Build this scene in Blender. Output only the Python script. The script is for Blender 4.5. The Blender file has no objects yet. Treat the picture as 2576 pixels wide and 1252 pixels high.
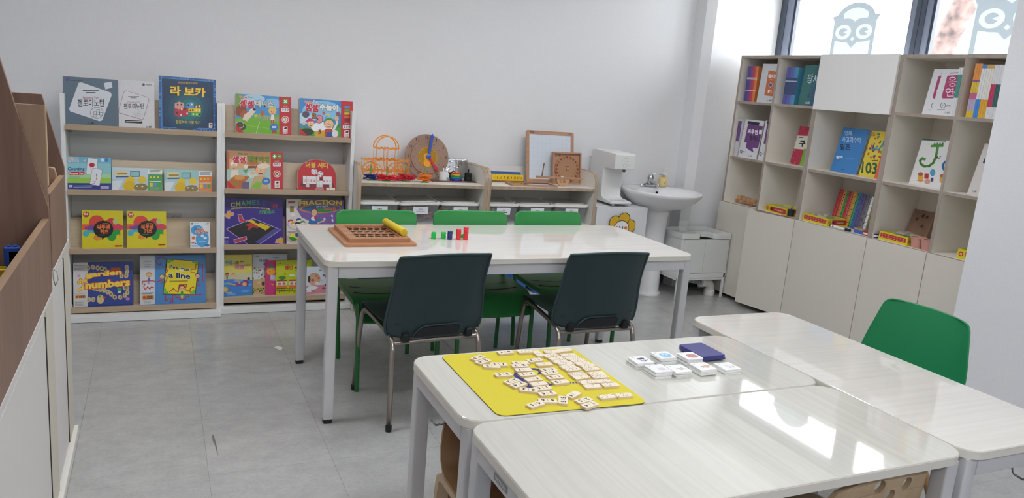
import bpy, bmesh, math, random
from mathutils import Vector, Matrix
R = math.radians
PI = math.pi
SC = bpy.context.scene
COL = SC.collection
random.seed(7)

# ------------------------------------------------------------------ camera
CAM_H = 1.47
FPX = 1944.08                                     # focal length in pixels of the 2576 px wide frame
RGT = Vector((0.9092, -0.4082, 0.0821)); DWN = Vector((-0.0098, -0.2182, -0.9759)); FWD = Vector((0.4162, 0.8865, -0.2024))
FWD.normalize(); RGT = (RGT - FWD * RGT.dot(FWD)).normalized(); DWN = FWD.cross(RGT)
cam_d = bpy.data.cameras.new('camera'); cam_d.sensor_width = 36; cam_d.lens = FPX / 2576 * 36; cam_d.clip_start = 0.02
cam = bpy.data.objects.new('camera', cam_d); COL.objects.link(cam)
m = Matrix((RGT, -DWN, -FWD)).transposed().to_4x4(); m.translation = (0, 0, CAM_H)
cam.matrix_world = m
SC.camera = cam

def ray(px, py):
    return RGT * ((px - 1288) / FPX) + DWN * ((py - 626) / FPX) + FWD
def at_z(px, py, z):
    d = ray(px, py); return Vector((0, 0, CAM_H)) + d * ((z - CAM_H) / d.z)
def at_y(px, py, y):
    d = ray(px, py); return Vector((0, 0, CAM_H)) + d * (y / d.y)
def at_x(px, py, x):
    d = ray(px, py); return Vector((0, 0, CAM_H)) + d * (x / d.x)

# ------------------------------------------------------------------ light and exposure
wd = bpy.data.worlds.new('sky'); SC.world = wd; wd.use_nodes = True
wd.node_tree.nodes['Background'].inputs[0].default_value = (0.93, 0.97, 1.0, 1)
wd.node_tree.nodes['Background'].inputs[1].default_value = 5.2
SC.view_settings.view_transform = 'Standard'; SC.view_settings.look = 'None'
SC.view_settings.gamma = 1; SC.view_settings.use_curve_mapping = False
SC.view_settings.exposure = 1.33
LED_POWER = 8.7                                   # strength of the ceiling lamps' diffusers
SC.cycles.max_bounces = 10; SC.cycles.diffuse_bounces = 6; SC.cycles.transparent_max_bounces = 16
SC.cycles.sample_clamp_indirect = 6
SC.cycles.caustics_reflective = False; SC.cycles.caustics_refractive = False

# ------------------------------------------------------------------ helpers
def srgb(h):
    if not isinstance(h, str): return tuple(h)[:3]
    h = h.lstrip('#')
    o = []
    for i in (0, 2, 4):
        v = int(h[i:i+2], 16) / 255
        o.append(v / 12.92 if v <= 0.04045 else ((v + 0.055) / 1.055) ** 2.4)
    return tuple(o)

MATS = {}
def mat(col='#808080', rough=0.5, metal=0.0, spec=0.5, trans=0.0, alpha=1.0, kind=None, **k):
    key = (str(col), rough, metal, spec, trans, alpha, kind, tuple(sorted(k.items())))
    if key in MATS: return MATS[key]
    M = bpy.data.materials.new((kind or 'plain') + '_%d' % len(MATS)); M.use_nodes = True
    nt = M.node_tree; N = nt.nodes; L = nt.links; b = N['Principled BSDF']
    c = srgb(col) if col != 'attr' else (1, 1, 1)
    b.inputs['Base Color'].default_value = (*c, 1)
    b.inputs['Roughness'].default_value = rough; b.inputs['Metallic'].default_value = metal
    b.inputs['Specular IOR Level'].default_value = spec
    b.inputs['Transmission Weight'].default_value = trans
    b.inputs['Alpha'].default_value = alpha
    if 'coat' in k: b.inputs['Coat Weight'].default_value = k['coat']; b.inputs['Coat Roughness'].default_value = 0.08
    if 'emit' in k:
        b.inputs['Emission Color'].default_value = (*c, 1); b.inputs['Emission Strength'].default_value = k['emit']
    if col == 'attr':
        a = N.new('ShaderNodeAttribute'); a.attribute_name = 'Col'; L.new(a.outputs['Color'], b.inputs['Base Color'])
    if kind == 'glass':                          # thin clear sheet: transparent with a glossy coat
        N.remove(b); t = N.new('ShaderNodeBsdfTransparent'); t.inputs[0].default_value = (*c, 1)
        g = N.new('ShaderNodeBsdfGlossy'); g.inputs['Roughness'].default_value = rough
        lw = N.new('ShaderNodeLayerWeight'); pw = N.new('ShaderNodeMath'); pw.operation = 'POWER'; pw.inputs[1].default_value = 5; L.new(lw.outputs['Facing'], pw.inputs[0])
        f = N.new('ShaderNodeMath'); f.operation = 'MULTIPLY_ADD'; f.inputs[1].default_value = 0.9; f.inputs[2].default_value = 0.04; L.new(pw.outputs[0], f.inputs[0])
        mx = N.new('ShaderNodeMixShader'); L.new(f.outputs[0], mx.inputs[0]); L.new(t.outputs[0], mx.inputs[1]); L.new(g.outputs[0], mx.inputs[2])
        L.new(mx.outputs[0], N['Material Output'].inputs[0])
    elif kind in ('clear', 'frost'):             # clear or milky plastic: part transparent, part plastic
        t = N.new('ShaderNodeBsdfTransparent'); t.inputs[0].default_value = (*c, 1)
        mx = N.new('ShaderNodeMixShader'); mx.inputs[0].default_value = k.get('body', 0.3)
        if kind == 'frost':
            N.remove(b); b = N.new('ShaderNodeBsdfTranslucent'); b.inputs[0].default_value = (*c, 1)
        L.new(t.outputs[0], mx.inputs[1]); L.new(b.outputs[0], mx.inputs[2]); L.new(mx.outputs[0], N['Material Output'].inputs[0])
    elif kind == 'wood':                         # long streaks along one axis
        tc = N.new('ShaderNodeTexCoord'); mp = N.new('ShaderNodeMapping'); s = k.get('scale', (1, 14, 14)); mp.inputs['Scale'].default_value = s
        n = N.new('ShaderNodeTexNoise'); n.inputs['Scale'].default_value = 3; n.inputs['Detail'].default_value = 5; n.inputs['Distortion'].default_value = 0.6
        r = N.new('ShaderNodeValToRGB'); c2 = srgb(k.get('col2', col))
        r.color_ramp.elements[0].position = 0.32; r.color_ramp.elements[1].position = 0.68
        r.color_ramp.elements[0].color = (*c2, 1); r.color_ramp.elements[1].color = (*c, 1)
        L.new(tc.outputs['Object'], mp.inputs[0]); L.new(mp.outputs[0], n.inputs['Vector']); L.new(n.outputs['Fac'], r.inputs[0]); L.new(r.outputs[0], b.inputs['Base Color'])
        if k.get('bump'):
            bp = N.new('ShaderNodeBump'); bp.inputs['Strength'].default_value = k['bump']; bp.inputs['Distance'].default_value = 0.002
            L.new(n.outputs['Fac'], bp.inputs['Height']); L.new(bp.outputs[0], b.inputs['Normal'])
    elif kind == 'noise':                        # blotchy colour and a fine relief
        tc = N.new('ShaderNodeTexCoord'); n = N.new('ShaderNodeTexNoise'); n.inputs['Scale'].default_value = k.get('ns', 20); n.inputs['Detail'].default_value = 6
        r = N.new('ShaderNodeValToRGB'); c2 = srgb(k.get('col2', col))
        r.color_ramp.elements[0].position = 0.35; r.color_ramp.elements[1].position = 0.65
        r.color_ramp.elements[0].color = (*c2, 1); r.color_ramp.elements[1].color = (*c, 1)
        L.new(tc.outputs['Object'], n.inputs['Vector']); L.new(n.outputs['Fac'], r.inputs[0]); L.new(r.outputs[0], b.inputs['Base Color'])
        if k.get('bump'):
            bp = N.new('ShaderNodeBump'); bp.inputs['Strength'].default_value = k['bump']; bp.inputs['Distance'].default_value = k.get('bd', 0.001)
            L.new(n.outputs['Fac'], bp.inputs['Height']); L.new(bp.outputs[0], b.inputs['Normal'])
    MATS[key] = M
    return M

def rrect(w, h, r, n=6, cx=0, cy=0):
    r = min(r, w / 2 - 1e-5, h / 2 - 1e-5); o = []
    for (sx, sy, a0) in ((1, 1, 0), (-1, 1, 90), (-1, -1, 180), (1, -1, 270)):
        for i in range(n + 1):
            a = R(a0 + 90 * i / n); o.append((cx + sx * (w / 2 - r) + r * math.cos(a), cy + sy * (h / 2 - r) + r * math.sin(a)))
    return o

class MB:
    """collects vertices and faces of one mesh"""
    def __init__(s): s.v = []; s.f = []; s.c = []; s.col = None
    def add(s, vs, fs):
        b = len(s.v); s.v += [tuple(p) for p in vs]
        for f in fs: s.f.append([b + i for i in f]); s.c.append(s.col)
        return s
    def box(s, x0, x1, y0, y1, z0, z1):
        return s.add([(x0,y0,z0),(x1,y0,z0),(x1,y1,z0),(x0,y1,z0),(x0,y0,z1),(x1,y0,z1),(x1,y1,z1),(x0,y1,z1)],
                     [(0,3,2,1),(4,5,6,7),(0,1,5,4),(1,2,6,5),(2,3,7,6),(3,0,4,7)])
    def prism(s, poly, a, b, axis='z', taper=1.0):
        n = len(poly); cx = sum(p[0] for p in poly) / n; cy = sum(p[1] for p in poly) / n
        def P(p, w, t=1.0):
            u, v = cx + (p[0] - cx) * t, cy + (p[1] - cy) * t
            return (u, v, w) if axis == 'z' else (u, w, v) if axis == 'y' else (w, u, v)
        return s.add([P(p, a) for p in poly] + [P(p, b, taper) for p in poly],
                     [list(range(n))[::-1], list(range(n, 2 * n))] + [(i, (i + 1) % n, n + (i + 1) % n, n + i) for i in range(n)])
    def hole_prism(s, outer, holes, a, b, axis='z'):
        """plate with holes: triangulated caps, walls on all loops"""
        import mathutils.geometry as g
        def P(p, w): return (p[0], p[1], w) if axis == 'z' else (p[0], w, p[1]) if axis == 'y' else (w, p[0], p[1])
        loops = [outer] + holes; tri = g.tessellate_polygon([[Vector((p[0], p[1], 0)) for p in l] for l in loops])
        flat = [p for l in loops for p in l]; n = len(flat)
        fs = [tuple(t) for t in tri] + [tuple(n + i for i in t[::-1]) for t in tri]; o = 0
        for l in loops:
            k = len(l); fs += [(o + i, o + (i + 1) % k, n + o + (i + 1) % k, n + o + i) for i in range(k)]; o += k
        return s.add([P(p, a) for p in flat] + [P(p, b) for p in flat], fs)
    def cyl(s, p0, p1, r0, r1=None, n=16, cap=True):
        return s.tube([p0, p1], [r0, r0 if r1 is None else r1], n, cap)
    def tube(s, path, r, n=10, cap=True, closed=False, flat=None):
        path = [Vector(p) for p in path]; k = len(path)
        rs = r if isinstance(r, (list, tuple)) else [r] * k
        t0 = (path[1] - path[0]).normalized(); up = Vector((0, 0, 1)) if abs(t0.z) < 0.9 else Vector((1, 0, 0))
        nrm = (up - t0 * up.dot(t0)).normalized(); vs = []
        for i in range(k):
            a = path[(i - 1) % k] if (i or closed) else path[0]; b = path[(i + 1) % k] if (i < k - 1 or closed) else path[-1]
            t = (b - a).normalized(); nrm = (nrm - t * nrm.dot(t))
            nrm = nrm.normalized() if nrm.length > 1e-6 else t.orthogonal().normalized(); bn = t.cross(nrm)
            for j in range(n):
                an = 2 * PI * j / n; fx, fy = (1, 1) if flat is None else flat
                vs.append(path[i] + (nrm * math.cos(an) * fx + bn * math.sin(an) * fy) * rs[i])
        fs = []
        for i in range(k if closed else k - 1):
            for j in range(n):
                fs.append((i*n + j, i*n + (j+1) % n, ((i+1) % k)*n + (j+1) % n, ((i+1) % k)*n + j))
        if cap and not closed: fs += [tuple(range(n))[::-1], tuple(range((k-1)*n, k*n))]
        return s.add(vs, fs)
    def lathe(s, prof, c=(0, 0, 0), n=24, sx=1.0, sy=1.0, axis='z', cap=True):
        vs = []
        for (r, z) in prof:
            for j in range(n):
                a = 2 * PI * j / n; x, y = r * math.cos(a) * sx, r * math.sin(a) * sy
                vs.append((c[0]+x, c[1]+y, c[2]+z) if axis == 'z' else (c[0]+x, c[1]+z, c[2]+y) if axis == 'y' else (c[0]+z, c[1]+x, c[2]+y))
        k = len(prof); fs = [(i*n + j, i*n + (j+1) % n, (i+1)*n + (j+1) % n, (i+1)*n + j) for i in range(k-1) for j in range(n)]
        if cap: fs += [tuple(range(n))[::-1], tuple(range((k-1)*n, k*n))]
        return s.add(vs, fs)
    def grid(s, rows):
        """open surface through rows of points"""
        n = len(rows[0]); vs = [p for r in rows for p in r]
        return s.add(vs, [(i*n + j, i*n + j + 1, (i+1)*n + j + 1, (i+1)*n + j) for i in range(len(rows)-1) for j in range(n-1)])
    def shell(s, rows, th):
        """surface through rows of points, thickened by th along its normals"""
        rows = [[Vector(p) for p in r] for r in rows]; m_, n = len(rows), len(rows[0]); back = []
        for i in range(m_):
            rr = []
            for j in range(n):
                du = rows[i][min(j+1, n-1)] - rows[i][max(j-1, 0)]; dv = rows[min(i+1, m_-1)][j] - rows[max(i-1, 0)][j]
                nn = du.cross(dv); nn = nn.normalized() if nn.length > 1e-9 else Vector((0, 0, 1)); rr.append(rows[i][j] + nn * th)
            back.append(rr)
        vs = [p for r in rows for p in r] + [p for r in back for p in r]; o = m_ * n; fs = []
        for i in range(m_-1):
            for j in range(n-1):
                a = i*n + j; fs += [(a, a+1, a+n+1, a+n), (o+a, o+a+n, o+a+n+1, o+a+1)]
        for i in range(m_-1):
            a = i*n; fs.append((a, a+n, o+a+n, o+a)); a = i*n + n-1; fs.append((a, o+a, o+a+n, a+n))
        for j in range(n-1):
            a = j; fs.append((a, o+a, o+a+1, a+1)); a = (m_-1)*n + j; fs.append((a, a+1, o+a+1, o+a))
        return s.add(vs, fs)
    def xf(s, M, start=0):
        s.v[start:] = [tuple(M @ Vector(p)) for p in s.v[start:]]; return s
    def mesh(s, name, off=(0, 0, 0)):
        me = bpy.data.meshes.new(name)
        me.from_pydata([(p[0]-off[0], p[1]-off[1], p[2]-off[2]) for p in s.v], [], s.f)
        if any(c is not None for c in s.c):
            at = me.color_attributes.new('Col', 'FLOAT_COLOR', 'CORNER'); d = []
            for p, c in zip(me.polygons, s.c): d += list((*srgb(c or '#ffffff'), 1.0)) * p.loop_total
            at.data.foreach_set('color', d)
        me.validate(); return me

def obj(name, mb, material, parent=None, bev=0, smooth=False, sub=0, fix=True, kind=None, seg=2):
    """one mesh object; geometry given in the parent's root space unless the parent is None"""
    me = mb.mesh(name)
    if fix:
        bm = bmesh.new(); bm.from_mesh(me); bmesh.ops.recalc_face_normals(bm, faces=bm.faces); bm.to_mesh(me); bm.free()
    if material: me.materials.append(material)
    o = bpy.data.objects.new(name, me); COL.objects.link(o)
    if parent: o.parent = parent
    if bev:
        b = o.modifiers.new('bevel', 'BEVEL'); b.width = bev; b.segments = seg; b.limit_method = 'ANGLE'; b.angle_limit = R(40)
    if sub:
        b = o.modifiers.new('sub', 'SUBSURF'); b.levels = sub; b.render_levels = sub
    if smooth:
        me.shade_smooth()
        if smooth != 'all':
            me.set_sharp_from_angle(angle=R(38))
    if kind: o['kind'] = kind
    return o
def thing(name, label, cat, loc=(0, 0, 0), rotz=0, group=None, rot=None):
    o = bpy.data.objects.new(name, None); o.empty_display_size = 0.05; COL.objects.link(o); o.location = loc
    o.rotation_euler = rot if rot else (0, 0, rotz)
    o['label'] = label; o['category'] = cat
    if group: o['group'] = group
    return o
def tag(o, label, cat, group=None):
    o['label'] = label; o['category'] = cat
    if group: o['group'] = group
    return o
def struct(name, mb, material, **k):
    o = obj(name, mb, material, **k); o['kind'] = 'structure'; return o
def W(mb, root):
    """world-space geometry into an unrotated root's own space"""
    l = root.location; mb.v = [(p[0]-l.x, p[1]-l.y, p[2]-l.z) for p in mb.v]; return mb
def copy_tree(o, parent=None):
    c = o.copy(); COL.objects.link(c); c.parent = parent
    for ch in list(o.children): copy_tree(ch, c)
    return c

# ---- flat print on a face: polygons with their own colours, coordinates read in any picture frame
TXT = {}; TSC = bpy.data.scenes.new('lettering')   # scratch scene for turning lettering into faces; removed at the end
TCU = bpy.data.curves.new('lettering', 'FONT'); TCU.resolution_u = 2; TCU.fill_mode = 'FRONT'
TOB = bpy.data.objects.new('lettering', TCU); TSC.collection.objects.link(TOB)
def text_mesh(body, off=0.0, space=1.0):
    k = (body, off, space)
    if k not in TXT:
        TCU.body = body; TCU.offset = off; TCU.space_character = space
        vl = TSC.view_layers[0]; vl.update(); dg = vl.depsgraph; dg.update(); ev = TOB.evaluated_get(dg); me = ev.to_mesh()
        TXT[k] = ([(v.co.x, v.co.y) for v in me.vertices], [tuple(p.vertices) for p in me.polygons]); ev.to_mesh_clear()
    return TXT[k]
class Print:
    """face of size w x h (local x right, z up, seen from -y); tl, tr, bl are its corners in picture units"""
    def __init__(s, w, h, tl=(0, 0), tr=(100, 0), bl=(0, 100), step=0.00004):
        s.w, s.h = w, h; s.tl = tl; s.ux = (tr[0]-tl[0], tr[1]-tl[1]); s.uy = (bl[0]-tl[0], bl[1]-tl[1])
        s.mb = MB(); s.k = 2; s.step = step; s.det = s.ux[0]*s.uy[1] - s.ux[1]*s.uy[0]
    def uv(s, p):
        dx, dy = p[0]-s.tl[0], p[1]-s.tl[1]
        return ((dx*s.uy[1] - dy*s.uy[0]) / s.det, (s.ux[0]*dy - s.ux[1]*dx) / s.det)
    def P(s, p, clip=True):
        u, v = s.uv(p)
        if clip: u = min(max(u, 0.0), 1.0); v = min(max(v, 0.0), 1.0)
        return (u * s.w, -s.step * s.k, (1 - v) * s.h)
    def poly(s, pts, col):
        s.k += 1; s.mb.col = col; q = [s.P(p) for p in pts]; s.mb.add(q, [tuple(range(len(q)))]); return s
    def rect(s, x0, y0, x1, y1, col): return s.poly([(x0, y0), (x1, y0), (x1, y1), (x0, y1)], col)
    def fill(s, col): 
        t = s.tl; return s.poly([t, (t[0]+s.ux[0], t[1]+s.ux[1]), (t[0]+s.ux[0]+s.uy[0], t[1]+s.ux[1]+s.uy[1]), (t[0]+s.uy[0], t[1]+s.uy[1])], col)
    def rr(s, cx, cy, w, h, r, col, rot=0):
        c, n = math.cos(R(rot)), math.sin(R(rot))
        return s.poly([(cx + x*c - y*n, cy + x*n + y*c) for x, y in rrect(w, h, r, 4)], col)
    def ell(s, cx, cy, rx, ry, col, rot=0, n=20, a0=0, a1=360):
        c, k = math.cos(R(rot)), math.sin(R(rot)); pts = []
        for i in range(n if a1-a0 >= 360 else n+1):
            a = R(a0 + (a1-a0) * i / n); x, y = rx*math.cos(a), ry*math.sin(a); pts.append((cx + x*c - y*k, cy + x*k + y*c))
        if a1-a0 < 360: pts.append((cx, cy))
        return s.poly(pts, col)
    def line(s, pts, w, col, closed=False):
        pts = [Vector(p) for p in pts]; s.k += 1; s.mb.col = col
        if closed: pts = pts + [pts[0]]
        for a, b in zip(pts, pts[1:]):
            d = (b - a)
            if d.length < 1e-6: continue
            d.normalize(); n = Vector((-d.y, d.x)) * w / 2; e = d * w * 0.3
            s.mb.add([s.P(p) for p in (a - e + n, b + e + n, b + e - n, a - e - n)], [(0, 1, 2, 3)])
        return s
    def lines(s, x0, y0, x1, y1, n, col, h=None):
        for i in range(n):
            y = y0 + (y1 - y0) * (i + 0.5) / n; t = (h or (y1 - y0) / n * 0.45) / 2
            s.rect(x0, y - t, x1 - (x1 - x0) * (0.0, 0.12, 0.05, 0.2)[i % 4], y + t, col); s.k -= 1
        s.k += 1; return s
    def text(s, body, x0, y0, x1, y1, col, bold=0.0, edge=None, ew=0.05, slant=0.0, arc=0.0, rise=0.0):
        """lettering fitted into a rectangle of the picture"""
        jobs = ([(edge, bold + ew)] if edge else []) + [(col, bold)]
        bx = text_mesh(body, bold)[0]
        if not bx: return s
        ax0, ax1 = min(p[0] for p in bx), max(p[0] for p in bx); ay0, ay1 = min(p[1] for p in bx), max(p[1] for p in bx)
        for c, off in jobs:
            vs, fs = text_mesh(body, off); s.k += 1; s.mb.col = c; q = []
            for x, y in vs:
                u = (x - ax0) / (ax1 - ax0 + 1e-9); v = (y - ay0) / (ay1 - ay0 + 1e-9)
                X = x0 + (x1 - x0) * u + slant * (v - 0.5) * (y1 - y0)
                Y = y1 - (y1 - y0) * v + rise * (u - 0.5) - arc * (1 - (2*u - 1) ** 2)
                q.append(s.P((X, Y)))
            s.mb.add(q, fs)
        return s
    def build(s, parent, name='cover_print', rough=0.4, loc=None, rot=None):
        o = obj(name, s.mb, mat('attr', rough), parent, fix=False)
        if loc: o.location = loc
        if rot: o.rotation_euler = rot
        return o
# ------------------------------------------------------------------ the room
WALL = mat('#e6e6e8', 0.62, kind='noise', ns=160, col2='#e2e2e4', bump=0.25, bd=0.0006)
YB = 5.12                                         # back wall
struct('wall_back', MB().box(-2.0, 3.83, YB, YB + 0.12, 0, 2.65), WALL)
struct('wall_back_pier', MB().prism([(3.80, YB + 0.12), (3.80, YB), (3.815, 5.01), (3.885, 4.972), (4.5, 4.972), (4.72, 4.972), (4.72, YB + 0.12)], 0, 2.65), WALL)
struct('wall_left', MB().box(-2.1, -2.0, -2.2, YB + 0.12, 0, 2.65), WALL)
struct('wall_front', MB().box(-2.1, 4.72, -2.3, -2.2, 0, 2.65), WALL)
XW = 4.50                                         # window wall, inner face
WZ0, WZ1 = 1.0, 2.42
wr = MB(); wr.box(XW, XW + 0.22, -2.2, 4.972, 0, WZ0); wr.box(XW, XW + 0.22, -2.2, 4.972, WZ1, 2.65)
wr.box(XW, XW + 0.22, -2.2, 2.62, WZ0, WZ1)
struct('wall_right', wr, WALL)
struct('wall_right_pier', MB().box(3.75, XW, 0.9, 2.548, 0, 2.65), mat('#e4e5e8', 0.6, kind='noise', ns=120, col2='#e0e1e4', bump=0.2, bd=0.0006), bev=0.004)
struct('ceiling', MB().box(-2.1, 4.72, -2.3, YB + 0.12, 2.65, 2.75), mat('#e6e6e4', 0.8))

# floor: slab with single vinyl tiles laid on it
fl = struct('floor', MB().box(-2.1, 4.72, -2.3, YB + 0.12, -0.1, -0.0015), mat('#5f6062', 0.6))
def floor_mat():
    M = bpy.data.materials.new('vinyl_tile'); M.use_nodes = True; nt = M.node_tree; N = nt.nodes; L = nt.links; b = N['Principled BSDF']
    tc = N.new('ShaderNodeTexCoord'); g = N.new('ShaderNodeNewGeometry'); oi = N.new('ShaderNodeObjectInfo')
    mp = N.new('ShaderNodeMapping'); mp.inputs['Scale'].default_value = (1, 1.25, 1); L.new(g.outputs['Position'], mp.inputs[0])
    n1 = N.new('ShaderNodeTexNoise'); n1.inputs['Scale'].default_value = 9; n1.inputs['Detail'].default_value = 8; n1.inputs['Roughness'].default_value = 0.7
    n2 = N.new('ShaderNodeTexNoise'); n2.inputs['Scale'].default_value = 70; n2.inputs['Detail'].default_value = 3
    L.new(mp.outputs[0], n1.inputs['Vector']); L.new(mp.outputs[0], n2.inputs['Vector'])
    a = N.new('ShaderNodeMath'); a.operation = 'MULTIPLY_ADD'; a.inputs[1].default_value = 0.45; L.new(n2.outputs['Fac'], a.inputs[0]); L.new(n1.outputs['Fac'], a.inputs[2])
    a2 = N.new('ShaderNodeMath'); a2.operation = 'MULTIPLY_ADD'; a2.inputs[1].default_value = 0.05; L.new(oi.outputs['Random'], a2.inputs[0]); L.new(a.outputs[0], a2.inputs[2])
    r = N.new('ShaderNodeValToRGB'); r.color_ramp.elements[0].position = 0.52; r.color_ramp.elements[1].position = 0.95
    r.color_ramp.elements[0].color = (*srgb('#a2a2a0'), 1); r.color_ramp.elements[1].color = (*srgb('#b4b4b2'), 1)
    L.new(a2.outputs[0], r.inputs[0]); L.new(r.outputs[0], b.inputs['Base Color']); b.inputs['Roughness'].default_value = 0.24
    bp = N.new('ShaderNodeBump'); bp.inputs['Strength'].default_value = 0.05; bp.inputs['Distance'].default_value = 0.004; L.new(n1.outputs['Fac'], bp.inputs['Height']); L.new(bp.outputs[0], b.inputs['Normal'])
    return M
TS = 0.45; FM = floor_mat(); tile_me = None
for i in range(-4, 10):
    for j in range(-5, 4):
        x, y = 0.16 + i * TS, 3.68 + j * TS
        if x < -1.99 or x + TS > 4.7 or y + TS > YB + 0.1: pass
        if tile_me is None:
            t = obj('floor_tile', MB().box(0.0004, TS - 0.0004, 0.0004, TS - 0.0004, -0.0015, 0), FM, fl); tile_me = t.data
        else:
            t = bpy.data.objects.new('floor_tile', tile_me); COL.objects.link(t); t.parent = fl
        t.location = (x, y, 0)
# skirting
BSB = mat('#3f4146', 0.5)
struct('baseboard_back', MB().box(-2.0, 3.80, YB - 0.008, YB, 0, 0.1), BSB)
struct('baseboard_pier', MB().box(3.885, 4.5, 4.964, 4.972, 0, 0.1), BSB)
struct('baseboard_right', MB().box(3.742, 3.75, 0.9, 2.548, 0, 0.1), BSB)

# windows: dark aluminium frames, single panes, frosted owl stickers on the glass
FRM = mat('#454d5c', 0.4); FRM2 = mat('#39414f', 0.4); SASH = mat('#7a8396', 0.35)
def window(n, y0, y1, jamb):
    """window between y0 and y1 (y1 the far end); jamb: width of the outer frame at the far end"""
    xa, xb = XW + 0.004, XW + 0.06; lo, hi = 0.035, jamb
    w = struct('window_%d' % n, MB().hole_prism([(y0, WZ0), (y1, WZ0), (y1, WZ1), (y0, WZ1)], [[(y0 + lo, WZ0 + 0.05), (y1 - hi, WZ0 + 0.05), (y1 - hi, WZ1 - 0.05), (y0 + lo, WZ1 - 0.05)]], xa, xb, 'x'), FRM)
    s0, s1 = y0 + lo, y1 - hi
    obj('window_sash', MB().hole_prism([(s0, WZ0 + 0.05), (s1, WZ0 + 0.05), (s1, WZ1 - 0.05), (s0, WZ1 - 0.05)], [[(s0 + 0.04, WZ0 + 0.09), (s1 - hi * 1.1, WZ0 + 0.09), (s1 - hi * 1.1, WZ1 - 0.09), (s0 + 0.04, WZ1 - 0.09)]], xa + 0.006, xb - 0.006, 'x'), SASH, w)
    g0, g1 = s0 + 0.04, s1 - hi * 1.1
    obj('window_bead', MB().hole_prism([(g0, WZ0 + 0.09), (g1, WZ0 + 0.09), (g1, WZ1 - 0.09), (g0, WZ1 - 0.09)], [[(g0 + 0.012, WZ0 + 0.1), (g1 - 0.02, WZ0 + 0.1), (g1 - 0.02, WZ1 - 0.1), (g0 + 0.012, WZ1 - 0.1)]], xa + 0.016, xb - 0.010, 'x'), FRM2, w)
    obj('window_pane', MB().box(XW + 0.040, XW + 0.044, g0 + 0.012, g1 - 0.02, WZ0 + 0.1, WZ1 - 0.1), mat('#ffffff', 0.0, kind='glass'), w)
    return w
W1 = window(1, 3.692, 4.968, 0.06); W2 = window(2, 2.64, 3.688, 0.035)

def owl(wnd, yc, zt, s):
    """owl emblem of frosted film, yc centre, zt crown height, s body width; drawn facing the room (-x); u runs left to right as seen inside"""
    G = mat('#868a8c', 0.6, kind='frost', body=1.0); WH = mat('#989d9f', 0.6, kind='frost', body=1.0)
    def pts(l): return [(yc - u * s, zt - v * s * 0.68) for u, v in l]
    X0 = XW + 0.0385
    def arc(cx, cy, rx, ry, a0, a1, n=24): return [(cx + rx * math.cos(R(a0 + (a1-a0)*i/n)), cy - ry * math.sin(R(a0 + (a1-a0)*i/n))) for i in range(n+1)]
    def pie(l, ins=None): return obj('owl_sticker_white', MB().hole_prism(pts(l), [pts(q) for q in (ins or [])], X0, X0 - 0.0004, 'x'), WH, wnd)
    body = arc(0, 0.5, 0.47, 0.5, 20, 160) + [(-0.56, 0.36), (-0.50, 0.5), (-0.5, 2.3), (0.5, 2.3), (0.5, 0.5), (0.56, 0.36)]
    crown = arc(0, 0.5, 0.36, 0.36, 35, 145) + arc(-0.2, 0.64, 0.24, 0.22, 110, 35) + arc(0.2, 0.64, 0.24, 0.22, 145, 70)
    eyes = [arc(0.245 * k, 0.79, 0.19, 0.2, 0, 352, 28) for k in (-1, 1)]
    pups = [arc(0.245 * k, 0.79, 0.105, 0.11, 20, 330) + [(0.245 * k, 0.79)] for k in (-1, 1)]
    beak = [(0, 0.92), (0.05, 0.98), (0, 1.04), (-0.05, 0.98)]
    belly = [(-0.42, 1.02), (-0.25, 1.06), (-0.12, 1.07), (0, 1.22), (0.12, 1.07), (0.25, 1.06), (0.42, 1.02), (0.42, 2.25), (-0.42, 2.25)]
    obj('owl_sticker', MB().hole_prism(pts(body), [pts(l) for l in [crown, beak, belly] + eyes], X0, X0 - 0.0004, 'x'), G, wnd)
    for l in (crown, beak, belly): pie(l)
    for l, q in zip(eyes, pups):
        pie(l, [q]); obj('owl_sticker_pupil', MB().prism(pts(q), X0, X0 - 0.0004, 'x'), G, wnd)
owl(W1, 4.245, 2.27, 0.378)
owl(W2, 3.116, 2.345, 0.43)

# ceiling lamps: flat panels with frames
for (x, y, wh) in ((0.1, 3.15, 'bookcases'), (2.3, 3.15, 'long table'), (1.3, 1.0, 'front tables'), (-0.6, -1.1, 'left rear of the room'), (1.2, -1.1, 'middle rear of the room'), (3.0, -1.1, 'right rear of the room')):
    t = thing('ceiling_lamp', 'flat white ceiling lamp panel above the %s' % wh, 'lamp', (x, y, 2.65), group='ceiling lamp panels')
    obj('frame', MB().hole_prism(rrect(1.24, 0.34, 0.01), [rrect(1.19, 0.29, 0.005)], -0.03, 0), mat('#e8e8e8', 0.4), t)
    obj('diffuser', MB().box(-0.598, 0.598, -0.148, 0.148, -0.02, -0.005), mat('#fafbff', 0.5, emit=LED_POWER), t)

# the pine outside the second window
tr = thing('pine_tree', 'pinkish scaly pine trunk outside the right window', 'tree', (7.4, 5.80, -2.6))
p = [(0.0, -0.1, 0), (0.03, 0.0, 2.5), (0.0, 0.1, 4.2), (0.05, -0.05, 4.9), (0.0, -0.35, 5.6), (0.1, -0.5, 7.0)]
tb = MB(); path = []
for i in range(61):
    f = i / 60 * (len(p) - 1); k = min(int(f), len(p) - 2); q = Vector(p[k]).lerp(Vector(p[k+1]), f - k); path.append(q)
tb.tube(path, [0.135 - 0.0005 * i + 0.008 * math.sin(i * 2.3) for i in range(61)], 20)
obj('trunk', tb, mat('#5e4c47', 0.9, kind='noise', ns=9, col2='#2c2322', bump=1.0, bd=0.03), tr, smooth='all')
br = MB(); br.tube([(0, 0.1, 4.2), (0.1, 0.35, 4.9), (0.1, 0.5, 5.9)], [0.08, 0.06, 0.05], 12)
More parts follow.
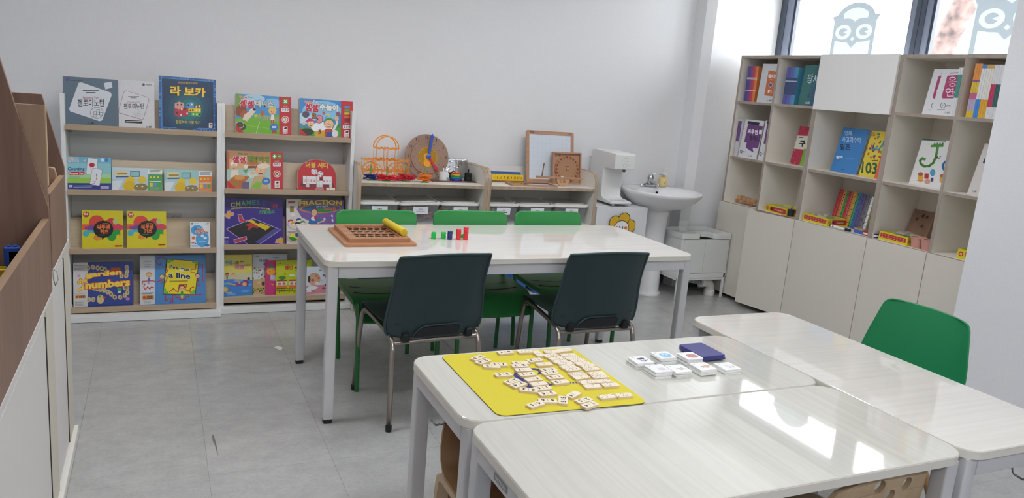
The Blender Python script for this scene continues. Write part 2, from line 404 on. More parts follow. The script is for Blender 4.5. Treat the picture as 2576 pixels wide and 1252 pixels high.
obj('branch', br, mat('#5e4c47', 0.9, kind='noise', ns=9, col2='#2c2322', bump=1.0, bd=0.03), tr, smooth='all')

# scuffs on the floor
for (nm, col, pl_) in (('scuff_mark', '#6f6d68', [(533, 1095), (537, 1093), (541, 1105), (546, 1125), (549, 1146), (545, 1135), (540, 1118), (535, 1108)]), ('scuff_mark', '#e2e2e0', [(689, 873), (700, 870), (712, 874), (706, 880), (697, 877)])):
    o = obj(nm, MB().prism([tuple(at_z(x, y, 0.0004))[:2] for x, y in pl_], 0.0001, 0.0004), mat(col, 0.6), fl)
# ------------------------------------------------------------------ tables
TOP_X = mat('#dad7d0', 0.02, kind='wood', scale=(0.6, 22, 8), col2='#d2cfc8', spec=1.0)
TOP_Y = mat('#cbcac1', 0.035, kind='wood', scale=(22, 0.6, 8), col2='#c2c1b8', spec=1.0, bump=0.002)
EDGE = mat('#dcd8ce', 0.35)
STEEL_W = mat('#c9c9cb', 0.35, spec=0.4)
FOOT = mat('#1b1d20', 0.5)
def table(label, x0, x1, y0, y1, h, top_m, leg=0.045, rad=0.06, inset=0.012, thick=0.026, rail=0.05, hooks=(), long_in=0.0):
    t = thing('activity_table', label, 'table', ((x0+x1)/2, (y0+y1)/2, 0)); w, d = x1 - x0, y1 - y0
    obj('tabletop', MB().prism(rrect(w, d, rad, 8), h - thick, h), top_m, t, bev=0.003)
    ed = MB(); o = rrect(w + 0.0012, d + 0.0012, rad, 8); i = rrect(w - 0.004, d - 0.004, rad, 8); ed.hole_prism(o, [i], h - thick + 0.001, h - 0.0035)
    obj('edge_band', ed, EDGE, t, smooth=True)
    for sx in (-1, 1):
        for sy in (-1, 1):
            cx, cy = sx * (w/2 - inset - leg/2), sy * (d/2 - inset - leg/2)
            lg = obj('leg', MB().prism(rrect(leg, leg, 0.006, 3, cx, cy), 0.02, h - thick), STEEL_W, t, smooth=True)
            obj('foot_cap', MB().prism(rrect(leg*0.86, leg*0.86, 0.008, 3, cx, cy), 0, 0.02), FOOT, lg)
    lx, ly = (0.0, long_in) if w > d else (long_in, 0.0)          # the long rails of the small tables sit further in
    for sy in (-1, 1):
        cy = sy * (d/2 - inset - 0.012 - ly); obj('rail', MB().box(-w/2 + inset + (leg if not ly else 0.03), w/2 - inset - (leg if not ly else 0.03), cy - 0.012, cy + 0.012, h - thick - (rail if not ly else 0.03), h - thick), STEEL_W, t, bev=0.002)
    for sx in (-1, 1):
        cx = sx * (w/2 - inset - 0.012 - lx); obj('rail', MB().box(cx - 0.012, cx + 0.012, -d/2 + inset + (leg if not lx else 0.03), d/2 - inset - (leg if not lx else 0.03), h - thick - (rail if not lx else 0.03), h - thick), STEEL_W, t, bev=0.002)
    for (hx, hy, dx, dy) in hooks:                # bag hooks bent from wire
        a = [(hx, hy, h - thick - rail + 0.01), (hx, hy, h - thick - rail - 0.015), (hx + 0.006*dx, hy + 0.006*dy, h - thick - rail - 0.028), (hx + 0.03*dx, hy + 0.03*dy, h - thick - rail - 0.034), (hx + 0.044*dx, hy + 0.044*dy, h - thick - rail - 0.018)]
        obj('bag_hook', MB().tube(a, 0.003, 8), mat('#8f9092', 0.25, 0.9), t, smooth='all')
    return t
table('long white table with wood-grain top and grey legs between the green and dark chairs', 0.622, 2.482, 3.09, 3.892, 0.72, TOP_X, leg=0.043)
TZ = 0.65
TA = table('white table under the yellow domino mat', 0.690, 1.893, 1.657, 2.138, TZ, TOP_Y, long_in=0.11, hooks=((-0.565, -0.02, -1, 0.2),))
TB_ = table('empty white table in the front with the window glare on it', 0.690, 1.893, 1.167, 1.650, TZ, TOP_Y, long_in=0.11)
TC = table('white table standing crosswise beside the green shell chair', 1.899, 2.384, 1.167, 2.358, TZ, TOP_X, long_in=0.11, hooks=((0.0, -0.565, 0.2, -1),))
pl = Print(0.075, 0.017); pl.fill('#7d8083'); pl.text('ULTRON', 12, 22, 88, 78, '#c9cbcd', 0.02)
pl.build(TB_, 'maker_plate', loc=(-0.5905, 0.08, TZ - 0.064), rot=(0, 0, R(-90)))

# ------------------------------------------------------------------ chairs
GRN = mat('#2f8a45', 0.38); GRN_D = mat('#2a7a3d', 0.4); GRN_T = mat('#1f6a32', 0.35)
def green_chair(label, x, y, rz):
    """faces +y in its own space; origin on the floor under the seat centre"""
    t = thing('green_chair', label, 'chair', (x, y, 0), rz, 'green chairs on the far side of the long table')
    W2 = 0.205
    rows = []
    for i in range(13):                          # seat: from the back edge forwards with a rolled front
        f = i / 12; yy = -0.235 + 0.47 * f; zz = 0.432 + 0.006 * (1 - f) - (0.0 if f < 0.72 else 0.085 * ((f - 0.72) / 0.28) ** 2)
        hw = W2 + 0.012 * math.sin(PI * f)
        rows.append([(u * hw, yy, zz - 0.012 * (1 - abs(u) ** 2.5) + 0.0) for u in (-1, -0.93, -0.7, -0.35, 0, 0.35, 0.7, 0.93, 1)])
    obj('seat', MB().shell(rows, -0.014), GRN_D, t, smooth=True)
    for yy in (-0.075, 0.03):
        obj('seat_groove', MB().tube([(u * 0.18, yy + 0.012 * (1 - u*u), 0.4345 - 0.012 * (1 - abs(u * 0.88) ** 2.5)) for u in (-1, -0.6, -0.2, 0.2, 0.6, 1)], 0.0022, 6), mat('#123a1c', 0.6), t)
    rows = []
    for i in range(13):                          # back panel, curved across, round upper corners
        f = i / 12; z = 0.555 + 0.232 * f; rc = 0.03
        inset = 0 if z < 0.787 - rc else rc - math.sqrt(max(rc * rc - (z - 0.787 + rc) ** 2, 0))
        rows.append([(u * (0.215 - inset), -0.262 - 0.035 * f + 0.022 * u * u, z) for u in (-1, -0.9, -0.7, -0.35, 0, 0.35, 0.7, 0.9, 1)])
    obj('backrest', MB().shell(rows, 0.014), GRN, t, bev=0.004, smooth=True)
    for s in (-1, 1):
        obj('leg', MB().tube([(s * 0.2, 0.205, 0.425), (s * 0.2, 0.222, 0.39), (s * 0.196, 0.235, 0.0)], 0.0115, 12), GRN_T, t, smooth=True)
        obj('leg', MB().tube([(s * 0.205, -0.255, 0.6), (s * 0.203, -0.245, 0.46), (s * 0.2, -0.24, 0.38), (s * 0.188, -0.225, 0.0)], 0.0115, 12), GRN_T, t, smooth=True)
        obj('side_rail', MB().tube([(s * 0.2, -0.245, 0.415), (s * 0.205, -0.1, 0.413), (s * 0.205, 0.14, 0.41), (s * 0.2, 0.215, 0.395)], 0.010, 10), GRN_T, t, smooth=True)
    return t
green_chair('green chair left of the other two, behind the wooden hole board', 1.05, 3.66, PI)
green_chair('middle green chair, turned slightly, behind the coloured counters', 1.57, 3.67, PI - R(3))
green_chair('right green chair nearest the water dispenser', 2.075, 3.68, PI)

DG = mat('#25373a', 0.42); DGS = mat('#2b3f42', 0.42); TUBE = mat('#a39a92', 0.28, 0.85); BLK = mat('#15181b', 0.5)
def shell_chair(label, x, y, rz):
    """dark polypropylene chair facing +y in its own space, grey tube legs"""
    t = thing('dark_green_chair', label, 'chair', (x, y, 0), rz, 'dark green chairs on the near side of the long table')
    US = (-1, -0.96, -0.88, -0.7, -0.4, 0, 0.4, 0.7, 0.88, 0.96, 1)
    rows = []                                    # seat: front lip back to the foot of the back
    for (yy, z, hw, wing) in ((0.245, 0.400, 0.185, 0.0), (0.243, 0.43, 0.20, 0.0), (0.22, 0.447, 0.212, 0.004), (0.14, 0.445, 0.218, 0.008), (0.04, 0.435, 0.222, 0.012), (-0.06, 0.428, 0.224, 0.02), (-0.12, 0.429, 0.218, 0.02), (-0.155, 0.436, 0.205, 0.01), (-0.178, 0.455, 0.19, 0.0)):
        rows.append([(u * hw, yy, z + wing * abs(u) ** 4) for u in US])
    obj('seat', MB().shell(rows, -0.006), DG, t, smooth='all', sub=1)
    rows = []                                    # back: one panel from below the seat to the top edge, its sides curling forward
    for (yy, z, hw, wing) in ((-0.184, 0.388, 0.15, 0.03), (-0.186, 0.392, 0.19, 0.04), (-0.188, 0.402, 0.215, 0.05), (-0.190, 0.42, 0.227, 0.055), (-0.193, 0.45, 0.231, 0.055), (-0.197, 0.50, 0.229, 0.05), (-0.203, 0.56, 0.221, 0.045), (-0.212, 0.62, 0.215, 0.04), (-0.223, 0.68, 0.214, 0.034), (-0.236, 0.73, 0.214, 0.028), (-0.246, 0.760, 0.210, 0.022)):
        rows.append([(u * hw, yy + wing * abs(u) ** 4, z + (0.010 * (1 - u*u) if z > 0.72 else 0)) for u in US])
    obj('backrest', MB().shell(rows, -0.006), DG, t, smooth='all', sub=1)
    rim = [Vector(r[0]) for r in rows[2:]] + [Vector(p) for p in rows[-1][1:-1]] + [Vector(r[-1]) for r in reversed(rows[2:])]
    obj('back_rim', MB().tube(rim, 0.006, 8), DGS, t, smooth='all')
    g = []                                       # raised frame of the grip hole low in the back
    for (u, z) in ((-0.125, 0.403), (-0.112, 0.423), (-0.085, 0.444), (-0.06, 0.449), (0.06, 0.449), (0.085, 0.449), (0.1, 0.437), (0.1, 0.42), (0.085, 0.403)):
        g.append((u, -0.194 - (0.003 if z > 0.43 else 0.0), z))
    obj('grip_rim', MB().tube(g, 0.0045, 8), DG, t, smooth='all')
    obj('grip_hole', MB().prism([(-0.118, 0.402), (-0.105, 0.423), (-0.075, 0.441), (0.085, 0.443), (0.095, 0.428), (0.082, 0.402)], -0.196, -0.190, 'y'), BLK, t)
    for s in (-1, 1):
        fr = [(s*0.215, 0.255, 0.012), (s*0.205, 0.235, 0.30), (s*0.20, 0.225, 0.385), (s*0.198, 0.21, 0.41), (s*0.198, 0.18, 0.42), (s*0.198, 0.10, 0.418), (s*0.200, -0.08, 0.40), (s*0.202, -0.135, 0.39), (s*0.204, -0.165, 0.375), (s*0.206, -0.178, 0.34), (s*0.225, -0.225, 0.012)]
        lg = obj('leg_frame', MB().tube(fr, 0.0115, 12), TUBE, t, smooth='all')
        for e in (fr[0], fr[-1]):
            obj('foot_cap', MB().lathe([(0.006, 0), (0.013, 0.003), (0.0138, 0.012), (0.0138, 0.028)], (e[0], e[1], 0), 12), FOOT, lg)
        obj('bracket', MB().box(s*0.15 - 0.016, s*0.15 + 0.016, -0.192, -0.15, 0.378, 0.418), BLK, t, bev=0.006)
    obj('cross_bar', MB().tube([(-0.203, -0.165, 0.372), (0.203, -0.165, 0.372)], 0.010, 12), TUBE, t, smooth=True)
    obj('cross_bar', MB().tube([(-0.2, 0.2, 0.405), (0.2, 0.2, 0.405)], 0.010, 12), TUBE, t, smooth=True)
    return t
shell_chair('dark green plastic chair with metal legs, left of the pair at the long table', 1.085, 3.215, R(6))
shell_chair('dark green plastic chair with metal legs, right of the pair, nearer the sink', 1.905, 3.205, R(0.5))

# green shell armless chair beside the crosswise table; faces -x
GS = mat('#16804f', 0.42)
t = thing('shell_chair', 'bright green shell chair with a tapered back beside the crosswise table', 'chair', (2.47, 1.93, 0), 0)
rows = []
for (x, z, hw) in ((-0.22, 0.40, 0.17), (-0.215, 0.425, 0.19), (-0.15, 0.43, 0.215), (-0.02, 0.42, 0.228), (0.09, 0.42, 0.232), (0.155, 0.44, 0.236), (0.19, 0.48, 0.238), (0.205, 0.55, 0.236), (0.215, 0.61, 0.226), (0.225, 0.67, 0.210), (0.235, 0.73, 0.196), (0.240, 0.757, 0.188), (0.243, 0.772, 0.172), (0.244, 0.778, 0.14)):
    back = z > 0.46
    rows.append([((x - 0.03 * abs(u) ** 3 if back else x), u * hw, z + (0.03 * abs(u) ** 3 if not back else 0)) for u in (-1, -0.95, -0.8, -0.5, 0, 0.5, 0.8, 0.95, 1)])
obj('shell', MB().shell(rows, -0.008), GS, t, smooth='all', sub=2)
for (sx, sy) in ((-1, -1), (-1, 1), (1, -1), (1, 1)):
    obj('leg', MB().tube([(sx * 0.1, sy * 0.1, 0.405), (sx * 0.2, sy * 0.21, 0.0)], [0.017, 0.011], 12), mat('#c39a6b', 0.5, kind='wood', scale=(14, 14, 1), col2='#ad8557'), t, smooth=True)
for s in (-1, 1): obj('brace', MB().tube([(-0.15, s * 0.155, 0.21), (0.15, -s * 0.155, 0.21)], 0.004, 8), BLK, t)
# ------------------------------------------------------------------ display bookcases against the back wall
BIRCH = mat('#cdbda6', 0.5, kind='wood', scale=(1, 12, 16), col2='#c4b298'); BIRCH_E = mat('#b9a48c', 0.55, kind='wood', scale=(1, 12, 16), col2='#ad9880')
WHT = mat('#e4e5e4', 0.4); WHT2 = mat('#dedfde', 0.5)
TRAY = {}
def bookcase(key, label, x0, x1, yf, ybase, rows, group):
    t = thing('display_bookcase', label, 'bookcase', ((x0+x1)/2, yf, 0), group=group); th = 0.022
    def B(name, m, *a, bev=0.0015, par=None): return obj(name, W(MB().box(*a), t), m, par or t, bev=bev)
    for s in (0, 1):
        xa = x0 if s == 0 else x1 - th
        p = B('side_panel', WHT, xa, xa + th, yf, YB - 0.01, 0, 1.25)
    B('back_panel', WHT2, x0 + th, x1 - th, yf + 0.205, yf + 0.215, 0.03, 1.13)
    B('base_board', WHT, x0 - 0.002, x1 + 0.002, ybase, yf + 0.03, 0.002, 0.036)
    B('kick_strip', BIRCH_E, x0 + th, x1 - th, yf + 0.05, yf + 0.066, 0.036, 0.075)
    for k, z in enumerate(rows):
        tz = z - 0.008; TRAY[(key, k)] = tz
        s = B('shelf', BIRCH, x0 + th, x1 - th, yf, yf + 0.2, tz - 0.016, tz)
        B('shelf_lip', BIRCH_E, x0 + th - (0.0 if k else 0.0), x1 - th, yf - 0.014, yf, z - 0.03, z, par=s)
        sl = MB().prism([(yf + 0.10, tz), (yf + 0.112, tz), (yf + 0.145, tz + 0.158), (yf + 0.133, tz + 0.158)], x0 + th, x1 - th, 'x')
        obj('slanted_back', W(sl, t), BIRCH, t)
        for s_ in (0, 1):
            xa = x0 + th if s_ == 0 else x1 - th - 0.012
            pz = MB().prism([(yf + 0.004, tz - 0.017), (yf + 0.2, tz - 0.017), (yf + 0.2, tz - 0.05), (yf + 0.16, tz - 0.05)], xa, xa + 0.012, 'x')
            obj('shelf_bracket', W(pz, t), BIRCH_E, t)
    return t
Y1, Y2 = 4.765, 4.81
rows1 = [at_y(350, 321, Y1 - 0.014).z, at_y(350, 479.5, Y1 - 0.014).z, at_y(350, 625, Y1 - 0.014).z, at_y(350, 769, Y1 - 0.014).z]
rows2 = [at_y(720, 339.5, Y2 - 0.014).z, at_y(720, 477.5, Y2 - 0.014).z, at_y(720, 614.5, Y2 - 0.014).z, at_y(720, 745, Y2 - 0.014).z]
bookcase(1, 'white and birch display bookcase with the yellow boxes, nearer the left cabinets', -0.467, 0.335, Y1, 4.70, rows1, 'display bookcases')
bookcase(2, 'white and birch display bookcase with the red game boxes, beside the toy shelves', 0.337, 1.118, Y2, 4.755, rows2, 'display bookcases')
# socket on the wall behind the shelves
so = thing('wall_socket', 'small white socket on the back of the left bookcase', 'socket', (0.075, Y1 + 0.205, 0.545))
obj('plate', MB().prism(rrect(0.11, 0.07, 0.008), -0.008, 0, 'y'), mat('#c8c8c6', 0.4), so, bev=0.002)
obj('outlet', MB().lathe([(0.0, -0.0065), (0.017, -0.0065), (0.017, -0.0095), (0.02, -0.0095), (0.02, -0.007)], (0.02, 0, 0), 20, axis='y'), mat('#77797b', 0.4), so)

# ------------------------------------------------------------------ low toy shelves
CREAM = mat('#e4e1da', 0.45); PLY = mat('#b5a18b', 0.55, kind='wood', scale=(10, 10, 1), col2='#a08b75'); SLATE = mat('#4b535b', 0.7)
TF, TBK = 4.70, 5.08                              # front and back of the toy shelves
TOPZ, BINZ = 0.826, 0.560
def toy_shelf(label, x0, x1):
    t = thing('toy_shelf', label, 'shelf', ((x0+x1)/2, TF, 0), group='low toy shelves'); th = 0.024
    side = [(TF, 0.0), (TBK, 0.0), (TBK, 0.94)] + [(TF + 0.085 - 0.085 * math.cos(R(a)) , 0.855 + 0.085 * math.sin(R(a))) for a in (90, 75, 60, 45, 30, 15, 0)]
    lam = [(y + 0.003 if y < TF + 0.2 else y - 0.003, z - 0.003 if z > 0.5 else z + 0.003) for y, z in side]
    for xa in (x0, x1 - th):
        p = obj('side_panel', W(MB().prism(side, xa, xa + th, 'x'), t), PLY, t)
        obj('side_laminate', W(MB().prism(lam, xa - 0.0006, xa, 'x'), t), CREAM, p)
        obj('side_laminate', W(MB().prism(lam, xa + th, xa + th + 0.0006, 'x'), t), CREAM, p)
    for z in (TOPZ, BINZ, 0.05):
        s = obj('shelf', W(MB().box(x0 + th, x1 - th, TF + 0.008, TBK - 0.01, z - 0.02, z), t), CREAM, t)
        obj('shelf_edge', W(MB().box(x0 + th, x1 - th, TF + 0.004, TF + 0.008, z - 0.02, z), t), PLY, s)
    obj('back_panel', W(MB().box(x0 + th, x1 - th, TBK - 0.012, TBK, BINZ, 0.925), t), CREAM, t)
    obj('lower_back_panel', W(MB().box(x0 + th, x1 - th, TBK - 0.012, TBK, 0.03, BINZ - 0.02), t), SLATE, t)
    obj('plinth', W(MB().box(x0 + th, x1 - th, TF + 0.03, TF + 0.045, 0, 0.03), t), SLATE, t)
    return t
toy_shelf('low white toy shelf carrying the wooden clock', 1.122, 1.992)
toy_shelf('low white toy shelf carrying the framed whiteboard, next to the water dispenser', 1.994, 2.838)

# clear storage bins with lids
CLR = mat('#f2f4f6', 0.12, kind='clear', body=0.16); LID = mat('#ece9e4', 0.25, kind='clear', body=0.62); RIM = mat('#e9e8e4', 0.35)
BINC = [('storage bin with coloured sticks and tilted lid under the clock', ['#6a3b52', '#8a4a4a', '#4a4a7a', '#7a3340', '#b0703a']), ]
def bin_(label, x0, x1, cols, lift=0.0, txt=('', ''), n=46, ring=False, dz=0.0):
    w = x1 - x0; h = 0.128; d = 0.27
    t = thing('storage_bin', label, 'bin', ((x0+x1)/2, TF + 0.045, BINZ), group='clear storage bins with white lids')
    o1 = rrect(w * 0.88, d * 0.92, 0.025, 4, 0, d/2); o2 = rrect(w, d, 0.03, 4, 0, d/2); k = len(o1)
    b = MB(); b.add([(p[0], p[1], 0.002) for p in o1] + [(p[0], p[1], h) for p in o2], [tuple(range(k))] + [(i, (i+1) % k, k + (i+1) % k, k + i) for i in range(k)])
    obj('body', b, CLR, t, smooth=True)
    obj('rim', MB().hole_prism(rrect(w + 0.004, d + 0.004, 0.03, 4, 0, d/2), [rrect(w - 0.006, d - 0.006, 0.028, 4, 0, d/2)], h - 0.008, h), mat('#d9dcde', 0.2, kind='clear', body=0.4), t)
    l = MB(); l.prism(rrect(w + 0.012, d + 0.012, 0.034, 5, 0, d/2), h, h + 0.012); l.prism(rrect(w - 0.03, d - 0.03, 0.03, 5, 0, d/2), h + 0.012, h + 0.02, taper=0.97)
    lo = obj('lid', l, LID, t, bev=0.002)
    if lift: lo.rotation_euler = (0, R(lift), 0)
    rim = obj('lid_rim', MB().hole_prism(rrect(w + 0.016, d + 0.016, 0.036, 5, 0, d/2), [rrect(w - 0.01, d - 0.01, 0.03, 5, 0, d/2)], h - 0.003, h + 0.0135), RIM, lo, bev=0.002)
    c = MB(); rnd = random.Random(int(x0 * 1000))
    for i in range(n):                           # loose pieces inside
        c.col = rnd.choice(cols); px, py, pz = rnd.uniform(-w*0.36, w*0.36), rnd.uniform(0.04, d - 0.05), 0.012 + (h - 0.05) * rnd.random()
        s0 = len(c.v)
        if ring and i % 2:
            c.tube([(0.02 * math.cos(a * PI / 4), 0.02 * math.sin(a * PI / 4), 0) for a in range(8)], 0.004, 5, closed=True)
            c.xf(Matrix.Translation((px, py, pz)) @ Matrix.Rotation(rnd.uniform(0, 3), 4, 'X') @ Matrix.Rotation(rnd.uniform(0, 3), 4, 'Y'), s0)
        else:
            ln = rnd.uniform(0.02, 0.05); c.box(-ln, ln, -0.004, 0.004, -0.004, 0.004)
            c.xf(Matrix.Translation((max(-w*0.4 + ln, min(w*0.4 - ln, px)), py, pz)) @ Matrix.Rotation(rnd.uniform(-0.5, 0.5), 4, 'Y') @ Matrix.Rotation(rnd.uniform(0, 3), 4, 'Z') @ Matrix.Rotation(rnd.uniform(0, 3), 4, 'X'), s0)
    obj('contents', c, mat('attr', 0.4), t, fix=False, kind='stuff')
    p = Print(0.102, 0.05); p.fill('#eceff3'); p.text(txt[0], 36, 26, 64, 46, '#22262c', 0.02)
    if txt[1]: p.text(txt[1], 22, 58, 78, 72, '#22262c')
    p.build(t, 'paper_label', loc=(-0.051, -0.001 + 0.001, 0.066), rot=(R(6), 0, 0))
    return t
bin_('clear storage bin with a flat lid, left under the clock', 1.150, 1.408, ['#8f8f96', '#a9a9b0', '#8b7b6c', '#6e7a86'], txt=('수놀이', '________'))
bin_('clear storage bin full of coloured sticks with a tilted lid', 1.418, 1.684, ['#8a3b52', '#a8504a', '#4a4a8a', '#a04448', '#d0803a', '#7a3a6a'], lift=-2.0, txt=('도미노', '(4D FRAME)'), n=90)
bin_('clear storage bin with red pieces, right under the clock', 1.694, 1.960, ['#c84a44', '#d8a090', '#b0b4b8', '#c0504a'], txt=('수 카드', ''))
bin_('clear storage bin with pale rings, left under the whiteboard', 2.022, 2.256, ['#c9a08c', '#6a92c0', '#d8c8a8', '#b87070'], txt=('분수놀이', '________'), ring=True)
bin_('clear storage bin with dark pieces, middle one under the whiteboard', 2.268, 2.522, ['#70707a', '#a06a60', '#8a94a0'], txt=('수', ''))
bin_('clear storage bin with blue and yellow pieces, right under the whiteboard', 2.534, 2.800, ['#4a78b0', '#e0b83a', '#5a8a50', '#7a8aa0'], txt=('수 카드', ''))

# blue tubs in the lower compartment
BLU = mat('#2a74c4', 0.45); BLUD = mat('#1f4f9a', 0.45)
def tub(label, x, y, w, d, h, rz):
    t = thing('plastic_tub', label, 'tub', (x, y, 0.05), rz, 'blue plastic tubs in the lower compartment')
    o1 = rrect(w*0.86, d*0.86, 0.03, 4); o2 = rrect(w, d, 0.04, 4); i2 = rrect(w - 0.012, d - 0.012, 0.036, 4); i1 = rrect(w*0.86 - 0.012, d*0.86 - 0.012, 0.03, 4); k = len(o1)
    b = MB(); b.add([(*p, 0) for p in o1] + [(*p, h) for p in o2] + [(*p, h) for p in i2] + [(*p, 0.006) for p in i1],
        [tuple(range(k))] + [(j*k + i, j*k + (i+1) % k, (j+1)*k + (i+1) % k, (j+1)*k + i) for j in range(3) for i in range(k)] + [tuple(range(3*k, 4*k))])
    obj('body', b, BLU, t, smooth=True)
    obj('rim', MB().hole_prism(rrect(w + 0.03, d + 0.03, 0.05, 5), [rrect(w - 0.004, d - 0.004, 0.036, 5)], h - 0.006, h + 0.004), BLU, t, bev=0.002)
    obj('ridge', MB().hole_prism(rrect(w*0.95 + 0.01, d*0.95 + 0.01, 0.04, 5), [rrect(w*0.94, d*0.94, 0.036, 5)], h*0.62, h*0.66), BLUD, t)
tub('blue plastic tub on the bottom board under the whiteboard, left', 2.24, 4.86, 0.30, 0.24, 0.23, R(4))
tub('blue plastic tub on the bottom board under the whiteboard, right', 2.58, 4.86, 0.30, 0.24, 0.23, R(-3))
# ------------------------------------------------------------------ tall cabinets along the window wall (fronts face -x)
CAR = mat('#e8e3d9', 0.5); TAUPE = mat('#a69a90', 0.5, kind='wood', scale=(8, 8, 1), col2='#998d83'); DOOR = mat('#d8d2c8', 0.45); DOORW = mat('#e6e5e3', 0.45); PLIN = mat('#2b2f36', 0.6)
XF, XB = 4.07, 4.44; T = 0.018; ZT, ZS1, ZS2, ZC, ZD = 1.862, 1.522, 1.10, 0.742, 0.035
def cabinet(label, y0, y1, split, doors, upper=False, pin=False):
    c = thing('tall_cabinet', label, 'cabinet', (XF, (y0+y1)/2, 0), group='tall cabinets along the window wall')
    def P(name, ya, yb, za, zb, edge=True, xa=XF, m=CAR, edge_m=TAUPE):
        o = obj(name, W(MB().box(xa + 0.0015, XB, ya, yb, za, zb), c), m, c)
        if edge: obj('edge_strip', W(MB().box(xa, xa + 0.0015, ya, yb, za, zb), c), edge_m, o)
        return o
    P('side_panel', y0, y0 + T, 0.03, ZT); P('side_panel', y1 - T, y1, 0.03, ZT)
    P('top_panel', y0 + T, y1 - T, ZT - T, ZT); P('bottom_panel', y0 + T, y1 - T, ZD, ZD + T)
    obj('back_panel', W(MB().box(XB - 0.006, XB, y0 + T, y1 - T, ZD, ZT - T), c), CAR, c)
    obj('plinth', W(MB().box(XF + 0.05, XF + 0.066, y0, y1, 0, 0.035), c), PLIN, c)
    cols = [(y0 + T, y1 - T)]
    if split:
        P('divider', split - T/2, split + T/2, ZD + T, ZT - T); cols = [(split + T/2, y1 - T), (y0 + T, split - T/2)]
    for (a, b) in cols:
        for z in (ZS1, ZS2, ZC):
            s = P('shelf', a, b, z - T, z, xa=XF + (0.008 if z == ZS2 else 0.0))
            if z == ZS2:
                for yy in (a + 0.012, b - 0.012): obj('shelf_pin', W(MB().cyl((XF + 0.035, yy, z - T - 0.006), (XF + 0.035, yy, z - T), 0.004, n=8), c), mat('#8a8580', 0.4), s)
    for (a, b, ang) in doors:
        d = obj('door', MB().box(-0.02, -0.001, 0, b - a, ZD, ZC - 0.004), DOOR, c, bev=0.0012)
        d.location = (0, a - (y0+y1)/2, 0); d.rotation_euler = (0, 0, R(ang))
    if upper:
        obj('flap_door', W(MB().box(XF - 0.02, XF - 0.001, y0 + 0.002, y1 - 0.002, ZS1 - 0.02, ZT + 0.002), c), DOORW, c, bev=0.0012)
    return c
cabinet('tall cream cabinet with two open columns, next to the sink', 4.03, 4.842, 4.438, [(4.036, 4.436, 11), (4.442, 4.842, 0)])
cabinet('tall cream cabinet with a wide flap door on top, in the middle of the row', 3.41, 4.03, None, [(3.412, 4.028, 0)], upper=True)
cabinet('tall cream cabinet partly behind the right wall pier', 2.56, 3.41, 2.985, [(2.562, 2.983, 0), (2.987, 3.408, 0)])
# ------------------------------------------------------------------ low white cabinets with brown bin tops on the left (fronts face +x)
LW = mat('#d9d6d2', 0.45); LWE = mat('#cfc9ba', 0.5); BRN = mat('#8a6f60', 0.5, kind='wood', scale=(9, 9, 0.8), col2='#7b6152'); BRNE = mat('#a08468', 0.5, kind='wood', scale=(9, 0.8, 9), col2='#8c7158')
XL = -0.306; ZN, ZF = 0.728, 0.785        # tops of the near and the far cabinets
def low_cab(label, y0, y1, ZW):
    c = thing('low_cabinet', label, 'cabinet', (XL - 0.2, (y0+y1)/2, 0), group='low white cabinets on the left')
    def B(name, m, *a, bev=0.0015): return obj(name, W(MB().box(*a), c), m, c, bev=bev)
    B('carcass', mat('#6d685e', 0.6), XL - 0.44, XL - 0.05, y0, y1, 0.035, ZW - 0.014)  # coloured dark to put shade behind the door gaps
    B('top_board', LW, XL - 0.44, XL + 0.001, y0, y1, ZW - 0.014, ZW)
    B('base_board', mat('#e2dfd8', 0.4), XL - 0.44, XL + 0.014, y0, y1, 0, 0.035)
    B('stile', LWE, XL - 0.05, XL - 0.001, y1 - 0.155, y1, 0.035, ZW - 0.014); B('stile', LWE, XL - 0.05, XL - 0.001, y0, y0 + 0.005, 0.035, ZW - 0.014)
    B('door', LW, XL - 0.05, XL - 0.005, y0 + 0.007, y1 - 0.160, 0.04, ZW - 0.04)
    B('top_rail', LW, XL - 0.05, XL - 0.005, y0 + 0.005, y1 - 0.155, ZW - 0.036, ZW - 0.014)
    obj('gap_shade', W(MB().box(XL - 0.02, XL - 0.0025, y1 - 0.1595, y1 - 0.155, 0.036, ZW - 0.04), c), mat('#3a352e', 0.7), c)  # dark strip stands in for the shade in the gap beside the door
    return c
low_cab('low white cabinet at the far end of the left row, beside the bookcase', 2.735, 3.255, ZF)
low_cab('low white cabinet nearest the camera on the left', 1.2, 2.733, ZN)
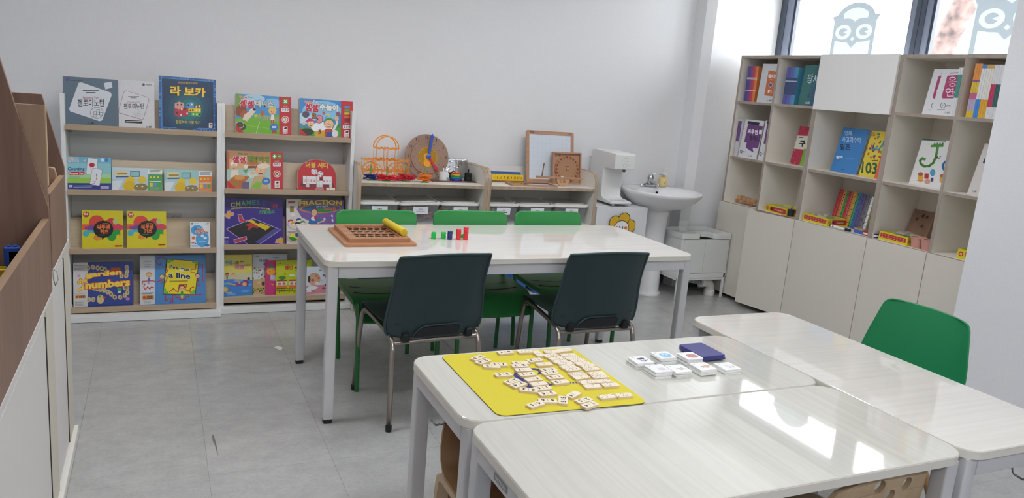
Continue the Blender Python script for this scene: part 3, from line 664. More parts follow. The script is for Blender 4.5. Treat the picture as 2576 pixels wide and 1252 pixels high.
def bin_top(label, y0, y1, lip, zt, ZW, tall=None):
    """open brown bin: floor, high back, slanted ends and a front board"""
    c = thing('toy_bin', label, 'toy bin', (XL - 0.2, (y0+y1)/2, ZW), group='brown slanted toy bins')
    th = 0.018; a = at_y(123, 535, y1).z - 0.0; e0 = at_y(123, 535, 2.735); e1 = at_y(20, 218, 2.735)
    sl = (e0.x - e1.x) / (e1.z - e0.z)           # how far the slanted edge runs back per metre of height
    xb = XL - 0.40
    for yy in (y0, y1 - th):
        z0 = ZW + lip + 0.03
        if tall and yy == y0:                    # near end: a tall upright panel with a pale front edge
            e = obj('end_panel', W(MB().prism([(XL - 0.003, ZW), (XL - 0.003, tall), (xb, tall), (xb, ZW)], yy, yy + th, 'y'), c), mat('#a68d76', 0.5, kind='wood', scale=(9, 9, 0.8), col2='#9a8069'), c)
            obj('end_edge', W(MB().prism([(XL - 0.003, z0), (XL - 0.003, tall), (XL, tall), (XL, z0)], yy, yy + th, 'y'), c), mat('#c3aa88', 0.5), e); continue
        obj('end_panel', W(MB().prism([(XL, ZW), (XL, z0), (XL - sl * (zt - z0), zt), (xb, zt), (xb, ZW)], yy, yy + th, 'y'), c), BRN, c)
    obj('back_panel', W(MB().box(xb, xb + th, y0 + th, y1 - th, ZW, zt), c), BRN, c)
    obj('bottom', W(MB().box(xb + th, XL - th, y0 + th, y1 - th, ZW, ZW + 0.012), c), BRN, c)
    f = obj('front_board', W(MB().box(XL - th, XL, y0 + th, y1 - th, ZW, ZW + lip), c), BRN, c)
    obj('front_edge', W(MB().box(XL - th, XL, y0 + th, y1 - th, ZW + lip, ZW + lip + 0.0015), c), BRNE, f)
    return c
b1 = bin_top('brown wooden toy bin holding blue and yellow blocks', 1.2, 2.735, 0.232, 1.50, ZN)
b2 = bin_top('brown wooden toy bin at the far end with a tall upright near side', 2.739, 3.215, 0.245, 1.315, ZF, 1.305)
# peg-like handle of another piece in the far bin
hd = thing('wooden_paddle', 'light wooden paddle sticking out of the far toy bin', 'toy', (-0.365, 3.10, ZF + 0.013))
obj('blade', MB().prism([(-0.02, 0), (0.02, 0), (0.034, 0.16), (0.045, 0.25), (0.04, 0.272), (0.022, 0.276), (0.01, 0.262), (-0.006, 0.16)], -0.009, 0.009, 'y'), mat('#b09179', 0.5), hd, bev=0.003)
# plastic blocks in the near bin
for (nm, px, py, z0, c, g) in (('blue plastic block in the brown bin behind the yellow ones', (8, 48), 623, 0.0, '#1f4fa8', 0.15), ('yellow plastic block in the brown bin in front of the blue one', (19, 50), 631, 0.0, '#e0a51e', 0.12), ('flat yellow plastic block low in the brown bin', (-6, 14), 678, 0.0, '#d8b81c', 0.1)):
    yy = 2.42 if 'flat' in nm else 2.52 if 'yellow' in nm else 2.60
    a_ = at_y(px[0], py, yy); b_ = at_y(px[1], py, yy)
    t = thing('toy_block', nm, 'block', (a_.x, yy, ZN + 0.013), group='plastic blocks in the brown bin')
    obj('block', MB().box(0, b_.x - a_.x, 0, 0.03, 0, a_.z - ZN - 0.013), mat(c, 0.35), t, bev=0.003)
    for i in (0, 1): obj('stud', MB().cyl(((b_.x - a_.x) * (0.3 + 0.4*i), 0.015, a_.z - ZN - 0.013), ((b_.x - a_.x) * (0.3 + 0.4*i), 0.015, a_.z - ZN - 0.009), 0.006, n=12), mat(c, 0.35), t)
# wire loop between the two bins
obj_ = obj('cord_loop', MB().tube([(XL + 0.004, 2.735, 0.80), (XL + 0.014, 2.742, 0.785), (XL + 0.016, 2.745, 0.76), (XL + 0.008, 2.738, 0.742), (XL + 0.004, 2.735, 0.765), (XL + 0.004, 2.735, 0.80)], 0.0018, 6), mat('#b9b6b0', 0.4), None, smooth='all')
tag(obj_, 'thin grey cord loop hanging between the two left cabinets', 'cord')
# ------------------------------------------------------------------ sink corner
POR = mat('#e6e6e7', 0.12, spec=0.6); CHR = mat('#c8cacd', 0.08, 1.0); PWH = mat('#e4e4e3', 0.3); PGR = mat('#d6d8d5', 0.42)
SX, SY = 3.465, 4.80
s = thing('pedestal_sink', 'white ceramic pedestal sink beside the water dispenser', 'sink', (SX, SY, 0))
def ring(rx, ry, z, yo=0.0, n=40, back=None):
    o = []
    for i in range(n):
        a = 2 * PI * i / n; x, y = rx * math.cos(a), ry * math.sin(a) + yo
        if back is not None: y = min(y, back)
        o.append((x, y, z))
    return o
def loft(rings, cap0=True, cap1=True):
    n = len(rings[0]); b = MB(); vs = [p for r in rings for p in r]; k = len(rings)
    fs = [(i*n + j, i*n + (j+1) % n, (i+1)*n + (j+1) % n, (i+1)*n + j) for i in range(k-1) for j in range(n)]
    if cap0: fs.append(tuple(range(n))[::-1])
    if cap1: fs.append(tuple(range((k-1)*n, k*n)))
    return b.add(vs, fs)
bk = YB - SY - 0.004
basin = [ring(0.085, 0.085, 0.655, 0.07, back=bk), ring(0.125, 0.12, 0.662, 0.05, back=bk), ring(0.135, 0.14, 0.675, 0.05, back=bk), ring(0.20, 0.21, 0.70, 0.03, back=bk), ring(0.262, 0.27, 0.745, 0.02, back=bk), ring(0.292, 0.31, 0.785, 0.015, back=bk),
         ring(0.300, 0.325, 0.806, 0.015, back=bk), ring(0.297, 0.322, 0.815, 0.015, back=bk), ring(0.285, 0.308, 0.818, 0.015, back=bk - 0.006), ring(0.245, 0.20, 0.812, -0.055), ring(0.225, 0.185, 0.79, -0.055), ring(0.17, 0.14, 0.735, -0.05), ring(0.09, 0.07, 0.70, -0.045), ring(0.025, 0.02, 0.695, -0.045)]
obj('basin', loft(basin), POR, s, smooth='all')
obj('pedestal', MB().lathe([(0.118, 0), (0.118, 0.014), (0.104, 0.02), (0.102, 0.04), (0.098, 0.25), (0.098, 0.45), (0.104, 0.60), (0.112, 0.662)], (0.0, 0.07, 0), 32), POR, s, smooth=True)
obj('overflow_hole', MB().lathe([(0.0, 0.0), (0.007, 0.0), (0.010, 0.002), (0.012, 0.0)], (0.03, 0.115, 0.778), 16, axis='y'), mat('#2a2c2e', 0.3, 0.5), s)
f = thing('faucet', 'chrome single-lever faucet on the sink', 'faucet', (SX + 0.02, SY + 0.205, 0.817))
obj('base', MB().prism([(x * 1.0, y) for x, y in rrect(0.115, 0.05, 0.025, 6)], 0, 0.012), CHR, f, bev=0.003, smooth=True)
obj('body', MB().lathe([(0.024, 0.01), (0.026, 0.02), (0.023, 0.05), (0.026, 0.062), (0.025, 0.075), (0.016, 0.09), (0.004, 0.096)], (0, 0, 0), 20), CHR, f, smooth='all')
obj('spout', MB().tube([(0, 0, 0.03), (0.0, -0.05, 0.035), (0.0, -0.10, 0.028), (0.0, -0.12, 0.016)], [0.018, 0.015, 0.012, 0.011], 14), CHR, f, smooth='all')
obj('lever', MB().tube([(0.0, 0, 0.09), (0.012, -0.005, 0.102), (0.05, -0.02, 0.10), (0.105, -0.04, 0.088)], [0.006, 0.006, 0.006, 0.007], 10, flat=(0.7, 1.3)), CHR, f, smooth='all')
obj('tap_handle', MB().tube([(-0.03, -0.005, 0.018), (-0.075, -0.02, 0.014), (-0.105, -0.03, 0.006)], [0.012, 0.009, 0.007], 10), CHR, f, smooth='all')
b = thing('soap_bottle', 'yellow foaming hand soap bottle with white pump on the sink', 'bottle', (SX + 0.135, SY + 0.20, 0.818))
obj('bottle', MB().lathe([(0.030, 0), (0.036, 0.004), (0.040, 0.03), (0.040, 0.055), (0.034, 0.076), (0.022, 0.085), (0.020, 0.09)], (0, 0, 0), 28, sy=0.75), mat('#e5cd8e', 0.3), b, smooth='all')
obj('pump_collar', MB().lathe([(0.023, 0.088), (0.024, 0.09), (0.024, 0.106), (0.019, 0.11)], (0, 0, 0), 20), PWH, b, smooth=True)
obj('pump_head', MB().lathe([(0.010, 0.108), (0.009, 0.135), (0.019, 0.137), (0.019, 0.145), (0.006, 0.147)], (0, 0, 0), 16).box(0.0, 0.032, -0.005, 0.005, 0.135, 0.144), PWH, b, smooth=True)
p = Print(0.046, 0.046); p.ell(50, 50, 48, 48, '#f0eee4'); p.ell(50, 66, 34, 28, '#e8c53a'); p.rect(28, 44, 72, 60, '#c4643e'); p.lines(30, 16, 70, 38, 3, '#3a3a40'); p.ell(38, 70, 8, 10, '#a8402e'); p.ell(60, 70, 8, 10, '#7a3a2a')
p.build(b, 'bottle_label', loc=(-0.018, -0.0318, 0.018), rot=(0, 0, R(8)))

# water dispenser on a covered stand
st = thing('covered_stand', 'small stand under a white fabric cover with a yellow flower print', 'stand', (3.065, 4.88, 0))
cv = MB(); xs0, xs1, ys0, ys1 = -0.218, 0.215, -0.18, 0.17
rows = []
for i in range(8):
    z = 0.697 - i * 0.095 if i < 7 else 0.03
    rr_ = []
    for j in range(48):                          # four sides with soft folds growing towards the hem
        u = j / 48 * 4; k = int(u); fr = u - k
        cs = [(xs0, ys0), (xs1, ys0), (xs1, ys1), (xs0, ys1), (xs0, ys0)]
        x = cs[k][0] + (cs[k+1][0] - cs[k][0]) * fr; y = cs[k][1] + (cs[k+1][1] - cs[k][1]) * fr
        w = 0.004 * min(i, 4) * math.sin(j * 1.7 + i * 0.4) * (0.4 + 0.6 * math.sin(j * 0.9)); nx, ny = [(0, -1), (1, 0), (0, 1), (-1, 0)][k]
        if k == 0: w *= 0.35
        rr_.append((x + nx * (w + 0.0015 * i), y + ny * (w + 0.0015 * i), z))
    rows.append(rr_)
cv = loft(list(reversed(rows)), cap0=False); obj('fabric_cover', cv, mat('#d9dbde', 0.75), st, smooth=True)
obj('cabinet', MB().box(-0.20, 0.20, -0.165, 0.16, 0.0, 0.69), mat('#c9c9c8', 0.6), st)
p = Print(0.235, 0.235, step=0.0001)
YEL = '#d6ad2c'
cen = [(50 + 33 * math.cos(R(a)), 52 - 33 * math.sin(R(a))) for a in (18, 78, 138, 198, 258, 318)]
for c in cen: p.ell(c[0], c[1], 21.5, 21.5, '#1d1d1f', n=28); p.k -= 1
p.k += 1
for c in cen: p.ell(c[0], c[1], 19.4, 19.4, YEL, n=28); p.k -= 1
p.k += 1; p.ell(50, 52, 29, 29, YEL, n=32); p.ell(50, 52, 28.6, 28.6, '#1d1d1f', n=36); p.ell(50, 52, 26.6, 26.6, '#e8e8ea', n=36)
for x in (43, 55): p.ell(x, 46, 1.6, 4.4, '#1d1d1f')
p.ell(66, 47, 5.5, 5.2, '#dc7236'); p.ell(33, 47, 5.5, 5.2, '#dc7236'); p.line([(44, 55), (47, 58), (52, 58), (55, 55)], 1.6, '#1d1d1f')
p.build(st, 'flower_print', loc=(-0.124, -0.1925, 0.425), rot=(R(1.2), 0, 0))
d = thing('water_dispenser', 'white countertop water dispenser on the covered stand', 'dispenser', (3.055, 4.72, 0.703))
X0, X1 = -0.085, 0.085
def outl(l): return l
side = [(0.0, 0.265), (0.0, 0.37), (0.012, 0.378), (0.30, 0.384), (0.335, 0.376), (0.345, 0.36), (0.345, 0.012), (0.02, 0.012), (-0.01, 0.016), (-0.012, 0.026), (0.0, 0.032), (0.12, 0.04), (0.145, 0.055), (0.152, 0.08), (0.152, 0.235), (0.146, 0.252), (0.13, 0.262)]
obj('body', MB().prism(side, X0, X1, 'x'), PWH, d, bev=0.009, smooth=True, seg=3)
obj('drip_tray', MB().prism(rrect(0.13, 0.09, 0.03, 6, 0, 0.055), 0.0335, 0.0365), mat('#cfd1d2', 0.3), d)
obj('nozzle', MB().lathe([(0.009, 0.242), (0.012, 0.246), (0.012, 0.266)], (0.03, 0.055, 0), 14), mat('#7c7f82', 0.25, 0.9), d, smooth=True)
for k in (-1, 1): obj('foot', MB().cyl((k * 0.055, 0.02, 0), (k * 0.055, 0.02, 0.014), 0.012, n=14), mat('#b9bbbc', 0.4), d); obj('foot', MB().cyl((k * 0.055, 0.30, 0), (k * 0.055, 0.30, 0.014), 0.012, n=14), mat('#b9bbbc', 0.4), d)
p = Print(0.15, 0.1); p.text('coway', 38, 18, 62, 25, '#8b8f94'); 
for x, sy in ((32, 'o'), (42, 'o'), (50, 'o'), (58, 'o'), (66, 'o')): p.ell(x, 42, 1.6, 3, '#7d8388')
p.line([(50 + 10 * math.cos(R(a)), 72 + 14 * math.sin(R(a))) for a in range(0, 361, 24)], 1.2, '#a6abaf'); p.text('+', 72, 68, 77, 76, '#9a9fa4')
p.build(d, 'control_print', loc=(-0.075, -0.001, 0.268))
p = Print(0.035, 0.09); p.fill('#e6e9e2'); p.ell(50, 22, 46, 18, '#3f8a3a'); p.ell(50, 26, 30, 12, '#e6e9e2'); p.lines(12, 46, 88, 60, 2, '#6c7a66'); p.rect(10, 72, 90, 82, '#3f8a3a')
p.build(d, 'energy_sticker', loc=(X0 - 0.0008, 0.32, 0.045), rot=(0, 0, R(-90)))
# white under-sink cabinet with a cut-out top
c = thing('sink_cabinet', 'small white two-door plastic cabinet on legs under the sink edge', 'cabinet', (3.806, 4.78, 0))
hx, y0_, y1_ = 0.230, -0.145, 0.16
ot = [(-hx, y0_), (-0.07, y0_), (-0.06, y0_ + 0.012), (-0.06, y0_ + 0.075), (-0.04, y0_ + 0.095), (0.02, y0_ + 0.10), (0.055, y0_ + 0.08), (0.08, y0_ + 0.03), (0.105, y0_ + 0.004), (0.13, y0_), (hx, y0_), (hx, y1_), (-hx, y1_)]
obj('top_board', MB().prism(ot, 0.472, 0.482), PGR, c)
cx_, cy_ = 0.0, 0.02
ins = [(cx_ + (x - cx_) * 0.94, cy_ + (y - cy_) * 0.86) for x, y in ot]
k = len(ot); rm = MB(); rm.add([(*q, 0.482) for q in ot] + [(*q, 0.512) for q in ot] + [(*q, 0.512) for q in ins] + [(*q, 0.482) for q in ins], [(j*k + i, j*k + (i+1) % k, ((j+1) % 4)*k + (i+1) % k, ((j+1) % 4)*k + i) for j in range(4) for i in range(k)])
obj('top_rim', rm, PGR, c, bev=0.003)
for x in (-hx + 0.008, hx - 0.014): obj('side_panel', MB().box(x, x + 0.006, -0.13, 0.15, 0.165, 0.472), PGR, c)
obj('back_panel', MB().box(-hx + 0.014, hx - 0.014, 0.144, 0.15, 0.165, 0.472), PGR, c)
obj('bottom_board', MB().box(-hx + 0.004, hx - 0.004, -0.138, 0.152, 0.148, 0.165), PGR, c)
obj('bottom_rail', MB().box(-hx + 0.002, hx - 0.002, -0.142, -0.134, 0.165, 0.202), PGR, c, bev=0.002); obj('bottom_rail', MB().box(-hx + 0.002, -hx + 0.01, -0.134, 0.15, 0.165, 0.202), PGR, c, bev=0.002)
obj('corner_post', MB().box(-hx + 0.004, -hx + 0.028, -0.141, -0.118, 0.165, 0.472), PGR, c, bev=0.003); obj('corner_post', MB().box(hx - 0.011, hx - 0.004, -0.141, -0.118, 0.165, 0.472), PGR, c)
for a, b_ in ((-hx + 0.03, -0.001), (0.001, hx - 0.012)):
    dd = obj('door', MB().box(a, b_, -0.14, -0.132, 0.205, 0.468), mat('#d2d4d1', 0.42), c, bev=0.0015); hxp = -0.022 if b_ < 0 else 0.022
    for zz in (0.30, 0.36): obj('door_knob', MB().lathe([(0.006, -0.0), (0.006, -0.002), (0.002, -0.003)], (hxp, -0.14, zz), 10, axis='y'), PGR, dd)
for sx in (-1, 1):
    for yy in (-0.134, 0.142): obj('leg', MB().box(sx * (hx - 0.014) - 0.010, sx * (hx - 0.014) + 0.010, yy - 0.008, yy + 0.008, 0, 0.205), PGR, c, bev=0.003)
cu = thing('plastic_cup', 'clear plastic cup on the white sink cabinet', 'cup', (3.655, 4.745, 0.483))
obj('cup', MB().lathe([(0.0, 0.0), (0.027, 0.0), (0.034, 0.06), (0.042, 0.108), (0.045, 0.11), (0.0425, 0.112), (0.0395, 0.108), (0.032, 0.06), (0.025, 0.003), (0.0, 0.003)], (0, 0, 0), 28, cap=False), mat('#ffffff', 0.12, kind='clear', body=0.10), cu, smooth='all')
pp = thing('drain_pipe', 'white plastic drain elbow with grey hose under the sink cabinet', 'pipe', (3.975, 4.73, 0))
obj('elbow', MB().tube([(0, 0, 0.02), (0, 0, 0.06)] + [(-0.045 + 0.045 * math.cos(R(a)), 0.0, 0.06 + 0.045 * math.sin(R(a))) for a in (20, 40, 60, 80)] + [(-0.06, 0, 0.105), (-0.085, 0, 0.108)], 0.036, 18), mat('#dcdad6', 0.3), pp, smooth=True)
for (z0, z1) in ((0.0, 0.035),): obj('collar', MB().lathe([(0.042, 0.0), (0.044, 0.003), (0.044, 0.04), (0.038, 0.044)], (0, 0, 0), 24), mat('#dcdad6', 0.3), pp, smooth=True)
obj('collar', MB().cyl((-0.07, 0, 0.108), (-0.10, 0, 0.11), 0.042, n=22), mat('#dcdad6', 0.3), pp, smooth=True)
hp = [(-0.10 - 0.22 * i / 44, 0.005 + 0.04 * math.sin(i / 44 * 1.6), 0.11 + 0.03 * i / 44) for i in range(45)]
obj('hose', MB().tube(hp, [0.022 + 0.0025 * (i % 2) for i in range(45)], 12), mat('#8f9090', 0.4), pp, smooth=True)
# ------------------------------------------------------------------ things on the toy shelves
OR = mat('#f59a28', 0.35); BEECH = mat('#b98f72', 0.5, kind='wood', scale=(2, 12, 12), col2='#ad8265'); CLK = mat('#9d7f6c', 0.55, kind='noise', ns=6, col2='#957663')
SZ = TOPZ
def frame_sq(mb, x0, x1, z0, z1, y, r=0.0028):
    x0 += 0.0035; x1 -= 0.0035; z0 += 0.0035; z1 -= 0.0035
    mb.tube([(x0, y, z0), (x1, y, z0), (x1, y, z1), (x0, y, z1)], r, 6, closed=True)
    for a, b in (((x0, z1), (x1, z1)), ((x0, z0), (x1, z0))):
        for k in (0.25, 0.75): mb.box(a[0] + (b[0]-a[0]) * k - 0.007, a[0] + (b[0]-a[0]) * k + 0.007, y - 0.005, y + 0.005, a[1] - 0.005, a[1] + 0.005)
car = thing('frame_car', 'orange car built from plastic frames and rings on the toy shelf', 'toy', (1.345, 4.90, SZ))
def fr(x0, x1, z0, z1):
    for y in (-0.035, 0.035): o = MB(); frame_sq(o, x0, x1, z0, z1, y); obj('square_frame', o, OR, car)
XS = [-0.15, -0.075, 0.0, 0.075, 0.15]
for a, b in zip(XS, XS[1:]): fr(a, b, 0.055, 0.13)
for a, b in zip(XS[1:3], XS[2:4]): fr(a, b, 0.13, 0.205)
for x in XS:
    for z in (0.055, 0.13): obj('cross_bar', MB().tube([(x, -0.035, z), (x, 0.035, z)], 0.0035, 6), OR, car)
for x in XS[1:4]: obj('cross_bar', MB().tube([(x, -0.035, 0.205), (x, 0.035, 0.205)], 0.0035, 6), OR, car)
for y in (-0.035, 0.035): obj('roof_arch', MB().tube([(0.075 * math.cos(R(a)), y, 0.205 + 0.075 * math.sin(R(a))) for a in range(0, 181, 12)], 0.0035, 6), OR, car)
for x in (-0.085, 0.085):
    for y in (-0.05, 0.05):
        o = MB(); rr = 0.052
        for r_ in (rr,): o.tube([(x + r_ * math.cos(R(a)), y, rr + 0.002 + r_ * math.sin(R(a))) for a in range(0, 360, 15)], 0.0028, 6, closed=True)
        for a in (20, 80, 140): o.tube([(x - rr * math.cos(R(a)), y, rr + 0.002 - rr * math.sin(R(a))), (x + rr * math.cos(R(a)), y, rr + 0.002 + rr * math.sin(R(a)))], 0.0022, 5)
        obj('wheel_ring', o, OR, car)
# piles of plastic sticks threaded on green pegs
def pile(label, x, y, col, n, rad, seed, hgt):
    t = thing('stick_peg', label, 'toy', (x, y, SZ), group='green pegs with plastic sticks')
    obj('peg_base', MB().lathe([(0.030, 0), (0.030, 0.004), (0.01, 0.006)], (0, 0, 0), 20), mat('#5a9a3a', 0.4), t)
    obj('peg', MB().cyl((0, 0, 0.004), (0, 0, 0.095), 0.005, n=10), mat('#7a9a4a', 0.4), t, smooth=True)
    rn = random.Random(seed); M_ = mat(col, 0.35); me = None
    for i in range(n):
        a = rn.uniform(0, 2 * PI); l = rad * rn.uniform(0.7, 1.0); z = 0.012 + hgt * (i / n) + rn.uniform(-0.004, 0.004); tz = rn.uniform(-0.012, 0.012)
        off = Vector((rn.uniform(-0.006, 0.006), rn.uniform(-0.006, 0.006), 0)); dx = Vector((math.cos(a), 0.5 * math.sin(a), 0))
        p0, p1 = off - dx * l, off + dx * l; n_ = Vector((-dx.y, dx.x, 0)).normalized() * 0.006
        o = MB(); o.tube([p0 + n_ + Vector((0, 0, max(z - tz, 0.008))), p1 + n_ + Vector((0, 0, max(z + tz, 0.008))), p1 - n_ + Vector((0, 0, max(z + tz, 0.008))), p0 - n_ + Vector((0, 0, max(z - tz, 0.008)))], 0.0022, 5, closed=True)
        obj('stick', o, M_, t)
pile('green peg with a small pile of dark blue sticks', 1.235, 4.835, '#26307e', 18, 0.055, 3, 0.02)
pile('green peg with a wide pile of red sticks, left of the two red piles', 1.335, 4.815, '#d8283a', 28, 0.075, 4, 0.022)
pile('green peg with a pile of crimson sticks, right of the two red piles', 1.465, 4.835, '#cf2338', 28, 0.068, 5, 0.03)
pile('green peg with a pile of orange sticks beside the clock', 1.583, 4.80, '#ec7c28', 22, 0.05, 6, 0.04)

# wooden gear clock leaning on the wall
ck = thing('wooden_clock', 'round wooden teaching clock with yellow gear, blue and red hands', 'clock', (1.655, 4.955, SZ + 0.001), rot=(R(-13), 0, 0))
obj('dial', MB().lathe([(0.0, 0), (0.152, 0), (0.152, 0.010), (0.0, 0.010)], (0, 0, 0.152), 64, axis='y', cap=False), CLK, ck, smooth=True)
obj('inner_disc', MB().lathe([(0.0, -0.008), (0.111, -0.008), (0.113, -0.006), (0.113, 0)], (-0.003, 0, 0.148), 56, axis='y', cap=False), CLK, ck, smooth=True)
yg = MB()
for i in range(48):
    pass
yg.lathe([(0.0, -0.0095), (0.062, -0.0095), (0.062, -0.008)], (0.0, 0, 0.148), 48, axis='y', cap=False); obj('yellow_gear', yg, mat('#c8961e', 0.25, kind='clear', body=0.75), ck)
obj('gear_rim', MB().tube([(0.064 * math.cos(R(a)), -0.010, 0.148 + 0.064 * math.sin(R(a))) for a in range(0, 360, 10)], 0.003, 6, closed=True), mat('#d8a41e', 0.25), ck, smooth=True)
obj('small_gear', MB().lathe([(0.0, -0.013), (0.027, -0.013), (0.027, -0.0095)], (-0.004, 0, 0.112), 28, axis='y', cap=False), mat('#f0a01e', 0.35), ck, smooth=True)
obj('small_gear', MB().lathe([(0.0, -0.014), (0.026, -0.014), (0.026, -0.010)], (-0.004, 0, 0.150), 28, axis='y', cap=False), mat('#e8a81e', 0.35), ck, smooth=True)
def hand(name, ang, ln, w, col, y):
    o = MB(); o.prism([(-w, -0.012), (w, -0.012), (w, ln - 0.03), (w * 1.9, ln - 0.03), (0, ln), (-w * 1.9, ln - 0.03), (-w, ln - 0.03)], y - 0.004, y, 'y')
    o.xf(Matrix.Translation((0.004, 0, 0.150)) @ Matrix.Rotation(R(ang), 4, 'Y')); obj(name, o, mat(col, 0.3), ck, bev=0.001)
hand('minute_hand', 11, 0.16, 0.0085, '#2a50b8', -0.018); hand('hour_hand', 147, 0.118, 0.0085, '#c02a3c', -0.015)
obj('hub', MB().lathe([(0.016, -0.018), (0.016, -0.024), (0.008, -0.026)], (0.004, 0, 0.150), 20, axis='y'), mat('#2a50b8', 0.3), ck, smooth=True)
p = Print(0.304, 0.304)
for h in range(1, 13):
    a = R(h * 30); x, y = 50 + 43.6 * math.sin(a), 50 - 43.6 * math.cos(a); w = 2.0 if h < 10 else 3.4; p.text(str(h), x - w + (0.9 if h == 1 else 0), y - 3, x + w - (0.9 if h == 1 else 0), y + 3, '#2e2420', 0.012)
p.build(ck, 'dial_numbers', loc=(-0.152, -0.0004, 0.0))
p = Print(0.304, 0.304)
for h in range(1, 13):
    a = R(h * 30); x, y = 49 + 32 * math.sin(a), 51 - 32 * math.cos(a); p.rect(x - 1.5, y - 1, x + 1.5, y + 1, '#6b5244')
p.build(ck, 'inner_marks', loc=(-0.152, -0.0082, 0.0))

# stacking board
sb = thing('stacking_board', 'dark wooden base board under the white, rainbow and black stackers', 'toy', (1.815, 4.888, SZ))
obj('board', MB().box(-0.16, 0.155, -0.045, 0.045, 0, 0.007), mat('#6e4f3e', 0.5), sb, bev=0.001)
def stack(label, x, rs, cols, pc, ph):
    t = thing('ring_stacker', label, 'toy', (x, 4.888, SZ + 0.007), group='ring stackers on the wooden base')
    obj('peg', MB().cyl((0, 0, 0), (0, 0, ph), 0.0042, n=10), mat(pc, 0.4), t, smooth=True)
    for i, (r, c_) in enumerate(zip(rs, cols)):
        obj('ring', MB().lathe([(0.005, i * 0.0092), (r, i * 0.0092), (r * 1.0, i * 0.0092 + 0.0086), (0.005, i * 0.0092 + 0.0086)], (0, 0, 0), 28), mat(c_, 0.35), t, smooth=True)
stack('white ring stacker on the wooden base beside the clock', 1.742, [0.028] * 6, ['#e4e4e6'] * 6, '#dcdcde', 0.083)
stack('cone of rainbow rings on the wooden base', 1.833, [0.043, 0.0395, 0.036, 0.0325, 0.029, 0.0255], ['#4a2a80', '#2a4a9a', '#2a9a7a', '#2a8a3a', '#e0c02a', '#d02a2a'], '#b08a70', 0.078)
stack('black ring stacker on the wooden base, right end', 1.921, [0.026] * 6, ['#1c1d20'] * 6, '#141416', 0.078)
# crumpled mirror foil sheets
mr = thing('mirror_book', 'crinkled silver mirror sheets standing behind the stackers', 'mirror', (1.868, 4.995, SZ), rot=(R(-8), 0, 0))
for k, (x0, x1) in enumerate(((-0.088, 0.0), (0.0, 0.088))):
    rn = random.Random(9 + k); rows = [[(x0 + (x1-x0) * j / 9, (0.02 * abs((x0 + (x1-x0) * j / 9) / 0.088) - 0.02) + rn.uniform(-0.0028, 0.0028), 0.145 * i / 12) for j in range(10)] for i in range(13)]
    obj('mirror_sheet', MB().shell(rows, 0.0012), mat('#d8dadc', 0.04, 1.0), mr, smooth='all')

# whiteboard in a wooden frame
wb = thing('framed_whiteboard', 'small gridded whiteboard in a beech frame leaning on the wall', 'whiteboard', (2.40, 4.965, SZ), rot=(R(-11), 0, R(0)))
w_, h_ = 0.385, 0.372
obj('frame', MB().hole_prism(rrect(w_, h_, 0.014, 5, w_/2, h_/2), [rrect(w_ - 0.046, h_ - 0.05, 0.003, 3, w_/2, h_/2)], 0, 0.014, 'y'), BEECH, wb, bev=0.002)
obj('board', MB().box(0.018, w_ - 0.018, 0.004, 0.010, 0.02, h_ - 0.02), mat('#d3dae4', 0.15), wb)
p = Print(w_ - 0.046, h_ - 0.05)
for i in range(1, 10): p.rect(i * 10 - 0.12, 0, i * 10 + 0.12, 100, '#b3bcc8'); p.k -= 1; p.rect(0, i * 10 - 0.12, 100, i * 10 + 0.12, '#b3bcc8'); p.k -= 1
p.build(wb, 'grid_lines', loc=(0.023, 0.0039, 0.025))
p = Print(w_, 0.022); p.lines(7, 30, 16, 78, 1, '#4a3024'); p.text('C-MS', 88, 25, 96, 85, '#4a3024'); p.build(wb, 'frame_lettering', loc=(0, -0.0005, h_ - 0.023))
# wooden dial tray with red balls
dl = thing('ball_dial', 'square beech tray with a ring of red balls leaning on the whiteboard', 'toy', (2.585, 4.905, SZ), rot=(R(-10), 0, 0))
q_ = 0.232
obj('tray_frame', MB().hole_prism([(0, 0), (q_, 0), (q_, q_), (0, q_)], [[(0.012, 0.012), (q_ - 0.012, 0.012), (q_ - 0.012, q_ - 0.012), (0.012, q_ - 0.012)]], 0, 0.03, 'y'), BEECH, dl, bev=0.001)
obj('tray_back', MB().box(0.01, q_ - 0.01, 0.016, 0.028, 0.01, q_ - 0.01), mat('#b48c70', 0.5), dl)
obj('disc', MB().lathe([(0, 0.010), (0.098, 0.010), (0.100, 0.012), (0.100, 0.016)], (q_/2 + 0.003, 0, q_/2 - 0.004), 48, axis='y', cap=False), mat('#a8805f', 0.5), dl, smooth=True)
obj('knob', MB().lathe([(0.011, 0.010), (0.011, 0.002), (0.008, 0.0)], (q_/2 + 0.003, 0, q_/2 - 0.004), 20, axis='y'), BEECH, dl, smooth=True)
for i in range(20):
    a = R(100 - 18 * i + 9); cx, cz = q_/2 + 0.003 + 0.086 * math.cos(a), q_/2 - 0.004 + 0.086 * math.sin(a)
    obj('ball', MB().lathe([(0.0005, -0.0065), (0.005, -0.005), (0.0075, 0), (0.005, 0.005), (0.0005, 0.0065)], (cx, 0.008, cz), 12, axis='y'), mat('#a8483a' if i % 9 else '#b06a4c', 0.4), dl, smooth='all')
p = Print(q_, q_); p.text('C-MS', 8, 7, 28, 14, '#4a3024'); p.lines(44, 42, 57, 46, 1, '#6a4a38')
for i in range(20):
    a = R(100 - 18 * i + 9); x, y = 51.5 + 29 * math.cos(a), 51.5 - 29 * math.sin(a); p.rect(x - 1.3, y - 0.7, x + 1.3, y + 0.7, '#7a5a48'); p.k -= 1
p.build(dl, 'tray_lettering', loc=(0, 0.0095, 0))
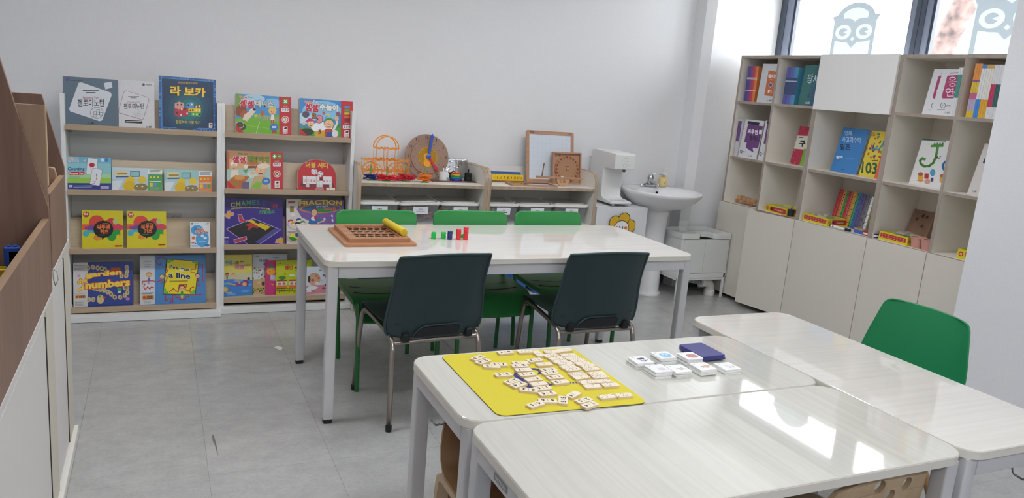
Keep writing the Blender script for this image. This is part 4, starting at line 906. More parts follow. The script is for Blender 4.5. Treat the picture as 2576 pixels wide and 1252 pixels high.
# balance on a half disc
ba = thing('wooden_balance', 'wooden balance beam on a half-round rocker with an upright peg', 'toy', (2.60, 4.80, SZ + 0.0005), rot=(0, R(1.0), 0))
hd_ = [(0.052 * math.cos(R(a)), 0.052 + 0.052 * math.sin(R(a))) for a in range(180, 361, 12)]
obj('rocker', MB().prism(hd_, -0.012, 0.012, 'y'), mat('#c69a74', 0.5), ba, bev=0.001)
obj('beam', MB().prism(rrect(0.375, 0.030, 0.014, 5, -0.025, 0.015), 0.052, 0.064, 'z').xf(Matrix.Translation((0, -0.015, 0))), BEECH, ba, bev=0.001)
obj('peg', MB().cyl((-0.165, 0, 0.06), (-0.158, 0, 0.155), 0.004, n=10), mat('#7a5a44', 0.5), ba, smooth=True)
obj('pivot', MB().lathe([(0.009, 0.064), (0.009, 0.067), (0.004, 0.07)], (-0.005, 0, 0), 14), mat('#eceae6', 0.3), ba)
p = Print(0.05, 0.03); p.text('C-MS', 4, 20, 96, 80, '#4a3024'); p.build(ba, 'rocker_lettering', loc=(-0.025, -0.0125, 0.018))
# flat mirror tray
ft = thing('mirror_tray', 'flat beech framed mirror lying at the front of the toy shelf', 'toy', (2.36, 4.80, SZ), R(-2))
obj('frame', MB().hole_prism(rrect(0.34, 0.15, 0.006, 3), [rrect(0.30, 0.115, 0.003, 3)], 0, 0.012, 'z'), BEECH, ft, bev=0.001)
obj('mirror', MB().box(-0.152, 0.152, -0.06, 0.06, 0.002, 0.008), mat('#c8ccd0', 0.03, 1.0), ft)
# number strip on its tray, colour bars behind
ns = thing('number_strip', 'yellow number strip from one to twelve on a wooden rail', 'toy', (2.065, 4.935, SZ))
obj('rail', MB().box(-0.035, 0.30, -0.02, 0.03, 0, 0.01), mat('#7a5a44', 0.5), ns, bev=0.001)
for i in range(12):
    b_ = obj('number_block', MB().box(-0.03 + i * 0.0268, -0.0036 + i * 0.0268 , -0.008, 0.014, 0.01, 0.052), mat('#efc52a', 0.35), ns, bev=0.0012)
    p = Print(0.026, 0.042); w = 14 if i < 9 else 24; p.text(str(i + 1), 50 - w, 28, 50 + w, 72, '#1d1c18', 0.02); p.build(b_, 'number', loc=(-0.03 + i * 0.0268, -0.0083, 0.01))
for k, (c_, z, y) in enumerate((('#e0e0e6', 0.074, 0.075), ('#5a4a9a', 0.066, 0.06), ('#3a6aa8', 0.06, 0.048), ('#3f8f74', 0.054, 0.036))):
    o = obj('colour_bar', MB().box(2.045, 2.365 - 0.004 * k, 4.935 + y - 0.005, 4.935 + y + 0.005, SZ, SZ + z), mat(c_, 0.4), None, bev=0.001)
    tag(o, '%s long plastic bar standing behind the yellow number strip' % ('white', 'purple', 'blue', 'green')[k], 'bar', 'long colour bars behind the number strip')
# ------------------------------------------------------------------ things on the long table
BOARD = mat('#b5835f', 0.45, kind='wood', scale=(2, 12, 12), col2='#a87653'); HOLE_SHADE = mat('#1d1815', 0.7)
TH = 0.72
hb = thing('hole_board', 'beech board game with rows of round holes on the long table', 'game', (0.9235, 3.555, TH))
obj('base_board', MB().prism(rrect(0.335, 0.40, 0.012, 5), 0, 0.014), BOARD, hb, bev=0.002)
obj('raised_frame', MB().hole_prism(rrect(0.285, 0.345, 0.004, 3), [rrect(0.205, 0.262, 0.003, 3)], 0.014, 0.034), BOARD, hb, bev=0.001)
holes = []; k = 0
for j in range(7):
    for i in range(6):
        cx, cy = -0.085 + i * 0.034 - (0.010 if j % 2 else 0.0) + 0.005, -0.113 + j * 0.0375
        holes.append([(cx + 0.0158 * math.cos(2 * PI * a / 14), cy + 0.0158 * math.sin(2 * PI * a / 14)) for a in range(14)])
obj('hole_plate', MB().hole_prism(rrect(0.206, 0.263, 0.002, 2), holes, 0.0232, 0.025), BOARD, hb)
obj('shade_sheet', MB().box(-0.102, 0.102, -0.13, 0.13, 0.0142, 0.0155), HOLE_SHADE, hb)  # dark sheet gives the holes their shade by colour
dots = MB()
for j in range(10):
    for x in (-0.134, -0.122, -0.110, 0.110, 0.122, 0.134):
        dots.cyl((x, -0.145 + j * 0.032, 0.0341), (x, -0.145 + j * 0.032, 0.0345), 0.0028, n=8)
for i in range(8):
    for y in (-0.152, 0.152): dots.cyl((-0.09 + i * 0.0257, y, 0.0341), (-0.09 + i * 0.0257, y, 0.0345), 0.0028, n=8)
obj('peg_holes', dots, mat('#5d3f2b', 0.7), hb, kind='stuff')
a, b = Vector((1.032, 3.705, TH + 0.034 + 0.0175)), Vector((1.048, 3.43, TH + 0.034 + 0.0175))
yt = thing('yellow_tube', 'yellow cardboard tube lying on the hole board', 'tube', (a + b) / 2)
d_ = (b - a) / 2
obj('tube', MB().tube([-d_, -d_ * 0.985, d_ * 0.985, d_], [0.0165, 0.0178, 0.0178, 0.0165], 24), mat('#e0c22c', 0.4), yt, smooth=True)
obj('end_cap', MB().tube([d_ * 0.99, d_ * 1.002], 0.0145, 24), mat('#cdb026', 0.45), yt)
# stacks of plastic counters
def counters(kind, label, x, y, n, r, h, col, clear=False):
    M_ = mat(col, 0.2, kind='clear', body=0.55) if clear else mat(col, 0.3); me = None
    order = ('bottom', 'second', 'third', 'fourth', 'fifth', 'sixth', 'seventh', 'eighth')
    for i in range(n):
        z = TH + i * h; nm = 'top' if i == n - 1 and n > 1 else order[i]
        o = obj('counter', MB().lathe([(r * 0.92, 0), (r, h * 0.2), (r, h * 0.78), (r * 0.92, h * 0.92), (r * 0.9, h * 0.99)], (0, 0, 0), 20), M_, None, smooth=True) if me is None else bpy.data.objects.new('counter', me)
        if me is None: me = o.data
        else: COL.objects.link(o)
        o.location = (x + 0.0006 * math.sin(i * 2.1), y, z)
        tag(o, '%s %s counter %s' % (nm, kind, label), 'counter', '%s counters %s' % (kind, label))
counters('clear green', 'of the stack nearest the hole board', 1.227, 3.525, 4, 0.0125, 0.0085, '#35e070', True)
counters('clear green', 'of the stack touching the blue one', 1.277, 3.525, 4, 0.0125, 0.0085, '#35e070', True)
counters('dark blue', 'of the only blue stack', 1.306, 3.512, 5, 0.0128, 0.0084, '#27306e')
counters('red', 'of the shorter red stack', 1.351, 3.512, 6, 0.0130, 0.0086, '#e02a34')
counters('red', 'of the taller red stack', 1.388, 3.508, 7, 0.0130, 0.0088, '#e02a34')
counters('clear green', 'of the small stack behind the red ones', 1.384, 3.555, 2, 0.0105, 0.009, '#35e070', True)

# ------------------------------------------------------------------ the mat and the dominoes
A = at_z
MZ = TZ + 0.003
mt = thing('domino_mat', 'yellow rubber mat with rounded corners on the white table', 'mat', (1.20, 1.90, TZ))
c0 = [A(1107, 893, MZ), A(1440, 874, MZ), A(1631, 1012, MZ), A(1253, 1046, MZ)]
def round_poly(c, r, n=6):
    o = []
    for i in range(4):
        p0, p1, p2 = c[i-1], c[i], c[(i+1) % 4]; d1 = (p0 - p1).normalized(); d2 = (p2 - p1).normalized(); s_, e_ = p1 + d1 * r, p1 + d2 * r
        for k in range(n + 1):
            t_ = k / n; q = s_.lerp(p1, t_).lerp(p1.lerp(e_, t_), t_); o.append((q.x - 1.20, q.y - 1.90))
    return o
mp_ = round_poly(c0, 0.03)
obj('rubber_back', MB().prism(mp_, 0.0, 0.0014), mat('#232324', 0.8), mt)
obj('fabric_top', MB().prism([(x * 0.999, y * 0.999) for x, y in mp_], 0.0014, 0.003), mat('#cfc12c', 0.75, kind='noise', ns=700, col2='#cbbd28', bump=0.1, bd=0.0002), mt)
pr = MB(); pr.col = '#1f2a78'
def on_mat(px, py): q = A(px, py, MZ); return (q.x - 1.20, q.y - 1.90)
def stroke(pts, ws, z=0.0032):
    pts = [Vector((*on_mat(*p), 0)) for p in pts]; L_, R_ = [], []
    for i, p in enumerate(pts):
        d = (pts[min(i+1, len(pts)-1)] - pts[max(i-1, 0)]).normalized(); n = Vector((-d.y, d.x, 0)) * ws[i]; L_.append(p + n); R_.append(p - n)
    k = len(pts); pr.add([(q.x, q.y, z) for q in L_ + R_], [(i, i+1, k+i+1, k+i) for i in range(k-1)])
# round logo arc printed on the mat, a swoosh with lettering running to the right
stroke([(1352, 942), (1360, 938), (1358, 931), (1345, 928), (1325, 928), (1308, 931), (1299, 937), (1299, 944), (1306, 951), (1316, 959), (1325, 967), (1337, 974), (1352, 979), (1362, 979)], [0.002, 0.006, 0.008, 0.008, 0.006, 0.005, 0.006, 0.009, 0.012, 0.013, 0.013, 0.011, 0.007, 0.002])
stroke([(1372, 960), (1380, 964), (1384, 968)], [0.003, 0.003, 0.003]); stroke([(1377, 970), (1390, 967)], [0.003, 0.003]); stroke([(1412, 966), (1420, 968), (1428, 966)], [0.002, 0.003, 0.002])
for x in (1434, 1442, 1450): stroke([(x - 2.5, 962.5), (x + 2.5, 962.5)], [0.004, 0.004])
obj('mat_print', pr, mat('attr', 0.6), mt, fix=False)

DOM = mat('#d9c6a6', 0.5, kind='wood', scale=(3, 20, 20), col2='#cfba98'); DFACE = '#e2d3b8'
def dom_face():
    return mat('#e4d8c2', 0.45)
DL, DW, DT = 0.052, 0.026, 0.007
dom_me = None; dom_top = None
PIPS = {0: [], 1: [(0, 0)], 2: [(-1, 1), (1, -1)], 3: [(-1, 1), (0, 0), (1, -1)], 4: [(-1, -1), (-1, 1), (1, -1), (1, 1)], 5: [(-1, -1), (-1, 1), (1, -1), (1, 1), (0, 0)], 6: [(-1, -1), (-1, 0), (-1, 1), (1, -1), (1, 0), (1, 1)]}
def domino(px, py, ang, a, b, kind, label, lay=0):
    """centre pixel of the top face, ang degrees of the long axis from +x; a on the left half, b on the right; kind n = numerals, p = pips"""
    global dom_me, dom_top
    z = MZ + lay * DT; q = A(px, py, z + DT)
    t = thing('domino', label, 'domino', (q.x, q.y, z), R(ang), 'wooden dominoes with %s on the yellow mat' % ('numbers' if kind == 'n' else 'pips'))
    if dom_me is None:
        o = obj('body', MB().prism(rrect(DL, DW, 0.0035, 3), 0, DT - 0.0008), DOM, t, bev=0.0006); dom_me = o.data
        o2 = obj('face', MB().prism(rrect(DL - 0.0012, DW - 0.0012, 0.003, 3), DT - 0.0008, DT), dom_face(), t); dom_top = o2.data
    else:
        for nm, me in (('body', dom_me), ('face', dom_top)):
            o = bpy.data.objects.new(nm, me); COL.objects.link(o); o.parent = t
    p = MB(); p.col = '#14110f'
    p.add([(-0.0005, -0.0075, DT + 0.0002), (0.0005, -0.0075, DT + 0.0002), (0.0005, 0.0075, DT + 0.0002), (-0.0005, 0.0075, DT + 0.0002)], [(0, 1, 2, 3)])
    for v, cx in ((a, -DL/4), (b, DL/4)):
        if v is None or v == 0: continue
        if kind == 'p':
            for (ux, uy) in PIPS[v]:
                x, y = cx + (ux * 0.0075 if v != 6 else ux * 0.0062), uy * 0.0078
                if v == 6: x, y = cx + uy * 0.0078, ux * 0.0062
                p.add([(x + 0.0017 * math.cos(PI * i / 4), y + 0.0017 * math.sin(PI * i / 4), DT + 0.0002) for i in range(8)], [tuple(range(8))])
        else:                                    # numerals lie upside down for the viewer, as on the table
            vs, fs = text_mesh(str(v), 0.028); x0, x1 = min(q_[0] for q_ in vs), max(q_[0] for q_ in vs); y0, y1 = min(q_[1] for q_ in vs), max(q_[1] for q_ in vs); s_ = 0.0145 / (y1 - y0)
            p.add([(cx - (X - (x0+x1)/2) * s_, -(Y - (y0+y1)/2) * s_, DT + 0.0002) for X, Y in vs], fs)
    obj('marking', p, mat('attr', 0.5), t, fix=False)
def zz(x, y): return 1080 + x / 4.6, 840 + y / 4.6
NUM = [  # x, y in the enlarged view, angle, left, right, what tells it apart
 (880, 205, 3, 4, 4, 'alone at the back edge of the mat'), (562, 270, 32, 6, 3, 'at the back of the zigzag row on the left'), (623, 312, 27, 4, 2, 'second in the zigzag row on the left'),
 (805, 345, -14, 2, 1, 'at the right end of the zigzag row on the left'), (722, 367, -17, 2, 0, 'in front of the zigzag row on the left'), (1222, 297, 8, 3, 1, 'behind the blank double'),
 (1058, 330, -3, 3, 0, 'behind the three-two'), (1045, 360, -3, 3, 2, 'in front of the three-blank'), (1330, 343, -3, 0, 0, 'blank one next to the dotted block'),
 (1090, 408, -3, 1, 0, 'on the blue print, above the double one'), (1132, 460, 2, 1, 1, 'on the blue print'), (1378, 408, 0, 5, 4, 'behind the six-two'), (1400, 445, 3, 6, 2, 'between five-four and five-one'),
 (1455, 492, 3, 5, 1, 'in front of the six-two'), (857, 463, -2, 5, 3, 'alone on the left of the blue print'), (1203, 517, 4, 0, 6, 'with a blank half on the blue print'), (958, 540, 22, 2, 2, 'at the left front of the blue print'),
 (1035, 580, 22, 4, 3, 'in front of the double two'), (1268, 570, 4, 0, 0, 'wholly blank on the blue print'), (1518, 548, 2, 5, 0, 'at the end of the blue print'), (1150, 640, -26, 3, 3, 'in front of the four-three'),
 (1315, 620, 4, 6, 1, 'in front of the blank one'), (1367, 682, 3, 6, 5, 'in the middle front'), (1370, 765, -16, 6, 6, 'slanted in the front row'), (1228, 808, 18, 6, 4, 'nearest the left front corner of the mat'),
 (1548, 758, 62, 5, 5, 'standing across in the front row'), (1668, 695, 30, 4, 0, 'behind the double five'), (1788, 760, 15, 5, 2, 'behind the four-one in front'), (1855, 812, 18, 4, 1, 'overhanging the front edge of the mat')]
PIP = [(1112, 197, -3, 1, 3, 'at the back edge right of the double four'), (1262, 222, 88, 4, 1, 'standing across near the back edge'), (1420, 200, -6, 6, 0, 'at the back edge before the far right one'), (1565, 180, 5, 1, 1, 'in the far right corner'),
 (1402, 240, 12, 1, 5, 'at the back of the dotted block, left'), (1610, 238, -4, 2, 6, 'at the back of the dotted block, right'), (1470, 275, 6, 2, 5, 'second row of the dotted block, left'), (1660, 272, 3, 1, 6, 'second row of the dotted block, right'),
 (1515, 310, 6, 2, 6, 'third row of the dotted block, left'), (1720, 298, 2, 6, 4, 'third row of the dotted block, right'), (1578, 337, 2, 6, 2, 'fourth row of the dotted block, left'), (1775, 333, 3, 1, 5, 'fourth row of the dotted block, right'),
 (1605, 372, 4, 2, 4, 'fifth row of the dotted block, left'), (1838, 362, 8, 5, 3, 'fifth row of the dotted block, right'), (1660, 402, 4, 5, 3, 'front row of the dotted block, left'), (1875, 397, -2, 6, 4, 'front row of the dotted block, right'),
 (1710, 457, 3, 6, 6, 'behind the blank-four pair'), (1935, 450, -2, 5, 0, 'back of the right hand pair'), (1760, 495, 3, 0, 4, 'in front of the double six'), (1975, 487, 0, 5, 3, 'front of the right hand pair'),
 (1835, 550, 3, 2, 3, 'behind the one-two'), (1888, 597, -4, 1, 2, 'in front of the two-three'), (2010, 540, -4, 0, 4, 'behind the last right one'), (2095, 582, -4, 4, 1, 'at the right edge of the mat'),
 (2058, 718, 0, 4, 4, 'left of the two in the right front'), (2250, 700, 0, 5, 5, 'nearest the right front corner of the mat')]
W_ = ('blank', 'one', 'two', 'three', 'four', 'five', 'six')
for (x, y, an, a, b, wh) in NUM: domino(*zz(x, y), an, a, b, 'n', 'wooden number domino %s-%s %s' % (W_[a], W_[b], wh))
for (x, y, an, a, b, wh) in PIP: domino(*zz(x, y), an, a, b, 'p', 'wooden dotted domino %s-%s %s' % (W_[a], W_[b], wh))

# ------------------------------------------------------------------ card stacks and the blue tin
CARD = mat('#e6e7e6', 0.4)
def cards(label, px, py, n, draw, ang=0.0, seed=1, hgt=0.022):
    """px, py: middle of the top card in the photo"""
    q = A(px, py, TZ + hgt); t = thing('card_stack', label, 'cards', (q.x, q.y, TZ), R(ang), 'stacks of square picture cards'); rn = random.Random(seed); ct = hgt / n; me = None
    for i in range(n):
        if me is None: o = obj('card', MB().prism(rrect(0.062, 0.062, 0.004, 3), 0, ct * 0.93), CARD, t, bev=0.0004); me = o.data
        else: o = bpy.data.objects.new('card', me); COL.objects.link(o); o.parent = t
        last = i == n - 1; o.location = (0 if last else rn.uniform(-0.003, 0.003), 0 if last else rn.uniform(-0.003, 0.003), i * ct); o.rotation_euler = (0, 0, 0 if last else rn.uniform(-0.05, 0.05))
    p = Print(0.062, 0.062); p.rect(16, 14, 26, 18, '#8d8f92'); draw(p); p.build(t, 'card_print', loc=(-0.031, -0.031, hgt), rot=(R(-90), 0, 0))
def zc(x, y): return 1540 + x / 7.156, 840 + y / 7.156
def d_shoes(p): p.ell(50, 40, 16, 10, '#3a3550'); p.ell(66, 36, 14, 9, '#3a3550'); p.line([(48, 55), (48, 72), (70, 72), (70, 55)], 5, '#5a5ab0'); p.rect(56, 56, 64, 64, '#a8a0d0'); p.ell(84, 62, 4, 3, '#3a3550')
def d_blue(p): p.rr(58, 55, 62, 56, 20, '#86b8dc'); p.ell(46, 48, 8, 4, '#f2f6fa'); p.ell(70, 48, 8, 4, '#f2f6fa'); p.ell(56, 66, 10, 5, '#f2f6fa')
def d_red(p): p.rr(58, 56, 60, 52, 22, '#8f5f55'); p.rr(58, 56, 57, 49, 21, '#c08a80')
def d_hand(p): p.ell(60, 62, 20, 15, '#8a7f80'); p.ell(60, 62, 18.5, 13.5, '#dcd2d2'); p.line([(44, 40), (52, 56)], 5, '#dcd2d2'); [p.line([(64 + 6*i, 62), (74 + 5*i, 76)], 4, '#dcd2d2') for i in range(3)]
def d_star(p): p.poly([(30, 52), (60, 48), (74, 32), (72, 54), (92, 66), (66, 64), (52, 80), (54, 62)], '#8d7f70'); p.poly([(36, 53), (60, 50), (71, 38), (69, 56), (85, 64), (65, 62), (55, 74), (56, 60)], '#d2c4b4')
def d_fox(p): p.poly([(30, 52), (60, 46), (86, 40), (90, 56), (70, 62), (64, 76), (52, 66), (34, 68), (44, 60)], '#8a6a5a'); p.poly([(38, 53), (60, 49), (82, 45), (86, 54), (68, 60), (62, 70), (54, 62), (46, 62)], '#e0b898')
def d_dog(p): p.poly([(36, 44), (70, 44), (90, 40), (84, 52), (80, 74), (72, 74), (70, 58), (54, 58), (56, 76), (48, 74), (44, 56)], '#9a9494'); p.poly([(41, 46), (70, 46), (84, 43), (80, 52), (77, 70), (74, 70), (72, 56), (52, 56), (54, 72), (50, 70), (46, 54)], '#ece8e6')
cards('stack of white cards with a dark shoe picture, at the left', *zc(512, 458), 7, d_shoes, 0, 1, 0.020)
cards('stack of white cards with a blue animal face on top', *zc(925, 372), 9, d_blue, 0, 2, 0.026)
cards('stack of white cards with a reddish round shape, touching the blue tin', *zc(1402, 385), 8, d_red, 0, 3, 0.028)
cards('stack of white cards with a hand picture, front left', *zc(835, 612), 7, d_hand, 0, 4, 0.022)
cards('stack of white cards with a star-like bird picture, front middle', *zc(1195, 615), 6, d_star, 0, 5, 0.018)
cards('stack of white cards with a running fox picture', *zc(1635, 575), 6, d_fox, 0, 6, 0.020)
cards('stack of white cards with a pale dog picture, front right', *zc(2075, 573), 6, d_dog, 0, 7, 0.016)
tin = thing('tin_box', 'flat dark blue tin box on the white table behind the cards', 'tin', (1.667, 1.976, TZ), R(1))
obj('tray', MB().prism(rrect(0.100, 0.132, 0.010, 4), 0, 0.006), mat('#4a4e55', 0.3, 0.6), tin, bev=0.001)
obj('lid', MB().prism(rrect(0.098, 0.126, 0.008, 4, -0.018, -0.018), 0.0065, 0.022), mat('#33327a', 0.35), tin, bev=0.002)
# ------------------------------------------------------------------ game boxes and books on the display bookcases
TILT = 11.5
def solve_h(px, py, y0, z0, tilt):
    d = ray(px, py); c, s = math.cos(R(tilt)), math.sin(R(tilt)); k = d.z / d.y
    return (CAM_H - z0 + y0 * k) / (c - s * k)
def gbox(name, cat, label, Z, tl, tr, bl, br, key, yo, dep, side, draw, group=None, rough=0.4, tilt=TILT, arch=False, face=None):
    """box or book leaning on a bookcase shelf; corners given in the enlarged view Z = (x, y, scale)"""
    f = lambda p: (Z[0] + p[0] / Z[2], Z[1] + p[1] / Z[2])
    yf = Y1 if key[0] == 1 else Y2; y0 = yf + yo; z0 = TRAY[key] + 0.0005
    x0 = at_y(*f(bl), y0).x; x1 = at_y(*f(br), y0).x; w = x1 - x0
    h = (solve_h(*f(tl), y0, z0, tilt) + solve_h(*f(tr), y0, z0, tilt)) / 2
    t = thing(name, label, cat, (x0, y0, z0), group=group, rot=(R(-tilt), 0, 0))
    if cat == 'book':
        obj('cover', MB().box(0, w, 0, 0.0012, 0, h).box(0, w, dep - 0.0012, dep, 0, h).box(0, 0.0012, 0.0012, dep - 0.0012, 0, h), mat(side, 0.4), t)
        obj('pages', MB().box(0.0012, w - 0.003, 0.0012, dep - 0.0012, 0.002, h - 0.002), mat('#e6e3da', 0.7), t)
    else:
        obj('box_lid', MB().box(0, w, 0, dep * 0.8, 0, h), mat(side, 0.4), t, bev=0.0012)
        obj('box_tray', MB().box(0.0015, w - 0.0015, dep * 0.8, dep, 0.0015, h - 0.0015), mat('#d8d6d0', 0.6), t)
    p = Print(w, h, tl, tr, bl); draw(p); p.build(t, 'cover_print', rough)
    return t
Z1 = (140, 170, 3.912); Z2 = (140, 480, 3.683); Z3 = (540, 220, 4.472); Z4 = (540, 480, 3.911)
def figure(p, x, y, s, skin, hair, top, leg='#4a6aa0'):
    """simple drawn child: body, head, hair cap"""
    p.poly([(x - 0.5*s, y + 2.2*s), (x + 0.5*s, y + 2.2*s), (x + 0.32*s, y + 0.9*s), (x - 0.32*s, y + 0.9*s)], top); p.rect(x - 0.35*s, y + 2.2*s, x - 0.1*s, y + 3.1*s, leg); p.rect(x + 0.1*s, y + 2.2*s, x + 0.35*s, y + 3.1*s, leg)
    p.ell(x, y - 0.12*s, s*1.05, s*0.98, hair); p.ell(x, y + 0.15*s, s*0.85, s*0.78, skin); p.ell(x - 0.32*s, y + 0.1*s, 0.08*s, 0.12*s, '#2a2020'); p.ell(x + 0.32*s, y + 0.1*s, 0.08*s, 0.12*s, '#2a2020'); p.line([(x - 0.3*s, y + 0.45*s), (x, y + 0.58*s), (x + 0.3*s, y + 0.45*s)], 0.1*s, '#a04030')
def pento_print(p, big):
    if big:
        p.fill('#5b6e7c'); 
        p.poly([(222, 150), (250, 146), (540, 245), (549, 270), (455, 520), (430, 530), (140, 430), (131, 405)], '#cfd3d9'); p.poly([(470, 150), (545, 137), (556, 195), (485, 214)], '#cfd3d9')
        p.ell(115, 117, 20, 18, '#5a4f86'); p.lines(140, 118, 262, 136, 1, '#3d4a58')
        p.lines(262, 217, 420, 238, 1, '#4a4f56'); p.lines(295, 238, 388, 256, 1, '#24282c')
        p.text('Pentomino Turn', 265, 284, 420, 308, '#a83a4c', 0.01); p.text('펜토미노턴', 212, 310, 472, 384, '#1d1f22', 0.012)
        p.line([(401 + 63 * math.cos(R(a)), 446 + 56 * math.sin(R(a))) for a in range(0, 361, 15)], 3.5, '#33383e')
        for (x, y) in ((400, 412), (370, 434), (400, 438), (430, 444), (368, 462)): p.line([(x, y), (x + 28, y + 2), (x + 27, y + 26), (x - 1, y + 24)], 3, '#33383e', closed=True)
        p.text('C-MS', 312, 536, 375, 556, '#2a323a', 0.01)
    else:
        p.fill('#cfcfd1'); rn = random.Random(3)
        for i in range(40):
            x, y = rn.uniform(615, 960), rn.uniform(125, 590); a = rn.choice((30, 90, 150)); p.line([(x, y), (x + 42 * math.cos(R(a)), y + 42 * math.sin(R(a)))], 2.2, '#bfc0c3'); p.k -= 1
        p.k += 1
        p.line([(685, 228), (905, 292), (920, 315), (866, 505), (850, 514), (628, 447), (618, 425), (668, 245)], 4, '#83545c', closed=True); p.poly([(690, 230), (900, 292), (914, 312), (862, 500), (845, 508), (630, 442), (622, 425), (670, 245)], '#d2d2d4')
        p.ell(865, 166, 13, 13, '#4a4480'); p.rect(885, 165, 945, 173, '#7a7d84'); p.lines(712, 280, 822, 293, 1, '#4a4f56'); p.lines(735, 293, 798, 304, 1, '#24282c'); p.text('Pentomino Turn', 708, 330, 828, 347, '#a83a4c'); p.text('펜토미노턴', 670, 352, 868, 408, '#1d1f22', 0.012)
        p.line([(812 + 45 * math.cos(R(a)), 455 + 42 * math.sin(R(a))) for a in range(0, 361, 18)], 2, '#a8abb0')
        for (x, y) in ((808, 430), (786, 448), (808, 450), (830, 455), (784, 468)): p.line([(x, y), (x + 21, y + 2), (x + 20, y + 20), (x - 1, y + 18)], 2, '#a8abb0', closed=True)
        p.rr(768, 534, 178, 27, 13, '#1e1e20', 3); p.lines(692, 524, 846, 543, 1, '#e0e0e0'); p.text('C-MS', 893, 578, 952, 597, '#2a323a', 0.01)
gbox('board_game_box', 'game box', 'grey-blue game box with a tilted white square and black Korean title, top shelf', Z1, (67, 85), (607, 118), (75, 560), (615, 582), (1, 0), 0.028, 0.062, '#55687a', lambda p: pento_print(p, True))
gbox('board_game_box', 'game box', 'pale grey patterned game box between the grey-blue and the dark blue one', Z1, (612, 118), (972, 140), (620, 587), (975, 602), (1, 0), 0.038, 0.05, '#c9c9cb', lambda p: pento_print(p, False))
def laboca(p):
    p.fill('#2a5a96'); p.poly([(1030, 96), (1556, 134), (1564, 612), (1040, 582)], '#4a84bc'); rn = random.Random(2)
    for i in range(60):
        u = rn.random(); e = i % 4; q = [(1020 + 545*u, 92 + 40*u), (1030 + 545*u, 590 + 34*u), (1025, 100 + 480*u), (1565, 140 + 470*u)][e]; p.ell(q[0], q[1], 6, 5, '#6a9fd0', n=6); p.k -= 1
    p.k += 1; p.poly([(1042, 104), (1548, 142), (1554, 602), (1050, 574)], '#1d3a58')
    for i, c in enumerate(('#1f4560', '#215066', '#24606c', '#287272', '#2c8078')): p.ell(1298 + 2*i, 400 + 4*i, 235 - 42*i, 215 - 38*i, c, n=28)
    p.text('INKA AND MARKUS BRAND', 1200, 140, 1390, 160, '#c0a050', 0.01, rise=10); p.text('라 보카', 1125, 188, 1470, 282, '#f0c83a', 0.035, edge='#6a3a1e', ew=0.03, rise=22); 
    for c, l, d_ in (('#d89a90', [(1168, 350), (1210, 332), (1256, 350), (1256, 392), (1210, 410), (1168, 392)], 0), ('#b8384a', [(1168, 392), (1210, 410), (1300, 392), (1300, 470), (1210, 484), (1168, 465)], 0), ('#5a92c8', [(1282, 355), (1322, 338), (1354, 345), (1354, 395), (1300, 400), (1282, 385)], 0), ('#8a5a34', [(1362, 372), (1395, 360), (1425, 370), (1425, 405), (1362, 402)], 0), ('#e0c42e', [(1302, 402), (1425, 400), (1425, 440), (1302, 436)], 0), ('#5ea83a', [(1330, 440), (1425, 440), (1420, 484), (1330, 474)], 0)): p.poly(l, c)
    for (x, y) in ((1196, 362), (1232, 362), (1190, 440), (1236, 408), (1270, 405), (1290, 450), (1322, 420), (1345, 418), (1380, 420), (1410, 422), (1300, 368), (1335, 362), (1380, 385), (1410, 382), (1350, 458), (1386, 460), (1412, 462), (1230, 462)): p.rr(x, y, 15, 17, 3, '#3a1f28' if x % 3 else '#e8e0d0'); p.k -= 1
    p.k += 1; p.text('협동하며 건물 짓기', 1180, 520, 1420, 552, '#d8b83a', 0.01, rise=14); p.rr(1524, 572, 36, 50, 5, '#e4e4e4'); p.ell(1524, 562, 10, 8, '#8a2a2a'); p.lines(1514, 575, 1536, 590, 2, '#777777')
gbox('board_game_box', 'game box', 'dark blue game box with gold Korean title and a block city, top shelf', Z1, (1012, 78), (1575, 120), (1020, 600), (1582, 634), (1, 0), 0.026, 0.066, '#1f4a80', laboca)
